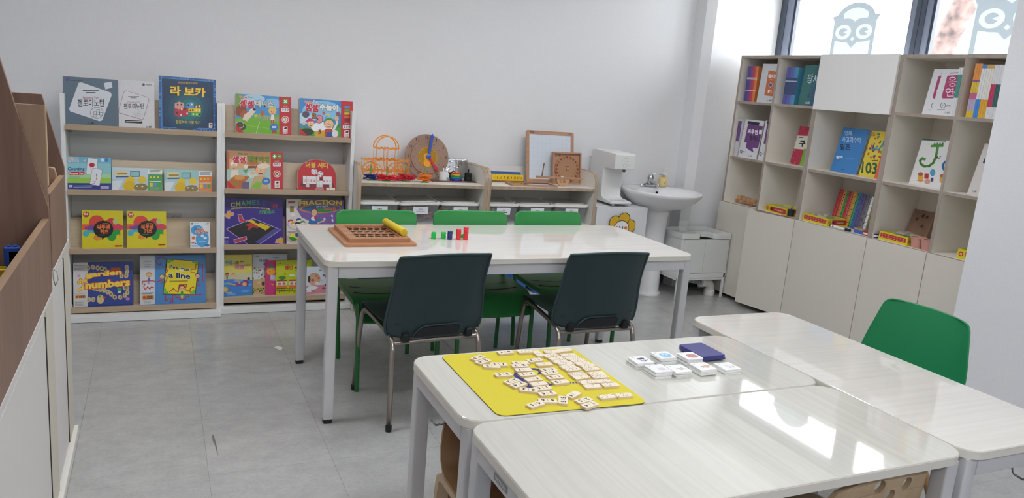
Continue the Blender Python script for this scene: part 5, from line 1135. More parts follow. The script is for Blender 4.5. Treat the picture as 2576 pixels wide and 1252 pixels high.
def counting(p):
    p.fill('#8fc4cc'); p.poly([(85, 872), (545, 888), (545, 940), (85, 930)], '#6fb4cc'); p.poly([(85, 1060), (545, 1060), (545, 1120), (85, 1120)], '#9cc84a'); p.poly([(85, 1030), (545, 1040), (545, 1075), (85, 1068)], '#a8d49c'); p.poly([(85, 1112), (548, 1122), (548, 1182), (85, 1172)], '#2f3f8a')
    for i, (ch, c) in enumerate(zip('NUMBER', ('#d83a3a', '#e8883a', '#e8c83a', '#4aa84a', '#3a88c8', '#8a4aa8'))): p.text(ch, 120 + i*18, 882, 135 + i*18, 904, c, 0.03, edge='#ffffff', ew=0.04); p.k -= 2
    p.k += 2; p.text('BLOCKS', 122, 906, 228, 926, '#e4e8ec', 0.03, edge='#3a4a8a', ew=0.05)
    p.text('Counting', 117, 970, 282, 1008, '#24408c', 0.025); p.rr(203, 1027, 158, 30, 10, '#c8283a'); p.text('Puzzle Set', 134, 1016, 272, 1038, '#f4e8e8', 0.02); p.lines(125, 1048, 250, 1066, 2, '#6a9aa0')
    p.ell(460, 908, 19, 17, '#d6e2ee'); p.rr(500, 908, 32, 32, 6, '#4a78c8'); p.poly([(255, 918), (280, 908), (298, 895), (292, 920)], '#e8b8c8')
    def card(cx, cy, w, h, rot): p.rr(cx, cy, w + 5, h + 5, 12, '#6a3a4a', rot); p.rr(cx, cy, w, h, 10, '#dfe4e8', rot)
    card(355, 965, 100, 145, 6); p.ell(355, 952, 27, 20, '#b8263a'); p.line([(345, 972), (345, 985)], 4, '#b8263a'); p.line([(365, 972), (365, 985)], 4, '#b8263a'); card(395, 1062, 98, 148, 10)
    for i, c in enumerate(('#6a4aa8', '#3a78c8', '#3aa84a', '#e8c83a', '#e8883a', '#d83a3a')): p.rect(397, 1032 + i*9, 407, 1041 + i*9, c); p.k -= 1
    p.k += 1
    for i in range(5): p.ell(365 + (i % 3)*12, 1105 + (i // 3)*14, 4, 4, '#b8263a', n=8); p.k -= 1
    p.k += 1; p.text('20', 128, 1130, 165, 1152, '#e8ecf4', 0.03); p.lines(172, 1135, 380, 1158, 2, '#a8b4dc'); p.rect(440, 1146, 525, 1172, '#b0a8d0')
gbox('board_game_box', 'game box', 'light blue and green counting puzzle box with white cards, second shelf', Z1, (85, 872), (545, 888), (90, 1172), (548, 1182), (1, 1), 0.024, 0.07, '#4a9ab0', counting)
def ducks(p, x0, x1, y0, c1, bg):
    w = x1 - x0; sp = x0 + 0.72 * w; p.fill(bg); p.rect(x0, y0 + 100, sp, y0 + 205, '#b8ccd4'); p.rect(x0 + 0.05*w, y0 + 25, x0 + 0.3*w, y0 + 75, '#d6cfa8')
    p.lines(x0 + 0.1*w, y0 + 40, x0 + 0.3*w, y0 + 70, 1, '#a8842a'); p.rr(x0 + 0.2*w, y0 + 82, 0.26*w, 12, 5, '#3a5a98'); p.rect(x0 + 0.36*w, y0 + 30, x0 + 0.55*w, y0 + 85, '#7a6a48'); p.rect(x0 + 0.375*w, y0 + 38, x0 + 0.535*w, y0 + 77, '#8cc4cc')
    p.poly([(x0, y0 + 120), (x0 + 0.22*w, y0 + 112), (x0 + 0.12*w, y0 + 205), (x0, y0 + 205)], '#d8e2e8')
    for (u, v, a, b) in ((0.36, 115, 0.09, 34), (0.6, 110, 0.08, 32), (0.34, 165, 0.12, 46)): p.ell(x0 + u*w, y0 + v, a*w, b, '#d8b41e' if a > 0.1 else '#e0c43a')
    p.ell(x0 + 0.57*w, y0 + 178, 0.14*w, 34, '#8a7a48'); p.ell(x0 + 0.5*w, y0 + 168, 0.02*w, 6, '#d8dcd4'); p.ell(x0 + 0.6*w, y0 + 172, 0.02*w, 6, '#d8dcd4')
    p.poly([(sp, y0 + 12), (x1, y0 + 18), (x1, y0 + 220), (sp, y0 + 220)], c1); p.poly([(sp, y0 + 18), (x1, y0 + 22), (x1, y0 + 66), (sp, y0 + 62)], '#e8ecea'); p.lines(sp + 0.02*w, y0 + 22, x1 - 0.02*w, y0 + 58, 3, '#4a5058', 4)
    for i in range(3): p.ell(sp + 0.05*w + i * 0.075*w, y0 + 90, 9, 9, '#e8d83a'); p.k -= 1
    p.k += 1; p.rect(sp + 0.02*w, y0 + 125, x1 - 0.02*w, y0 + 130, '#e8ecea')
    for i, c in enumerate(('#e8c83a', '#5a9ac8', '#4aa85a')): p.rect(sp + 0.03*w + i*0.08*w, y0 + 140, sp + 0.09*w + i*0.08*w, y0 + 175, c); p.k -= 1
    p.k += 1; p.lines(sp + 0.03*w, y0 + 180, x1 - 0.03*w, y0 + 205, 3, '#a8a89a', 3)
gbox('board_game_box', 'game box', 'card game box with yellow round figures and a green panel', Z1, (552, 978), (1050, 995), (555, 1183), (1050, 1195), (1, 1), 0.03, 0.045, '#b8d4d8', lambda p: ducks(p, 552, 1050, 982, '#4fa060', '#c4d6de'))
gbox('board_game_box', 'game box', 'card game box with yellow round figures and an orange panel', Z1, (1065, 997), (1538, 1012), (1070, 1195), (1540, 1207), (1, 1), 0.03, 0.045, '#a8ccc8', lambda p: ducks(p, 1065, 1538, 998, '#e08238', '#9ccac6'))
def kids(p, x0, x1, y0, n):
    s = (x1 - x0) / 382; X = lambda x: x0 + (x - 245) * s; Y = lambda y: y0 + (y - 180) * s
    p.fill('#d6c91e'); E = lambda x, y, a, b, c: p.ell(X(x), Y(y), a*s, b*s, c)
    p.rect(X(245), Y(305), X(330), Y(356), '#e0603a'); E(380, 290, 72, 66, '#d84a3c'); E(515, 300, 55, 50, '#c83a4c'); p.rect(X(330), Y(300), X(560), Y(356), '#cc4444'); E(575, 335, 55, 32, '#d0405a'); p.rect(X(560), Y(325), X(628), Y(356), '#d0405a'); E(555, 280, 26, 28, '#b8c070'); E(330, 340, 42, 24, '#7a4a98'); E(285, 338, 16, 16, '#8a4a90')
    E(282, 388, 30, 28, '#4ab0c0'); p.rect(X(290), Y(357), X(420), Y(380), '#4ab0c0'); E(520, 410, 45, 46, '#2f9a3c'); p.rect(X(480), Y(357), X(600), Y(392), '#2f9a3c'); E(560, 380, 40, 22, '#2f9a3c'); E(385, 425, 36, 24, '#d8902e'); E(594, 400, 10, 9, '#a89a1e')
    E(442, 350, 93, 78, '#1e1b1c'); p.poly([(X(430), Y(420)), (X(480), Y(405)), (X(425), Y(446))], '#1e1b1c'); p.text('씨투엠', X(378), Y(306), X(502), Y(352), '#e8743a', 0.04); p.text('키즈', X(412), Y(354), X(490), Y(392), '#e8743a', 0.04); p.rect(X(435), Y(296), X(490), Y(301), '#b89a3a'); p.line([(X(400), Y(342)), (X(425), Y(356))], 5*s, '#c8b83a'); p.rect(X(395), Y(398), X(455), Y(404), '#3a7a44')
    E(284, 217, 29, 25, '#b8391f'); p.text(n, X(264), Y(202), X(304), Y(222), '#f2ead8', 0.03); p.rect(X(266), Y(228), X(302), Y(232), '#e0a890'); p.rr(X(570), Y(502), 44*s, 14*s, 4*s, '#c02a2a'); p.rect(X(594), Y(496), X(618), Y(508), '#5a5418')
gbox('board_game_box', 'game box', 'left bright yellow game box, numbered 56 in its red dot', Z2, (245, 180), (627, 183), (247, 524), (628, 524), (1, 2), 0.024, 0.07, '#d6c91e', lambda p: kids(p, 245, 627, 180, '56'))
gbox('board_game_box', 'game box', 'bright yellow game box numbered 54, next to the bare birch back', Z2, (660, 185), (1025, 188), (662, 524), (1027, 524), (1, 2), 0.024, 0.07, '#d6c91e', lambda p: kids(p, 660, 1025, 186, '54'))
def scramble(p):
    p.fill('#dfe3e6'); p.ell(1310, 360, 60, 45, '#4aa0d8'); p.ell(1360, 440, 62, 75, '#4aa0d8'); p.ell(1300, 350, 22, 22, '#3a8ac8'); p.text('Learning', 1278, 296, 1322, 306, '#2a8a9a', 0.02); p.ell(1262, 302, 9, 9, '#2a9a6a'); p.text('5+', 1402, 296, 1422, 310, '#2a6aa8', 0.03); p.lines(1385, 300, 1400, 318, 3, '#a8b0b8')
    p.text('Math', 1312, 342, 1372, 366, '#c05a2a', 0.04, edge='#f4f4f4', ew=0.05, rise=4); p.text('Scramble', 1294, 366, 1418, 388, '#c05a2a', 0.04, edge='#f4f4f4', ew=0.05, rise=6); p.ell(1278, 430, 18, 15, '#d8722e'); p.ell(1335, 405, 14, 12, '#c87a4a'); p.poly([(1370, 428), (1396, 418), (1404, 436), (1376, 444)], '#f0f2f4'); p.ell(1360, 412, 15, 13, '#d8e4f0')
    p.lines(1330, 455, 1400, 470, 2, '#c8e0f0'); p.rr(1272, 474, 30, 8, 4, '#d84a2e'); p.ell(1296, 480, 8, 5, '#3a6ab8'); p.lines(1258, 492, 1330, 512, 2, '#7ab8e0'); p.ell(1405, 498, 24, 12, '#3a78b8')
gbox('board_game_box', 'game box', 'small white and blue math card game box at the right end of the third shelf', Z2, (1243, 285), (1432, 287), (1248, 523), (1433, 523), (1, 2), 0.014, 0.05, '#d2d6da', scramble)
def garden(p):
    p.fill('#2c3c7e'); p.poly([(295, 660), (718, 660), (718, 1048), (297, 1060)], '#33468e'); p.poly([(163, 660), (296, 660), (294, 1062), (165, 1066)], '#cfcfce'); p.lines(172, 680, 288, 740, 5, '#77797c', 4); p.ell(215, 782, 16, 14, '#c89ac0'); p.rr(228, 972, 90, 26, 3, '#d8962a'); p.ell(196, 972, 12, 10, '#c8401e'); p.rect(216, 963, 272, 982, '#2a3a6a'); [p.rect(220 + i*18, 966, 234 + i*18, 980, '#c87a2a') for i in range(3)]; p.lines(180, 1005, 268, 1055, 5, '#8a8c90', 4); p.lines(172, 935, 288, 950, 2, '#b0b0b4')
    rn = random.Random(4); pts = [(300, 710), (345, 705), (388, 712), (425, 718), (455, 728), (660, 712), (662, 752), (655, 790), (610, 790), (660, 905), (665, 945), (640, 972), (596, 988), (545, 985), (510, 955), (480, 935), (448, 918), (415, 912), (385, 905), (350, 895), (640, 900), (305, 1000), (345, 1000)]
    for i, (x, y) in enumerate(pts): p.ell(x, y, 20, 24, '#c8b48a', rot=rn.uniform(-30, 30), n=14); p.k -= 1
    p.k += 1
    for i, (x, y) in enumerate(pts): p.text(str((i * 7) % 10), x - 6, y - 10, x + 6, y + 10, '#3a3428', 0.02); p.k -= 1
    p.k += 1; p.ell(412, 1000, 34, 42, '#d0bc84'); p.ell(405, 975, 12, 10, '#5a9a4a'); p.ell(448, 985, 12, 10, '#c83a4a'); p.ell(590, 915, 22, 14, '#3a9a6a'); p.ell(588, 938, 16, 10, '#d8dcd0'); p.ell(668, 1005, 20, 14, '#c07ac0'); p.rect(510, 712, 600, 745, '#b8502e')
    for t_, b in (('the', (200, 805, 290, 850)), ('garden', (275, 738, 612, 802)), ('of', (205, 872, 262, 918)), ('numbers', (272, 822, 690, 895))): p.text(t_, *b, '#f0d052', 0.05, edge='#c8442a', ew=0.05, rise=-22)
gbox('board_game_box', 'game box', 'dark blue box reading the garden of numbers with number stones, bottom shelf', Z2, (163, 660), (718, 660), (166, 1066), (720, 1050), (1, 3), 0.03, 0.06, '#2a3672', garden)
def line_game(p):
    p.fill('#4a86c4'); p.poly([(778, 595), (913, 595), (918, 1042), (782, 1045)], '#cfd2d6'); p.lines(820, 640, 885, 705, 4, '#55585c', 5)
    sp = [(965 + (4 + 0.163*a) * math.cos(R(a)), 660 + (4 + 0.150*a) * math.sin(R(a))) for a in range(0, 380, 20)]; p.line(sp, 8, '#b8384a')
    p.poly([(1020, 628), (1326, 652), (1294, 970), (988, 956)], '#23241c'); p.poly([(1030, 634), (1320, 656), (1288, 964), (994, 950)], '#e8d81e')
    for l in ([(1030, 634), (1088, 638), (1085, 655), (1060, 655), (1058, 668), (1027, 666)], [(1262, 652), (1320, 656), (1316, 690), (1290, 688), (1288, 672), (1260, 670)], [(994, 950), (998, 900), (1018, 902), (1020, 925), (1040, 928), (1038, 953)], [(1288, 964), (1240, 960), (1242, 938), (1265, 938), (1268, 920), (1292, 922)]): p.poly(l, '#7ab83a')
    p.text("I've got", 1050, 700, 1238, 742, '#23263c', 0.03, edge='#e8e8e8', ew=0.04, rise=30); p.text('a line', 1040, 758, 1245, 812, '#23263c', 0.03, edge='#e8e8e8', ew=0.04, rise=20); p.lines(1050, 825, 1220, 850, 1, '#a8902a')
    RD = '#c02a3a'; p.line([(1340, 880), (1300, 880)], 7, RD); p.line([(1362, 855), (1362, 688), (1296, 688), (1296, 730), (1250, 730), (1250, 760), (1285, 760)], 7, RD); p.line([(1350, 968), (1230, 968), (1230, 985), (1200, 985), (1200, 1010), (1150, 1010), (1150, 990), (1110, 990), (1110, 965), (1080, 965), (1080, 1030), (1058, 1030), (1058, 995), (1015, 1015), (1015, 965)], 8, RD); p.line([(1050, 935), (1085, 905), (1130, 940), (1140, 872), (1212, 872), (1195, 915), (1240, 938), (1245, 905), (1278, 895)], 8, RD); p.line([(1005, 705), (1035, 740), (1000, 770), (1030, 800), (1010, 850)], 7, RD); p.line([(905, 890), (880, 885), (870, 905), (850, 880), (830, 910), (815, 880), (825, 855), (800, 855), (805, 830), (900, 828), (930, 840), (970, 825)], 7, RD)
    figure(p, 862, 775, 26, '#e0b888', '#c88a3a', '#3a6ac0', '#c8602a'); figure(p, 1166, 905, 30, '#e8c090', '#8a3a1e', '#3a9a3a', '#e8d81e'); figure(p, 980, 790, 22, '#e8b890', '#3a8a6a', '#c84a2e', '#2a8a5a'); figure(p, 1312, 790, 24, '#e8b890', '#2a4a6a', '#8a2a3a')
    p.rr(856, 979, 102, 38, 6, '#d8962a'); p.ell(820, 979, 14, 13, '#c8401e'); p.rect(842, 966, 900, 992, '#33384a'); [p.rect(846 + i*19, 970, 860 + i*19, 988, '#c87a2a') for i in range(3)]; p.lines(815, 1005, 885, 1035, 2, '#8a8c90', 5); p.lines(795, 932, 905, 950, 2, '#8a8c90', 4)
gbox('board_game_box', 'game box', "blue and yellow box reading I've got a line, bottom shelf", Z2, (778, 595), (1385, 595), (784, 1048), (1390, 1032), (1, 3), 0.026, 0.066, '#3f7ab8', line_game)

# ---- right bookcase
def red_panel(p, xl, x1, ys, icons, num):
    """red strip on the right of the matching red games; ys = (top, bottom)"""
    p.poly([(xl, ys[0] - 2), (x1 + 4, ys[0] + 6), (x1 + 12, ys[1] + 8), (xl + 6, ys[1])], '#c02430'); c = (xl + x1) / 2 + 4
    if icons == 'bars':
        for i, q in enumerate(('#4a8ac0', '#4a9a3a', '#d8b82e', '#c8762e', '#8a2a3a')): p.rr(c, ys[0] + 65 + i*36, 62, 26, 6, q)
    else:
        for i, s_ in enumerate(icons): cx = c + (i - (len(icons) - 1)/2) * 54; p.rr(cx, ys[0] + 52, 62 if len(icons) == 1 else 46, 58, 8, '#5a9a2e'); p.text(s_, cx - 19, ys[0] + (34 if s_ != '−' else 49), cx + 19, ys[0] + (70 if s_ != '−' else 55), '#f0f4ea', 0.04)
    k = ys[0] + (146 if icons != 'bars' else 285); p.rr(c, k, 92, 42, 10, '#e8e2e0'); [p.ell(c - 28 + i*28, k, 10, 12, '#4a4a50') for i in range(3)]; [p.ell(c - 30 + i*28, k - 3, 4, 5, '#e8e2e0') for i in range(3)]; p.lines(c - 28, k - 46, c + 28, k - 28, 2, '#e0a8a8', 4)
    if num: p.ell(c, k + 108, 41, 40, '#e8dcd8', n=26); p.ell(c, k + 108, 34, 33, '#c02430', n=26); p.ell(c, k + 108, 27, 26, '#c8a87a'); p.ell(c, k + 108, 21, 20, '#e8e4da'); p.text(num, c - 9, k + 96, c + 9, k + 120, '#5a2a2a', 0.03)
    b = ys[1] - 48; p.rr(c, b, 54, 80, 6, '#ece8e6'); p.ell(c + 6, b - 22, 13, 13, '#2a1c1c'); p.ell(c - 8, b - 18, 7, 8, '#8a2a2a'); p.text('행복한', c - 20, b + 2, c + 20, b + 16, '#c02430', 0.02); p.text('바오밥', c - 20, b + 19, c + 20, b + 33, '#2a2424', 0.02)
def face(p, x, y, s, skin, hair, cap=None):
    p.ell(x, y - 0.15*s, s, s*0.98, cap or hair); p.ell(x, y + 0.1*s, s*0.92, s*0.85, skin); p.ell(x - 0.3*s, y - 0.12*s, 0.13*s, 0.18*s, '#ffffff'); p.ell(x + 0.3*s, y - 0.12*s, 0.13*s, 0.18*s, '#ffffff'); p.ell(x - 0.28*s, y - 0.1*s, 0.06*s, 0.1*s, '#241818'); p.ell(x + 0.3*s, y - 0.1*s, 0.06*s, 0.1*s, '#241818')
    p.ell(x, y + 0.08*s, 0.16*s, 0.14*s, '#d08a6a'); p.ell(x, y + 0.42*s, 0.42*s, 0.3*s, '#7a2a28', a0=0, a1=180); p.rect(x - 0.36*s, y + 0.42*s, x + 0.36*s, y + 0.5*s, '#f4f0ea')
def title(p, red, word, x0, y0, x1, y1, xs, rise, col='#d8d4c8', edge='#3a5a6a'):
    p.text(red, x0, y0, xs, y1, '#c8283a', 0.05, edge='#f0eef0', ew=0.05, rise=rise); p.text(word, xs + 12, y0 + 4, x1, y1 - 8, col, 0.05, edge=edge, ew=0.04, rise=rise)
def tennis(p):
    p.fill('#4a92c8'); p.ell(430, 130, 130, 50, '#a8cce4'); p.ell(640, 180, 100, 60, '#86b8dc'); p.ell(270, 190, 70, 120, '#7a9a4a'); p.poly([(225, 345), (725, 300), (725, 520), (225, 500)], '#6fae2a'); p.poly([(460, 290), (720, 330), (720, 385), (480, 345)], '#8a9a6a'); [p.line([(470 + i*28, 292 + i*5), (490 + i*26, 345 + i*5)], 2, '#d8dcc8') for i in range(9)]; p.line([(500, 380), (460, 520)], 8, '#b8d484'); p.line([(235, 400), (725, 470)], 6, '#8cc43a')
    p.ell(290, 260, 66, 60, '#8a4a26'); p.ell(420, 262, 34, 26, '#e8dcd0'); p.ell(330, 300, 42, 50, '#a85a2e'); p.poly([(330, 300), (420, 240), (455, 260), (420, 310), (360, 370), (385, 385), (310, 350)], '#e0cdb8'); p.ell(440, 245, 16, 14, '#241818'); p.ell(455, 312, 20, 20, '#a8d020'); p.ell(530, 285, 20, 28, '#b86a2e')
    figure(p, 645, 262, 44, '#e8b488', '#e0c03a', '#e8e4da', '#c83a3a'); p.ell(290, 425, 60, 46, '#4a4a22', rot=20); p.line([(282 + 44*math.cos(R(a)), 412 + 36*math.sin(R(a))) for a in range(0, 361, 24)], 6, '#e0b8d0')
    p.ell(665, 440, 46, 40, '#2a62b0'); p.ell(665, 440, 37, 32, '#3a78c4'); p.lines(642, 424, 690, 452, 2, '#dce8f4', 6); p.poly([(640, 475), (690, 478), (695, 512), (665, 498), (640, 515)], '#b8302e')
    p.text('Tennis', 276, 100, 358, 122, '#c83a4a', 0.03, edge='#f0f0f0', ew=0.05, rise=6); p.text('Fun', 368, 100, 424, 122, '#3a8a7a', 0.03, edge='#f0f0f0', ew=0.05, rise=4); title(p, '셈셈', '테니스', 278, 140, 656, 225, 436, 12); p.poly([(228, 405), (228, 455), (262, 500), (330, 503)], '#c02430'); red_panel(p, 718, 855, (100, 520), '×', '2'); p.rect(228, 68, 232, 500, '#e0e0e0')
gbox('board_game_box', 'game box', 'tennis game box with a dog and a green court, red strip with a multiply sign', Z3, (232, 72), (855, 107), (238, 503), (862, 528), (2, 0), 0.026, 0.066, '#d6d4d2', tennis)
def numbers(p):
    p.fill('#3f8ac8'); p.ell(1200, 260, 220, 110, '#86c0e0'); p.ell(1010, 340, 120, 60, '#b8d8e8'); p.poly([(955, 440), (1420, 430), (1425, 560), (955, 535)], '#4a9a34'); p.ell(1200, 440, 120, 60, '#e8ecf0'); p.ell(1378, 420, 34, 22, '#2f8a3a'); p.ell(1030, 490, 80, 40, '#2a3a2a'); p.ell(1020, 300, 40, 36, '#5a4a5a'); p.ell(1380, 292, 26, 26, '#8a5a6a'); p.poly([(1120, 480), (1240, 470), (1240, 560), (1120, 548)], '#c8a01e'); p.text('5', 1160, 465, 1196, 512, '#8a2a1e', 0.06)
    face(p, 1075, 395, 42, '#e8b488', '#c84a6a'); p.poly([(1010, 380), (1060, 335), (1120, 370)], '#c83a6a'); p.text('2', 1086, 285, 1136, 345, '#9a6a2a', 0.08, edge='#4a2a1e'); p.text('3', 1146, 308, 1204, 392, '#e08a9a', 0.08, edge='#8a2a4a'); p.text('8', 1202, 265, 1236, 302, '#d83a3a', 0.06); p.line([(1230, 340), (1268, 305)], 4, '#4a4a9a'); p.ell(1270, 300, 14, 14, '#e8d03a')
    p.poly([(1235, 460), (1335, 455), (1400, 550), (1240, 560)], '#b8402e'); p.rect(1255, 490, 1320, 560, '#2a4a9a'); p.line([(1330, 470), (1370, 400), (1365, 345)], 24, '#e8e4de'); p.ell(1365, 345, 24, 26, '#e8b488'); face(p, 1278, 400, 58, '#e8b488', '#6a3a1e', '#3f8a3a'); p.ell(1000, 400, 18, 16, '#e8b488'); p.ell(1350, 510, 36, 40, '#d8dce0')
    p.text('Number', 1003, 150, 1096, 175, '#d83a3a', 0.03, edge='#f0f0f0', ew=0.05); p.text('Fun', 1102, 142, 1154, 172, '#e8e8ec', 0.03, edge='#2a4a7a', ew=0.04); title(p, '셈셈', '수놀이', 1008, 182, 1375, 268, 1158, 16, '#eceae4', '#2a4a6a'); p.poly([(955, 445), (955, 495), (990, 535), (1052, 540)], '#c02430'); red_panel(p, 1412, 1545, (150, 560), 'bars', None)
gbox('board_game_box', 'game box', 'number play game box with cheering children and coloured digits, red strip', Z3, (948, 122), (1545, 154), (958, 538), (1555, 565), (2, 0), 0.026, 0.066, '#c8c6c6', numbers)
def pizza(p):
    p.fill('#d8a878'); p.rect(135, 703, 620, 800, '#b88a5a'); p.poly([(130, 720), (165, 720), (165, 960), (130, 960)], '#c0603e'); p.ell(420, 850, 70, 22, '#b8702e'); p.ell(415, 900, 60, 20, '#8a4a2e'); p.poly([(130, 920), (620, 900), (625, 1145), (130, 1135)], '#a8c4b8'); p.ell(420, 980, 60, 40, '#c8d8d0')
    p.ell(215, 858, 38, 26, '#f0ece6'); face(p, 215, 885, 34, '#e8b080', '#f0ece6'); p.poly([(185, 930), (255, 925), (275, 1010), (175, 1010)], '#e4d8c4'); p.poly([(140, 1060), (230, 985), (388, 1005), (300, 1100), (300, 1140), (140, 1135)], '#b8682e'); p.ell(275, 1015, 60, 30, '#c88a3a'); p.ell(275, 1010, 50, 24, '#d89a4a'); p.ell(240, 1075, 24, 16, '#7a8a2a'); p.rect(300, 1060, 380, 1145, '#6a5a7a')
    face(p, 510, 930, 66, '#e8b080', '#b85a2e', '#a84a3a'); p.ell(540, 885, 70, 30, '#e8d8c0'); p.poly([(440, 1000), (560, 1000), (600, 1145), (390, 1140)], '#c8a878'); p.poly([(460, 1060), (530, 1070), (500, 1140), (400, 1130)], '#7ab83a'); p.ell(420, 965, 26, 18, '#e8b080'); p.ell(345, 890, 22, 24, '#e8e0d4'); p.poly([(310, 930), (370, 920), (350, 965)], '#5a9a5a')
    p.ell(570, 1058, 46, 40, '#2a62b0'); p.ell(570, 1058, 37, 32, '#3a78c4'); p.lines(546, 1042, 594, 1070, 2, '#dce8f4', 6); p.lines(192, 738, 254, 756, 1, '#c8a0a0'); p.text('Take-out', 258, 736, 364, 754, '#6aa02e', 0.03, edge='#3a3a1e'); title(p, '셈셈', '피자가게', 195, 772, 605, 852, 352, 10, '#6a9a2a', '#7a2a1e'); p.poly([(130, 1040), (130, 1085), (165, 1135), (240, 1137)], '#c02430'); red_panel(p, 622, 760, (722, 1145), '+−', '1')
gbox('board_game_box', 'game box', 'pizza shop game box with laughing cooks, red strip with plus and minus signs', Z3, (135, 706), (760, 731), (138, 1138), (768, 1150), (2, 1), 0.026, 0.066, '#d6d4d2', pizza)
# arched red tin
def tin_box():
    f = lambda p: (Z3[0] + p[0] / Z3[2], Z3[1] + p[1] / Z3[2]); y0 = Y2 + 0.03; z0 = TRAY[(2, 1)] + 0.0005
    x0 = at_y(*f((930, 1150)), y0).x; x1 = at_y(*f((1368, 1160)), y0).x; w = x1 - x0; h = solve_h(*f((1150, 810)), y0, z0, TILT)
    t = thing('arched_tin', 'red arched tin with white number tiles and dice', 'game box', (x0, y0, z0), rot=(R(-TILT), 0, 0))
    out = [(0.006, 0.0), (w - 0.006, 0.0), (w, 0.012)] + [(w/2 + w/2 * math.cos(R(a)), h - w*0.5*0.86 + w*0.5*0.86 * math.sin(R(a))) for a in range(0, 181, 9)] + [(0, 0.012)]
    obj('tin', MB().prism(out, 0, 0.045, 'y'), mat('#b01c26', 0.25, 0.2), t, bev=0.003, smooth=True)
    obj('tin_rim', MB().tube([(x, 0.0, z) for x, z in out], 0.0022, 6, closed=True), mat('#b8a090', 0.3), t, smooth=True)
    p = Print(w, h, (930, 808), (1368, 808), (930, 1158)); p.poly([(990, 1022), (1312, 1022), (1345, 1115), (960, 1110)], '#5a0f18'); p.poly([(1000, 1090), (1310, 1095), (1330, 1140), (975, 1135)], '#8a1a22')
    p.text('더블 셔터', 1024, 840, 1272, 902, '#d8c23a', 0.025)
    for (cx, cy, s_) in ((1120, 945, 1.0), (1190, 970, 0.95)): p.poly([(cx - 34*s_, cy - 20*s_), (cx - 2, cy - 36*s_), (cx + 34*s_, cy - 18*s_), (cx + 30*s_, cy + 20*s_), (cx, cy + 36*s_), (cx - 32*s_, cy + 18*s_)], '#dcdade'); [p.ell(cx + dx*s_, cy + dy*s_, 4.5, 4.5, '#3a2a2e', n=8) for dx, dy in ((-20, -6), (-12, 8), (-24, 12), (14, 0), (18, 14), (8, 18), (0, -24), (12, -20))]
    for i, x in enumerate((1010, 1049, 1087, 1123, 1160, 1232, 1266, 1300)): p.poly([(x - 17, 995), (x + 17, 995), (x + 17, 1085), (x - 17, 1085)], '#e2e0e2'); p.rr(x, 1046, 18, 24, 2, '#b8283a' if i in (0, 2, 3, 5, 6) else '#d8b060'); p.text(str((1, 2, 3, 4, 5, 7, 8, 9)[i]), x - 4, 1038, x + 4, 1054, '#f4f0f0', 0.02)
    for x in (1045, 1160, 1195, 1305): p.poly([(x - 17, 1075), (x + 17, 1075), (x + 17, 1120), (x - 17, 1118)], '#cfcdd0')
    p.poly([(1178, 1045), (1212, 1045), (1212, 1090), (1178, 1090)], '#e2e0e2'); p.lines(1130, 1128, 1225, 1146, 1, '#d8a8a8', 8)
    for x in (1270, 1304, 1338): p.poly([(x - 16, 1122), (x + 16, 1122), (x + 16, 1150), (x - 16, 1150)], '#e4dcc8')
    p.build(t, 'tin_print', 0.25, loc=(0, 0, 0))
tin_box()
def chameleon(p):
    p.fill('#35207e')
    for i, (ch, c) in enumerate(zip('CHAMELEON', ('#c8c82e', '#a8c02e', '#5ab03a', '#3a9a5a', '#2a8a8a', '#2a6a9a', '#28508a', '#5a2a6a', '#b8303a'))): y = 155 - 30 * math.sin(PI * (i + 0.5) / 9) + (8 if i == 8 else 0) - 10; p.text(ch, 155 + i*51, y - 25, 198 + i*51, y + 22, c, 0.035); p.k -= 1
    p.k += 1; p.text('A FAST, EXCITING AND EVERCHANGING COLOR GAME', 155, 170, 535, 188, '#d8c83a', 0.02, arc=14); p.text('카멜레온', 428, 190, 582, 228, '#3aa84a', 0.02)
    def out(l, c, e='#b8a0e0'): p.line(l, 12, e, closed=True); p.poly(l, c)
    out([(118, 372), (372, 272), (632, 382), (430, 520), (320, 520)], '#191a1e'); p.poly([(632, 382), (430, 520), (385, 500), (590, 362)], '#4a4a8a')
    for i in range(6):
        for j in range(5): p.ell(250 + i*48 - j*30, 345 + i*20 + j*24, 3.5, 2.5, '#4a4a52', n=6); p.k -= 1
    p.k += 1; p.poly([(290, 335), (345, 312), (445, 352), (405, 365), (370, 352), (330, 386), (310, 378), (330, 350)], '#b0302e'); p.poly([(315, 295), (350, 282), (395, 300), (385, 310), (420, 322), (440, 312), (540, 352), (490, 388), (420, 348), (360, 315)], '#d8b81e')
    out([(98, 232), (130, 222), (122, 205), (150, 200), (155, 218), (182, 215), (178, 238), (150, 245), (142, 270), (120, 262)], '#d8a02e'); out([(228, 236), (258, 236), (275, 285), (310, 288), (300, 302), (240, 298)], '#b0302e'); out([(186, 478), (300, 448), (304, 472), (200, 506)], '#b0302e'); out([(585, 508), (600, 480), (640, 462), (668, 468), (672, 516)], '#d8a02e'); p.rect(90, 450, 135, 460, '#b8b0d8'); p.lines(88, 480, 138, 515, 4, '#8a80b8', 3)
gbox('board_game_box', 'game box', 'purple box reading CHAMELEON with a black peg board', Z4, (68, 72), (660, 75), (68, 523), (672, 523), (2, 2), 0.026, 0.066, '#2d1b6c', chameleon)
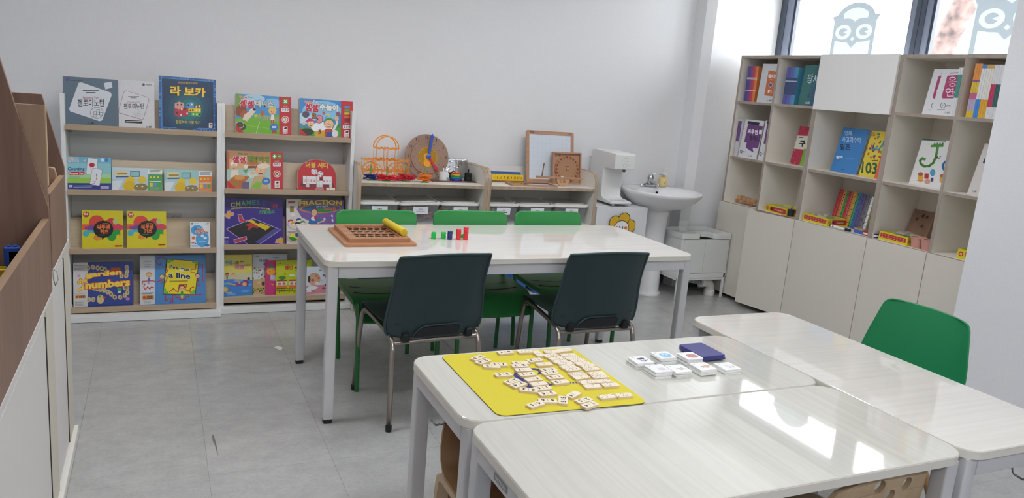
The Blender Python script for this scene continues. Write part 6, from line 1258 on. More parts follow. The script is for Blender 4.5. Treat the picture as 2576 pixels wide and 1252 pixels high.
def fraction(p):
    p.fill('#75569a'); p.poly([(697, 75), (845, 80), (800, 180), (850, 260), (930, 300), (960, 520), (700, 520)], '#d2cec8'); p.rr(750, 108, 68, 24, 4, '#a8502e'); p.text('1', 735, 145, 772, 205, '#8a7a1e', 0.05); p.ell(764, 230, 24, 12, '#e8e4dc'); p.ell(1035, 175, 210, 48, '#c87a34'); p.ell(1040, 175, 190, 36, '#2f5a9a'); p.ell(1070, 192, 80, 24, '#2f7a3a')
    p.text('FRACTION', 822, 100, 1250, 150, '#e0c83a', 0.05, edge='#241c1e', ew=0.04, arc=12); p.text('분수놀이', 990, 145, 1105, 165, '#d8d4e0', 0.02); p.text('LAB', 1075, 160, 1185, 190, '#c83a2e', 0.04, edge='#e0c8a0', ew=0.03)
    p.poly([(915, 325), (925, 285), (960, 262), (1020, 268), (1055, 300), (1050, 330)], '#2f6aa8'); p.ell(972, 205, 36, 32, '#5a3a26'); p.ell(972, 216, 28, 34, '#d8a888'); p.ell(972, 274, 30, 22, '#d8dce8'); p.ell(972, 274, 30, 22, '#b8303a', a0=-90, a1=60); p.line([(1010, 320), (1070, 300)], 14, '#d8a888')
    p.ell(800, 325, 88, 62, '#b8a0b8'); p.ell(800, 322, 80, 56, '#d8ccc0')
    for (x, y, c) in ((742, 293, '#b8303a'), (820, 285, '#2f4a8a'), (770, 320, '#d8a02e'), (860, 310, '#3a8a4a'), (810, 320, '#241c1e')): p.ell(x, y, 26, 16, c); p.ell(x, y, 26, 16, '#e8e0d0', a0=20, a1=140)
    p.ell(770, 460, 62, 50, '#b8a0b8'); p.ell(775, 455, 48, 42, '#e0d03a'); p.ell(790, 445, 42, 34, '#2f4a9a', a0=-90, a1=40); p.ell(775, 455, 44, 36, '#2f8a3a', a0=30, a1=190); p.lines(715, 395, 800, 410, 2, '#8a8490', 4)
    for (x, y) in ((1085, 280), (1160, 250), (1165, 295)): p.ell(x, y, 20, 16, '#d8d4e0', a0=90, a1=250)
gbox('board_game_box', 'game box', 'purple box reading FRACTION LAB, half hidden by the table corner', Z4, (697, 75), (1265, 92), (707, 522), (1270, 534), (2, 2), 0.026, 0.066, '#5d4480', fraction)
def swim(p):
    p.fill('#d0c45e'); p.poly([(62, 820), (370, 815), (370, 900), (62, 900)], '#c8c4a0'); [p.line([(62, 830 + i*14), (370, 826 + i*14)], 1.5, '#a8a488') for i in range(4)]; p.poly([(62, 890), (150, 880), (370, 895), (370, 1055), (62, 1062)], '#3f7ec8'); [p.ell(x, y, 46, 10, '#6aa4dc') for x, y in ((120, 925), (300, 1010), (230, 900), (330, 940), (160, 1035))]
    p.text('수영', 102, 685, 176, 728, '#6a9ac8', 0.05, edge='#2a4a7a', ew=0.02); p.text('시합', 182, 695, 240, 728, '#7a6a2a', 0.03); p.text('에서', 246, 690, 286, 710, '#4a4020', 0.02); p.text('며칠', 200, 735, 286, 778, '#c8729a', 0.05, edge='#7a3a5a', ew=0.02); p.text('남았지?', 290, 728, 356, 748, '#4a4020', 0.01); p.poly([(75, 655), (110, 650), (105, 660)], '#7a7030')
    figure(p, 122, 832, 17, '#b8845a', '#2a2020', '#6a4a2e', '#6a4a2e'); figure(p, 182, 835, 17, '#e0b890', '#c86a7a', '#e0b890', '#c86a7a'); p.poly([(190, 925), (270, 915), (280, 950), (200, 955)], '#8a4a8a'); p.line([(245, 925), (215, 885)], 14, '#d0a070'); p.line([(200, 940), (130, 925)], 14, '#d0a070'); p.ell(302, 928, 32, 34, '#8a3a7a'); p.ell(292, 936, 22, 22, '#d8a878'); p.ell(102, 985, 30, 28, '#a8b03a'); p.ell(100, 992, 22, 20, '#d8b078'); p.line([(110, 1020), (170, 1018)], 10, '#d0a070'); p.ell(332, 880, 14, 16, '#2a3a5a')
gbox('picture_book', 'book', 'yellow picture book with children swimming, bottom shelf left', Z4, (64, 628), (368, 628), (64, 1062), (370, 1054), (2, 3), 0.048, 0.008, '#c8bc5a', swim, tilt=10)
def fruit(p):
    p.fill('#c9ced4'); p.text('외삼촌', 435, 672, 520, 706, '#3a6aa0', 0.03); p.ell(598, 660, 36, 6, '#7ab0c8'); p.text('과수원', 470, 716, 560, 740, '#3a5a8a', 0.03); p.poly([(395, 648), (430, 645), (425, 656)], '#6a7078'); p.poly([(370, 890), (715, 880), (715, 1045), (372, 1050)], '#c8a878'); rn = random.Random(5)
    for i in range(70): x, y = rn.uniform(372, 710), rn.uniform(760, 885); p.ell(x, y, 10, 6, rn.choice(('#5a8a3a', '#7aa05a', '#4a7a34', '#a8c08a')), rot=rn.uniform(0, 180), n=8); p.k -= 1
    for i in range(30): x, y = rn.uniform(372, 500), rn.uniform(985, 1040); p.ell(x, y, 9, 6, rn.choice(('#5a8a3a', '#a8a04a', '#4a7a34')), rot=rn.uniform(0, 180), n=8); p.k -= 1
    p.k += 1
    for (x, y) in ((412, 820), (460, 842), (445, 793), (392, 770), (440, 1010), (560, 820)): p.ell(x, y, 9, 9, '#c8303a', n=10)
    p.ell(440, 925, 22, 14, '#d8b888'); p.ell(475, 935, 16, 22, '#5a3a2a')
gbox('picture_book', 'book', 'pale picture book with an orchard tree behind the pink one, bottom shelf', Z4, (368, 622), (712, 620), (373, 1052), (715, 1046), (2, 3), 0.074, 0.008, '#b8bcc0', fruit, tilt=10)
def pink(p):
    p.fill('#c83a78'); p.ell(552, 800, 42, 40, '#e0a02e'); p.ell(552, 752, 34, 14, '#5a8a6a'); p.ell(538, 800, 7, 6, '#d8602e'); p.ell(575, 786, 6, 6, '#d8602e'); p.rect(548, 840, 600, 900, '#d8d8dc'); [p.line([(550, 850 + i*12), (600, 846 + i*12)], 3, '#3a3a40') for i in range(5)]; p.poly([(540, 930), (590, 935), (570, 950)], '#e0a02e'); p.ell(527, 935, 5, 7, '#6a3a8a')
gbox('picture_book', 'book', 'pink picture book with a yellow chick, between the pale and lime ones', Z4, (495, 683), (800, 680), (499, 1049), (800, 1042), (2, 3), 0.062, 0.008, '#b8306a', pink, tilt=10)
def train(p):
    p.fill('#b8c422'); p.text('빨간', 688, 738, 768, 782, '#b8303a', 0.04); p.text('세모', 778, 745, 850, 778, '#4a2a1e', 0.04); p.text('네모', 790, 785, 850, 802, '#4a2a1e', 0.03); p.rect(682, 728, 730, 734, '#6a7020'); p.poly([(618, 712), (655, 708), (650, 720)], '#6a7020'); p.rect(676, 822, 702, 836, '#a8782e'); p.ell(662, 866, 36, 20, '#3f8a2e'); p.rect(655, 880, 668, 895, '#6a4a2a'); p.ell(755, 842, 28, 10, '#d8dcd0'); p.ell(820, 846, 30, 10, '#d8dcd0')
    for x0 in (606, 726, 846): p.poly([(x0, 905), (x0 + 12, 888), (x0 + 98, 888), (x0 + 108, 905)], '#a84a1e'); p.rect(x0 + 2, 905, x0 + 104, 950, '#e0d8c8'); p.rect(x0 + 2, 948, x0 + 104, 980, '#d8742e'); [p.ell(x0 + 30 + k*45, 935, 15, 16, '#5a3a2a' if k else '#8a4a2a') for k in (0, 1)]; [p.ell(x0 + 30 + k*45, 939, 11, 12, '#d8a878') for k in (0, 1)]
    p.line([(606, 1004), (950, 996)], 5, '#3a3428'); p.line([(606, 982), (950, 976)], 4, '#3a3428'); [p.line([(612 + i*25, 984), (612 + i*25, 1004)], 4, '#3a3428') for i in range(14)]; [p.ell(635 + i*24, 1018 - (i % 2)*8, 5, 8, ('#c8402e', '#3a6a2e', '#c8862e')[i % 3]) for i in range(12)]
gbox('picture_book', 'book', 'lime green picture book with an orange train behind the table leg', Z4, (597, 683), (950, 680), (602, 1049), (952, 1040), (2, 3), 0.050, 0.008, '#a8b41e', train, tilt=10)
def mister(p):
    p.fill('#cfd8e2'); p.poly([(888, 940), (1268, 930), (1272, 1018), (886, 1030)], '#cf8a9a'); p.ell(978, 872, 60, 66, '#d0a888'); p.ell(928, 870, 12, 36, '#3a2a22'); p.ell(962, 882, 16, 14, '#d05a5a'); p.ell(1020, 862, 10, 12, '#d05a5a'); p.rect(985, 905, 1020, 930, '#e8e4dc'); p.line([(985, 830), (1000, 838)], 4, '#3a2a22'); p.line([(1010, 825), (995, 848)], 4, '#3a2a22'); [p.line([(945 + i*14, 812 - (i % 2)*6), (950 + i*14, 822)], 2, '#6a5a50') for i in range(5)]
    p.poly([(890, 985), (920, 945), (985, 945), (1020, 962), (970, 985), (950, 1005), (900, 1005)], '#e4e6ea'); p.line([(950, 990), (985, 1000)], 8, '#3a3a44'); p.line([(905, 990), (890, 1010)], 8, '#3a3a44'); p.line([(1040, 895), (1062, 885)], 2, '#6a6a70'); p.line([(1040, 905), (1062, 912)], 2, '#6a6a70'); p.lines(1075, 776, 1150, 800, 1, '#2a3a5a'); p.text('수', 1058, 812, 1106, 858, '#24344e', 0.04); p.text('?', 1075, 925, 1098, 945, '#3a2a3a', 0.02); p.ell(1065, 970, 12, 10, '#8a2a2e'); p.ell(1092, 973, 10, 8, '#4a7a3a'); p.ell(1240, 990, 6, 8, '#4a2030'); p.rect(1022, 776, 1064, 784, '#5a6478')
gbox('picture_book', 'book', 'pale blue and pink picture book with a bald man in a white coat', Z4, (888, 738), (1268, 745), (889, 1030), (1272, 1020), (2, 3), 0.034, 0.008, '#b8c0c8', mister, tilt=10)
# ------------------------------------------------------------------ books and things in the tall cabinets (they face -x)
V1 = (1780, 130, 3.385); V2 = (1780, 440, 3.477); V3 = (2180, 130, 2.122); V4 = (1860, 150, 8.94); V5 = (2280, 150, 7.824)
def px_(Z, p): return (Z[0] + p[0] / Z[2], Z[1] + p[1] / Z[2])
def solve_hx(px, py, x0, z0, tilt):
    d = ray(px, py); c, s = math.cos(R(tilt)), math.sin(R(tilt)); k = d.z / d.x
    return (CAM_H - z0 + x0 * k) / (c - s * k)
def cbook(label, Z, tl, tr, bl, br, xo, z0, dep, side, draw, tilt=9, group=None, wid=None, hh=None, ylim=None):
    """book shown cover first, leaning back on a cabinet shelf; wid: full width when part of it is hidden"""
    x0 = XF + xo; ya = at_x(*px_(Z, bl), x0).y; yb = at_x(*px_(Z, br), x0).y; w = wid or (ya - yb); lim = [q for q in (4.450, 4.051, 3.431, 2.997, 2.581) if q < ya - 0.01][0]; w = min(w, ya - lim - 0.002); wid = w; h = hh or solve_hx(*px_(Z, tl), x0, z0, tilt)
    t = thing('textbook', label, 'book', (x0, ya, z0 + 0.0005), group=group, rot=Matrix.Rotation(R(-90), 3, 'Z').to_euler())
    t.rotation_euler = (Matrix.Rotation(R(-90), 3, 'Z') @ Matrix.Rotation(R(-tilt), 3, 'X')).to_euler()
    obj('cover', MB().box(0, w, 0, 0.001, 0, h).box(0, w, dep - 0.001, dep, 0, h).box(0, 0.001, 0.001, dep - 0.001, 0, h), mat(side, 0.4), t)
    obj('pages', MB().box(0.001, w - 0.002, 0.001, dep - 0.001, 0.0015, h - 0.0015), mat('#e6e3da', 0.7), t)
    k = w / (ya - yb); tr2 = (bl[0] + (br[0] - bl[0]) * k + tl[0] - bl[0], tl[1] + (br[1] - bl[1]) * k)
    p = Print(w, h, tl, tr if wid is None else tr2, bl); draw(p); p.build(t, 'cover_print')
    return t
def spine(label, y, z0, h, th, cols, xo=0.03, dep=0.19, group=None):
    """book shown spine first; cols = bands (from top, fraction, colour)"""
    t = thing('textbook', label, 'book', (XF + xo, y, z0 + 0.0005), group=group)
    obj('cover', MB().box(0, 0.001, 0, th, 0, h).box(0.001, dep, 0, 0.0007, 0, h).box(0.001, dep, th - 0.0007, th, 0, h), mat(cols[0][1], 0.4), t)
    obj('pages', MB().box(0.001, dep - 0.003, 0.0007, th - 0.0007, 0.0015, h - 0.0015), mat('#e6e3da', 0.7), t)
    m_ = MB(); a = 0.0
    for f_, c in cols: m_.col = c; m_.add([(-0.0003, 0.0002, h * (1 - a - f_)), (-0.0003, th - 0.0002, h * (1 - a - f_)), (-0.0003, th - 0.0002, h * (1 - a)), (-0.0003, 0.0002, h * (1 - a))], [(0, 1, 2, 3)]); a += f_
    obj('spine_print', m_, mat('attr', 0.4), t, fix=False)
ORD = ('first', 'second', 'third', 'fourth', 'fifth', 'sixth', 'seventh', 'eighth', 'ninth', 'tenth', 'eleventh', 'twelfth', 'thirteenth', 'fourteenth', 'fifteenth', 'sixteenth')
# top row, first column
y = at_x(1871.5, 251, XF + 0.03).y
seq = ['#4a3f8a', '#5a3f90', '#6a3f92', '#8a3f7a', '#b83a56', '#c83e48', '#d8783e', '#dc8448']
for i, c in enumerate(seq):
    th = 0.0135; y -= th + 0.0006
    spine('%s thin book from the left, %s spine, next to the orange P1 book' % (ORD[i], ('indigo', 'indigo', 'purple', 'plum', 'crimson', 'red', 'orange', 'orange')[i]), y, ZS1, 0.262, th, [(0.1, c), (0.22, c), (0.02, '#d8d0d8'), (0.01, c), (0.02, '#d8d0d8'), (0.3, c), (0.03, '#d0c4d0'), (0.3, c)], group='row of purple to orange spines')
def plato(p):
    p.fill('#c8cacf'); p.poly([(640, 250), (838, 305), (772, 830), (558, 790)], '#c06a3e'); p.text('플라토', 636, 340, 806, 432, '#e8e0d8', 0.04, rise=20); p.text('Plato', 672, 446, 748, 472, '#e0c0a8', 0.02); p.poly([(645, 570), (698, 515), (742, 572), (690, 632)], '#e0d8e0'); p.poly([(655, 571), (698, 526), (732, 573), (690, 620)], '#33509a'); p.text('P1', 636, 680, 715, 752, '#f0e8e0', 0.05); p.text('C-MS', 618, 890, 732, 928, '#55585e', 0.02)
cbook('white book with an orange panel and P1 beside the purple spines', V4, (518, 95), (870, 150), (385, 925), (752, 970), 0.022, ZS1, 0.006, '#c8cacf', plato, tilt=3)
# top row, second column
y = at_x(1967.5, 258, XF + 0.03).y; seq = ['#5a58a0', '#4a5098', '#5a5ea8', '#5c66ac', '#4f88b8', '#4a94b4']
for i, c in enumerate(seq):
    th = 0.0185; y -= th + 0.0006
    spine('%s thin book from the left, blue-violet spine, next to the teal book' % ORD[i], y, ZS1, 0.258, th, [(0.28, c), (0.08, '#33456e'), (0.03, '#b8c4d8'), (0.35, '#33456e'), (0.26, c)], group='row of blue-violet spines')
def pangse(p):
    p.fill('#2c5f6c'); p.poly([(1355, 120), (1600, 130), (1480, 1010), (1310, 1005)], '#2f6a68'); p.poly([(1700, 130), (1850, 150), (1700, 1035), (1560, 1020)], '#2a5272'); p.text('팡세', 1435, 330, 1690, 540, '#c8dce0', 0.0, slant=0.0, rise=30); p.text('A3', 1495, 765, 1562, 830, '#1f3a44', 0.02); p.text('C-MS', 1480, 938, 1575, 985, '#c8dce0', 0.02)
cbook('teal book with a large white Korean title in the second cabinet column', V4, (1360, 118), (1850, 170), (1312, 1005), (1695, 1040), 0.024, ZS1, 0.006, '#2c5f6c', pangse, tilt=4)
# top row, fourth column
def eung(p, x):
    p.fill('#d4d5d8'); p.poly([(x + 130, 320), (x + 420, 320), (x + 330, 775), (x + 20, 770), (x + 0, 740), (x + 100, 345)], '#a83e6a'); p.text('응', x + 125, 350, x + 290, 545, '#ece8ec', 0.0); p.text('연', x + 75, 565, x + 235, 735, '#ece8ec', 0.0); p.text('용', x + 300, 350, x + 400, 545, '#ece8ec', 0.0); p.text('산', x + 240, 565, x + 330, 735, '#ece8ec', 0.0); p.rect(x + 155, 265, x + 400, 283, '#77797e')
    p.line([(x + 30 + 48 * math.cos(R(a)), 910 + 52 * math.sin(R(a))) for a in range(0, 361, 20)], 9, '#33363a'); p.text('C1', x + 5, 890, x + 52, 920, '#33363a', 0.03); p.rect(x + 85, 912, x + 180, 922, '#77797e'); p.rect(x - 85, 988, x + 70, 998, '#77797e'); p.text('C-MS', x + 65, 1030, x + 165, 1068, '#77797e', 0.02)
cbook('white math book half hidden behind its twin, magenta block on the cover', V5, (530, 188), (900, 195), (300, 1075), (800, 1105), 0.05, ZS1, 0.006, '#d0d1d4', lambda p: eung(p, 510), tilt=8, wid=0.19)
cbook('white math book with a magenta block and large Korean letters in the fourth column', V5, (715, 188), (1120, 192), (470, 1090), (900, 1120), 0.036, ZS1, 0.006, '#d0d1d4', lambda p: eung(p, 690), tilt=8, wid=0.19)
y = at_x(*px_(V5, (875, 1118)), XF + 0.02).y
for i in range(3): th = 0.0105; y -= th + 0.0006; spine('%s of the three slim white and green spines beside the magenta books' % ORD[i], y, ZS1, 0.268, th, [(0.14, '#d6d8da'), (0.48, '#3f8a80'), (0.38, '#d6d8da')], xo=0.012, group='slim white and green spines')
# top row, fifth column
y = at_x(*px_(V5, (1160, 1140)), XF + 0.02).y
sets = [('yellow', [(0.3, '#d88f48'), (0.04, '#7a5a8a'), (0.2, '#d8b83a'), (0.12, '#b8608a'), (0.22, '#b0a8c0'), (0.12, '#d8b82e')], 3, 0.0135), ('blue', [(0.07, '#4a84c8'), (0.58, '#dcdcda'), (0.35, '#3f84cc')], 2, 0.0135), ('amber', [(0.07, '#c8a060'), (0.58, '#dcdad2'), (0.35, '#d8a42e')], 3, 0.0132), ('white and magenta', [(0.36, '#d6d6d8'), (0.42, '#b82e56'), (0.22, '#d6d6d8')], 2, 0.0132), ('white and dark green', [(0.36, '#d6d6d8'), (0.42, '#2a5a58'), (0.22, '#d6d6d8')], 3, 0.0132), ('white and pink', [(0.36, '#d6d6d8'), (0.42, '#b84a70'), (0.22, '#d6d6d8')], 2, 0.0132)]
for nm, cols, n, th in sets:
    for i in range(n): y -= th + 0.0006; spine('%s %s book spine in the fifth cabinet column' % (ORD[i], nm), y, ZS1, 0.285 if nm != 'yellow' else 0.29, th, cols, xo=0.018, group='book spines in the fifth cabinet column')
# second row
y = at_x(*px_(V1, (222, 886)), XF + 0.03).y
for i in range(3): th = 0.0125; y -= th + 0.0006; spine('%s white and purple spine left of the purple covers' % ORD[i], y, ZS2, 0.285, th, [(0.05, '#d2d2d6'), (0.55, '#6a3f80'), (0.4, '#cfcfd4')], xo=0.03, group='white and purple spines')
def purple(p, x):
    p.fill('#d4d4d8'); p.poly([(x + 78, 15 + 572), (x + 175, 598), (x + 170, 625), (x + 72, 612)], '#23283a'); p.poly([(x + 78, 614), (x + 220, 628), (x + 175, 810), (x + 130, 805), (x + 140, 845), (x + 72, 810), (x + 78, 768), (x + 55, 765)], '#6a3a78'); p.text('씨투엠', x + 78, 655, x + 165, 695, '#eae4ec', 0.03, rise=8); p.rr(x + 187, 675, 24, 34, 5, '#eae4ec'); p.text('클래스7', x + 100, 708, x + 195, 748, '#2e1f38', 0.03, rise=6); p.ell(x + 35, 846, 11, 14, '#5a3a66'); p.ell(x + 35, 846, 6, 8, '#d4d4d8'); p.lines(x + 50, 838, x + 66, 852, 1, '#3a3a40'); p.text('C-MS', x + 95, 868, x + 132, 882, '#55585e', 0.02)
cbook('white book with a purple banner in the first column, left of two', V1, (305, 572), (475, 585), (258, 888), (420, 900), 0.03, ZS2, 0.007, '#d0d0d4', lambda p: purple(p, 250), tilt=5, wid=0.205)
cbook('white book with a purple banner in the first column, right of two', V1, (482, 585), (640, 596), (428, 895), (590, 908), 0.02, ZS2, 0.007, '#d0d0d4', lambda p: purple(p, 418), tilt=5, wid=0.12)
def gugu(p, c, c2, bl, t_):
    p.fill(c); rn = random.Random(hash(c) % 97); 
    for i in range(34): p.ell(rn.uniform(bl - 10, bl + 250), rn.uniform(640, 960), rn.uniform(6, 14), rn.uniform(6, 14), c2, n=9); p.k -= 1
    p.k += 1; p.poly([(bl + 55, 710), (bl + 260, 722), (bl + 230, 838), (bl + 28, 820)], '#d6d4c8'); p.text(t_, bl + 78, 752, bl + 180, 806, '#24221f', 0.05); p.lines(bl + 70, 722, bl + 110, 734, 1, '#55524c')
cbook('red patterned book with a cream title band in the second column', V1, (780, 632), (852, 637), (700, 947), (785, 957), 0.15, ZS2, 0.008, '#b02a4a', lambda p: gugu(p, '#b02c4a', '#c85a5a', 700, '구구'), tilt=9, wid=0.21)
cbook('green patterned book with a cream title band in the second column', V1, (852, 640), (900, 642), (783, 957), (850, 967), 0.135, ZS2, 0.008, '#7aa83a', lambda p: gugu(p, '#7cae3c', '#b8cc6a', 783, '가감'), tilt=9, wid=0.075)
def fields(p):
    p.fill('#3c82c4'); p.text('영재', 1168, 678, 1228, 716, '#d8e4f0', 0.0, rise=4); p.text('사고력수학', 1148, 730, 1306, 778, '#d8e4f0', 0.0, rise=18); p.text('필즈', 1130, 784, 1218, 838, '#1d2c44', 0.02, rise=8); p.text('베이직', 1098, 880, 1152, 908, '#e8f0f8', 0.04); p.rect(1175, 908, 1250, 913, '#7ab0e0'); p.rect(1140, 994, 1168, 1000, '#24508a')
cbook('large sky blue math textbook with white Korean title in the wide cabinet', V1, (1160, 645), (1370, 665), (1045, 1005), (1260, 1040), 0.13, ZS2, 0.012, '#3878b8', fields, tilt=11)
def b1031(p):
    p.fill('#dcc63a'); p.text('103', 1308, 930, 1440, 1028, '#2a5a44', 0.03, rise=14); p.text('1', 1445, 950, 1462, 1036, '#2a5a44', 0.03); p.rect(1390, 915, 1440, 922, '#6a5a2a'); rn = random.Random(8)
    for i in range(34): x, y_ = rn.uniform(1340, 1520), rn.uniform(690, 900); p.ell(x, y_, rn.uniform(8, 20), rn.uniform(5, 10), rn.choice(('#c8502e', '#3a8ab0', '#6a3a8a', '#d8802e', '#3f9a5a')), rot=rn.uniform(0, 180), n=9); p.k -= 1
    p.k += 1; p.line([(1430, 800), (1400, 830), (1440, 830), (1475, 780), (1500, 720)], 14, '#4a90b8')
cbook('yellow book numbered 1031 with colourful doodles', V1, (1375, 668), (1533, 690), (1285, 1040), (1430, 1064), 0.115, ZS2, 0.012, '#c8b434', b1031, tilt=11, wid=0.2)
cbook('orange book leaning at the right end beside the 1031 book', V1, (1520, 700), (1560, 705), (1418, 1065), (1475, 1073), 0.10, ZS2, 0.010, '#d8603a', lambda p: p.fill('#dc6440'), tilt=11, wid=0.06)
def jbook(p):
    p.fill('#dcdcdc'); p.rect(280, 458, 470, 470, '#3a6a5a'); p.line([(336, 503), (394, 503)], 12, '#4a8a3a'); p.line([(370, 503), (362, 560), (350, 590), (330, 606), (305, 608), (285, 596), (280, 578), (292, 566), (306, 572)], 13, '#4a8a3a'); p.text('AE', 362, 556, 392, 572, '#2a2a2a', 0.02); [p.poly([(345 + i*14, 497), (352 + i*14, 484), (359 + i*14, 497)], '#4a7a3a') for i in range(4)]; p.ell(288, 668, 16, 22, '#d8a43a'); p.ell(287, 648, 14, 10, '#a8603a'); p.rect(308, 645, 330, 672, '#b8303a'); p.ell(350, 640, 14, 18, '#4a9ac0'); p.ell(325, 686, 16, 13, '#c89a80'); p.rect(342, 666, 356, 686, '#3a3a7a'); p.line([(270, 682), (305, 684)], 3, '#c8702e')
cbook('white book with a big green letter J in the fourth cabinet column', V3, (287, 463), (400, 470), (225, 700), (352, 717), 0.12, ZS2, 0.008, '#d6d6d6', jbook, tilt=10, wid=0.24)
def cbk(p): p.fill('#dcdcdc'); p.line([(430 + 38 * math.cos(R(a)), 602 + 30 * math.sin(R(a))) for a in range(60, 301, 20)], 12, '#3a7ab8'); p.ell(398, 672, 14, 20, '#d8a43a'); p.ell(397, 654, 13, 9, '#a8603a')
cbook('white book with a blue letter C overlapping the J book', V3, (392, 470), (447, 478), (347, 716), (396, 724), 0.105, ZS2, 0.008, '#d6d6d6', cbk, tilt=10, wid=0.10)
cbook('pale book leaning in the fifth column next to the wall pier', V3, (640, 490), (700, 495), (537, 750), (600, 758), 0.10, ZS2, 0.010, '#cfcac6', lambda p: (p.fill('#d6d2ce'), p.text('C-MS', 566, 732, 590, 742, '#55585e', 0.02), p.poly([(625, 590), (640, 560), (640, 590)], '#2a3a5a')), tilt=13, wid=0.2)
# third row: toys and boxes on the counter boards
WOOD_T = mat('#c8a078', 0.5, kind='wood', scale=(3, 12, 12), col2='#b88e66')
ZC_ = ZC + 0.0005
tc = thing('wooden_train', 'small natural wood toy train in the first cabinet column', 'toy', (XF + 0.075, 4.63, ZC_))
tc.scale = (1.3, 1.3, 1.3)
obj('chassis', MB().box(-0.022, 0.022, -0.085, 0.085, 0.012, 0.022), WOOD_T, tc, bev=0.002); obj('cab', MB().box(-0.02, 0.02, 0.045, 0.08, 0.022, 0.046), WOOD_T, tc, bev=0.004)
for k in range(3): obj('block', MB().box(-0.018, 0.018, -0.075 + k*0.038, -0.042 + k*0.038, 0.022, 0.042), WOOD_T, tc, bev=0.002)
for k in (-0.06, 0.0, 0.06):
    for s_ in (-1, 1): obj('wheel', MB().lathe([(0.0135, -0.003), (0.0135, 0.003)], (s_ * 0.026, k, 0.0135), 16, axis='x'), mat('#a8784e', 0.5), tc, smooth=True)
def ybox(label, x, y, w, d, h, rz, front='name', n=8, lid=True):
    """yellow box; local x along its front edge, faces local -y"""
    t = thing('yellow_box', label, 'box', (x, y, ZC_), rz, 'yellow boxes with red labels')
    obj('box', MB().box(0, w, 0, d, 0, h*0.62).hole_prism([(0.002, 0.002), (w - 0.002, 0.002), (w - 0.002, d - 0.002), (0.002, d - 0.002)], [[(0.006, 0.006), (w - 0.006, 0.006), (w - 0.006, d - 0.006), (0.006, d - 0.006)]], h*0.62, h), mat('#d8ce26', 0.45), t)
    obj('inner_tray', MB().box(0.006, w - 0.006, 0.006, d - 0.006, h*0.62, h*0.8), mat('#b0b4b8', 0.3), t)
    for (ww, loc, rot, mode) in ((w, (0, -0.0002, 0), None, 'name'), (d, (w + 0.0002, 0, 0), (0, 0, R(90)), 'icons'), (d, (-0.0002, d, 0), (0, 0, R(-90)), 'icons')):
        m_ = mode if front == 'name' else ('icons' if mode == 'name' else 'name'); p = Print(ww, h)
        if m_ == 'name': p.ell(11, 50, 6.5, 6.5 * ww / h * 0.9, '#c0392e'); p.text('CS', 7.5, 40, 14.5, 62, '#f0e0c8', 0.03); p.rr(60, 50, 74, 66, 6, '#bc3a36'); p.ell(31, 50, 5, 5 * ww / h * 0.9, '#5a2020'); p.text('De Bolhuis', 48, 38, 84, 60, '#f0d8d0', 0.01, slant=0.2)
        else:
            p.rr(50, 46, 90, 56, 4, '#bc3a36'); [p.rect(9 + i*10.6, 60, 15 + i*10.6, 64, '#f0e0d8') for i in range(n)]; [p.ell(12 + i*10.6, 36, 2, 2 * ww / h, '#e08a80') for i in range(n)]
        p.build(t, 'label_print', loc=loc, rot=rot)
    return t
RZ = R(-90)
ybox('yellow box with a red label beside the black peg in the second column', XF + 0.03, 4.385, 0.235, 0.16, 0.05, RZ - R(4), 'name')
bp_ = thing('ring_peg', 'black ring stacker on a wood base in the second cabinet column', 'toy', (XF + 0.024, 4.118, ZC_))
obj('base', MB().box(-0.03, 0.03, -0.025, 0.06, 0, 0.005), WOOD_T, bp_); obj('rings', MB().lathe([(0.023, 0.005), (0.023, 0.052), (0.02, 0.054)], (0, 0, 0), 24), mat('#1d2126', 0.4), bp_, smooth=True); obj('peg', MB().cyl((0, 0, 0.05), (0, 0, 0.075), 0.004, n=10), mat('#1d2126', 0.4), bp_)
yb_ = ybox('yellow tray box full of cube bags in the wide cabinet', XF + 0.02, 4.000, 0.235, 0.17, 0.05, RZ - R(3), 'icons')
bag = thing('plastic_bag', 'crumpled clear bag with small coloured pieces in the yellow tray box', 'bag', (XF + 0.10, 3.89, ZC_ + 0.042))
rows = []; rn = random.Random(12)
for i in range(9): rows.append([(0.07 * (j/8 - 0.5) * 2, 0.09 * (i/8 - 0.5) * 2, 0.002 + 0.022 * math.sin(PI * i/8) * math.sin(PI * j/8) + rn.uniform(0, 0.006)) for j in range(9)])
obj('film', MB().grid(rows), mat('#eef0f2', 0.1, kind='clear', body=0.25), bag, smooth='all')
ps = MB()
for i in range(14): ps.col = rn.choice(('#c83a3a', '#e8e4da', '#4a9a4a', '#e8c83a')); x_, y_ = rn.uniform(-0.05, 0.05), rn.uniform(-0.07, 0.07); ps.box(x_ - 0.006, x_ + 0.006, y_ - 0.006, y_ + 0.006, 0.0, 0.012)
obj('pieces', ps, mat('attr', 0.4), bag, fix=False, kind='stuff')
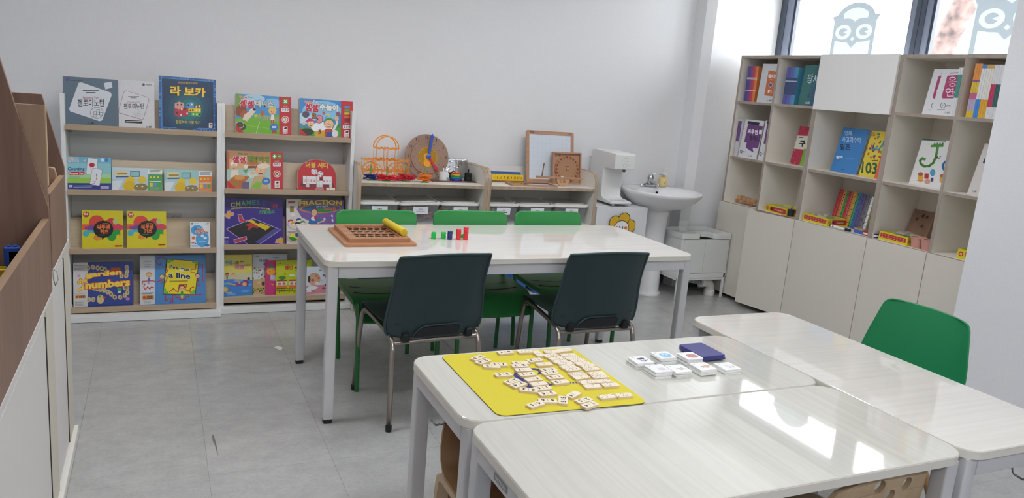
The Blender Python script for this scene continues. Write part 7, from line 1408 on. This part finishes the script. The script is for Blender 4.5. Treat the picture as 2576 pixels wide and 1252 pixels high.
# linking cube rods leaning at the back of the wide cabinet
a0 = at_x(2075, 530, XF + 0.2); rods = ['#c83a44', '#c84a48', '#dc9a44', '#4a9c58', '#c0404a', '#d06a48', '#e0a448', '#4fa45c', '#3a6cb0', '#5a5a98', '#6a5a7a', '#77767c', '#8a8890']
RN = ('red', 'second red', 'amber', 'green', 'crimson', 'orange', 'light amber', 'bright green', 'blue', 'violet', 'mauve', 'dark grey', 'light grey')
rod_me = {}
for i, c in enumerate(rods):
    t = thing('cube_rod', '%s rod of linking cubes in the row leaning in the wide cabinet' % RN[i], 'toy', (XF + 0.19 - 0.004 * i, 3.905 - 0.0255 * i, ZC_), group='rods of linking cubes'); t.rotation_euler = (0, R(10), R(-2))
    for k in range(11):
        if c not in rod_me:
            o = obj('cube', MB().box(0, 0.02, -0.0115, 0.0115, 0, 0.0212), mat(c, 0.35), t, bev=0.0012); rod_me[c] = o.data
            hole_me = obj('cube_hole', MB().lathe([(0.0, -0.0003), (0.0045, -0.0003)], (0, 0, 0.011), 10, axis='x', cap=False), mat('#33303a', 0.6), o).data
            rod_me[c + 'h'] = hole_me
        else:
            o = bpy.data.objects.new('cube', rod_me[c]); COL.objects.link(o); o.parent = t; b_ = o.modifiers.new('bevel', 'BEVEL'); b_.width = 0.0012; b_.segments = 1
            h_ = bpy.data.objects.new('cube_hole', rod_me[c + 'h']); COL.objects.link(h_); h_.parent = o
        o.location = (0, 0, 0.022 * k)
for i, (c, nm, ht, th) in enumerate((('#e2e4e6', 'white ruler strip with dark marks', 0.24, 0.018), ('#8a8238', 'olive green folder', 0.25, 0.008), ('#6f6d6c', 'grey folder', 0.25, 0.014), ('#20263a', 'navy folder', 0.26, 0.010), ('#c84a44', 'short red folder', 0.10, 0.008))):
    yy = 3.905 - 0.0255 * 13 - 0.006 - sum((0.02, 0.010, 0.016, 0.012)[:i])
    t = thing('folder' if i else 'ruler_strip', '%s at the right end of the cube rods' % nm, 'folder' if i else 'ruler', (XF + 0.11, yy, ZC_)); t.rotation_euler = (0, R(9), 0)
    obj('panel', MB().box(0, 0.13 if i else 0.003, -th, 0, 0, ht), mat(c, 0.4), t)
    if i == 0: [obj('mark', MB().lathe([(0.0, -0.0004), (0.003, -0.0004)], (0, -0.009, 0.02 + 0.024*k), 8, axis='x', cap=False), mat('#3a3c44', 0.5), t) for k in range(9)]
for i in range(2):
    yy = 3.70 - 0.035 * i; t = thing('marker_pen', 'white marker with a black cap, %s of the two by the yellow tray box' % ('farther' if i == 0 else 'nearer'), 'marker', (XF + 0.03 - 0.012 * i, yy, ZC_ + 0.0085), group='white markers')
    obj('barrel', MB().cyl((0.0, -0.05, 0), (0.0, 0.05, 0), 0.008, n=14), mat('#e4e4e4', 0.35), t, smooth=True); obj('cap', MB().cyl((0.0, -0.085, 0), (0.0, -0.045, 0), 0.0085, n=14), mat('#1a1a1c', 0.35), t, smooth=True); obj('end_cap', MB().cyl((0.0, 0.05, 0), (0.0, 0.06, 0), 0.006, n=12), mat('#1a1a1c', 0.35), t, smooth=True)
t = thing('board_eraser', 'blue whiteboard eraser with a wooden back', 'eraser', (XF + 0.055, 3.535, ZC_), R(-8)); obj('felt', MB().prism(rrect(0.045, 0.085, 0.02, 5), 0, 0.022), mat('#3a6ab8', 0.7), t); obj('wood_back', MB().prism(rrect(0.045, 0.085, 0.02, 5), 0.022, 0.031), WOOD_T, t, bev=0.002)
for i, (c, nm) in enumerate((('#b82a34', 'first red and white eraser block beside the blue eraser'), ('#b82a34', 'second red and white eraser block, next to the navy one'), ('#23307a', 'navy and white eraser block at the end of the row'))):
    t = thing('eraser_block', nm, 'eraser', (XF + 0.028, 3.474 - 0.0325 * i, ZC_), group='small eraser blocks'); obj('sleeve', MB().box(-0.012, 0.03, -0.031, 0, 0, 0.009), mat(c, 0.5), t); obj('body', MB().box(-0.013, 0.03, -0.031, 0, 0.009, 0.019), mat('#ece8e6', 0.5), t); obj('top', MB().box(-0.012, 0.03, -0.031, 0, 0.019, 0.026), mat(c, 0.5), t)
# fourth column
ybox('yellow box with red icons under the wooden board in the fourth column', XF + 0.035, 3.372, 0.215, 0.16, 0.05, RZ - R(3), 'icons')
hb4 = thing('finger_puzzle', 'brown wooden panel with four finger holes leaning in the fourth column', 'toy', (XF + 0.27, 3.385, ZC_))
hb4.rotation_euler = (Matrix.Rotation(R(-90), 3, 'Z') @ Matrix.Rotation(R(-18), 3, 'X')).to_euler()
hs = [[(cx + 0.0115 * math.cos(2*PI*a/16), cz + 0.0115 * math.sin(2*PI*a/16)) for a in range(16)] for cx, cz in ((0.078, 0.165), (0.108, 0.162), (0.045, 0.138), (0.098, 0.098))]
obj('panel', MB().hole_prism([(0, 0), (0.14, 0), (0.14, 0.2), (0, 0.2)], hs, 0, 0.012, 'y'), mat('#8f6f5c', 0.5, kind='wood', scale=(12, 12, 2), col2='#836450'), hb4)
obj('back_plate', MB().box(0, 0.14, 0.012, 0.018, 0, 0.2), mat('#77685c', 0.6), hb4); obj('side_strip', MB().box(0.14, 0.152, 0.0, 0.018, 0, 0.2), mat('#9a7a66', 0.5), hb4)
bg2 = thing('plastic_bag', 'clear bag of wooden pieces lying on the yellow box in the fourth column', 'bag', (XF + 0.12, 3.25, ZC_ + 0.051)); rows = []; rn = random.Random(22)
for i in range(9): rows.append([(0.05 * (j/8 - 0.5) * 2, 0.07 * (i/8 - 0.5) * 2, 0.001 + 0.018 * math.sin(PI * i/8) * math.sin(PI * j/8) + rn.uniform(0, 0.005)) for j in range(9)])
obj('film', MB().grid(rows), mat('#eef0f2', 0.1, kind='clear', body=0.25), bg2, smooth='all'); ps = MB(); ps.col = '#b08a68'
for i in range(9): x_, y_ = rn.uniform(-0.03, 0.03), rn.uniform(-0.05, 0.05); ps.box(x_ - 0.008, x_ + 0.008, y_ - 0.010, y_ + 0.010, 0.0, 0.010)
obj('pieces', ps, mat('attr', 0.5), bg2, fix=False, kind='stuff')
for i in range(2):
    t = thing('pink_cup', '%s pink plastic cup beside the yellow box in the fourth column' % ('whole' if i == 0 else 'half hidden'), 'cup', (XF + 0.05 - 0.008 * i, 3.105 - 0.078 * i, ZC_), group='pink cups')
    o1 = rrect(0.058, 0.058, 0.018, 5); o2 = rrect(0.076, 0.076, 0.022, 5); i2 = rrect(0.068, 0.068, 0.02, 5); i1 = rrect(0.052, 0.052, 0.016, 5); k = len(o1); b_ = MB()
    b_.add([(*q, 0) for q in o1] + [(*q, 0.062) for q in o2] + [(*q, 0.062) for q in i2] + [(*q, 0.004) for q in i1], [tuple(range(k))] + [(j*k + u, j*k + (u+1) % k, (j+1)*k + (u+1) % k, (j+1)*k + u) for j in range(3) for u in range(k)] + [tuple(range(3*k, 4*k))])
    obj('cup', b_, mat('#c99488', 0.5), t, smooth=True); obj('rim', MB().hole_prism(rrect(0.080, 0.080, 0.023, 5), [rrect(0.068, 0.068, 0.02, 5)], 0.058, 0.064), mat('#c99488', 0.5), t)
ybox('yellow box with a red label in the fifth column by the wall pier', XF + 0.04, 2.845, 0.235, 0.16, 0.055, RZ - R(5), 'name')
ot_ = thing('grey_clip', 'grey plastic stick standing in the fifth column yellow box', 'toy', (XF + 0.09, 2.76, ZC_ + 0.047)); obj('stick', MB().tube([(0, 0, 0), (0.0, 0.012, 0.03)], 0.004, 8), mat('#77787c', 0.4), ot_, smooth=True); obj('clip_foot', MB().box(-0.006, 0.006, -0.012, 0.012, 0, 0.005), mat('#77787c', 0.4), ot_)

# ------------------------------------------------------------------ wooden children's chairs under the front tables
BW = mat('#94714f', 0.45, kind='wood', scale=(10, 10, 1.2), col2='#866444'); BWL = mat('#bca587', 0.45, kind='wood', scale=(10, 10, 1.2), col2='#b09879')
def bent_chair(label, x, y, rz):
    """bentwood child's chair facing +y; back plate curls into the seat"""
    t = thing('bentwood_chair', label, 'chair', (x, y, 0), rz, 'bentwood chairs under the front tables'); hw = 0.17
    prof = [(-0.135, 0.560), (-0.150, 0.515), (-0.162, 0.47), (-0.165, 0.43), (-0.158, 0.392), (-0.135, 0.362), (-0.10, 0.352), (0.0, 0.35), (0.11, 0.352), (0.15, 0.342)]
    obj('seat_shell', MB().shell([[(u * hw, yy, zz) for u in (-1, -0.5, 0, 0.5, 1)] for yy, zz in prof], 0.010), BW, t, smooth=True)
    for s in (-1, 1):
        pts = [(-0.185, 0.0), (-0.175, 0.28), (-0.168, 0.315)] + [(-0.135 + 0.035 * math.cos(R(a)), 0.315 + 0.028 * math.sin(R(a))) for a in (150, 120, 90)] + [(0.12, 0.340), (0.142, 0.335), (0.155, 0.31), (0.162, 0.28), (0.175, 0.0)]
        L_ = [Vector((p[0], p[1])) for p in pts]; out, inn = [], []
        for i, p in enumerate(L_):
            d = (L_[min(i+1, len(L_)-1)] - L_[max(i-1, 0)]).normalized(); n = Vector((-d.y, d.x)); out.append(p + n * 0.011); inn.append(p - n * 0.011)
        b = MB(); k = len(L_); x0, x1 = s * 0.172, s * 0.135
        b.add([(xx, q.x, q.y) for xx in (x0, x1) for q in out + inn], [(i, i+1, k+i+1, k+i) for i in range(k-1)] + [(2*k+i, 3*k+i, 3*k+i+1, 2*k+i+1) for i in range(k-1)] + [(i, 2*k+i, 2*k+i+1, i+1) for i in range(k-1)] + [(k+i, k+i+1, 3*k+i+1, 3*k+i) for i in range(k-1)] + [(0, k, 3*k, 2*k), (k-1, 3*k-1, 4*k-1, 2*k-1)])
        lf = obj('leg_frame', b, BWL, t)
        for zz in (0.285,): obj('bolt', MB().lathe([(0.009, -0.0), (0.009, -0.003), (0.004, -0.005)], (x0 - 0.019 * s, -0.188, zz), 12, axis='y'), mat('#8a8c8e', 0.25, 0.9), lf)
    obj('cross_rail', MB().box(-0.135, 0.135, -0.178, -0.166, 0.255, 0.295), BW, t); obj('cross_rail', MB().box(-0.135, 0.135, 0.158, 0.170, 0.255, 0.295), BW, t)
    return t
bent_chair('bentwood chair tucked under the domino table, its back to the long table', 0.915, 1.80, PI)
# chair with round holes in its back under the front table
t = thing('plywood_chair', 'light plywood chair with round holes in the back under the front table', 'chair', (1.652, 1.402, 0), 0)
hol = [[(cx + 0.0185 * math.cos(2*PI*a/20), cz + 0.0185 * math.sin(2*PI*a/20)) for a in range(20)] for cx, cz in ((-0.022, 0.577), (0.081, 0.569), (0.026, 0.543))]
ol = [(-0.172, 0.37), (0.172, 0.37), (0.172, 0.54), (0.165, 0.58), (0.145, 0.600), (0.10, 0.612), (0.04, 0.613), (-0.04, 0.605), (-0.10, 0.592), (-0.15, 0.572), (-0.172, 0.54)]
bk_ = MB().hole_prism(ol, hol, -0.007, 0.007, 'y'); bk_.v = [(p[0], p[1] - 0.165 + 0.5 * p[0] ** 2 - (p[2] - 0.36) * 0.12, p[2]) for p in bk_.v]
obj('back_plate', bk_, BWL, t)
obj('seat', MB().prism(rrect(0.34, 0.33, 0.05, 6), 0.33, 0.343), BWL, t, bev=0.003)
for s in (-1, 1):
    obj('tube_leg', MB().tube([(s*0.155, -0.17, 0.01), (s*0.15, -0.15, 0.30), (s*0.15, -0.14, 0.345), (s*0.15, -0.165, 0.40), (s*0.148, -0.172, 0.45)], 0.0095, 10), CHR, t, smooth='all')
    obj('tube_leg', MB().tube([(s*0.155, 0.17, 0.01), (s*0.15, 0.15, 0.30), (s*0.15, 0.12, 0.325), (s*0.15, -0.14, 0.325)], 0.0095, 10), CHR, t, smooth='all')
    for yy in (-0.17, 0.17): obj('foot_cap', MB().cyl((s*0.155, yy, 0), (s*0.155, yy, 0.015), 0.012, n=12), FOOT, t)
bpy.data.objects.remove(TOB); bpy.data.curves.remove(TCU); bpy.data.scenes.remove(TSC)
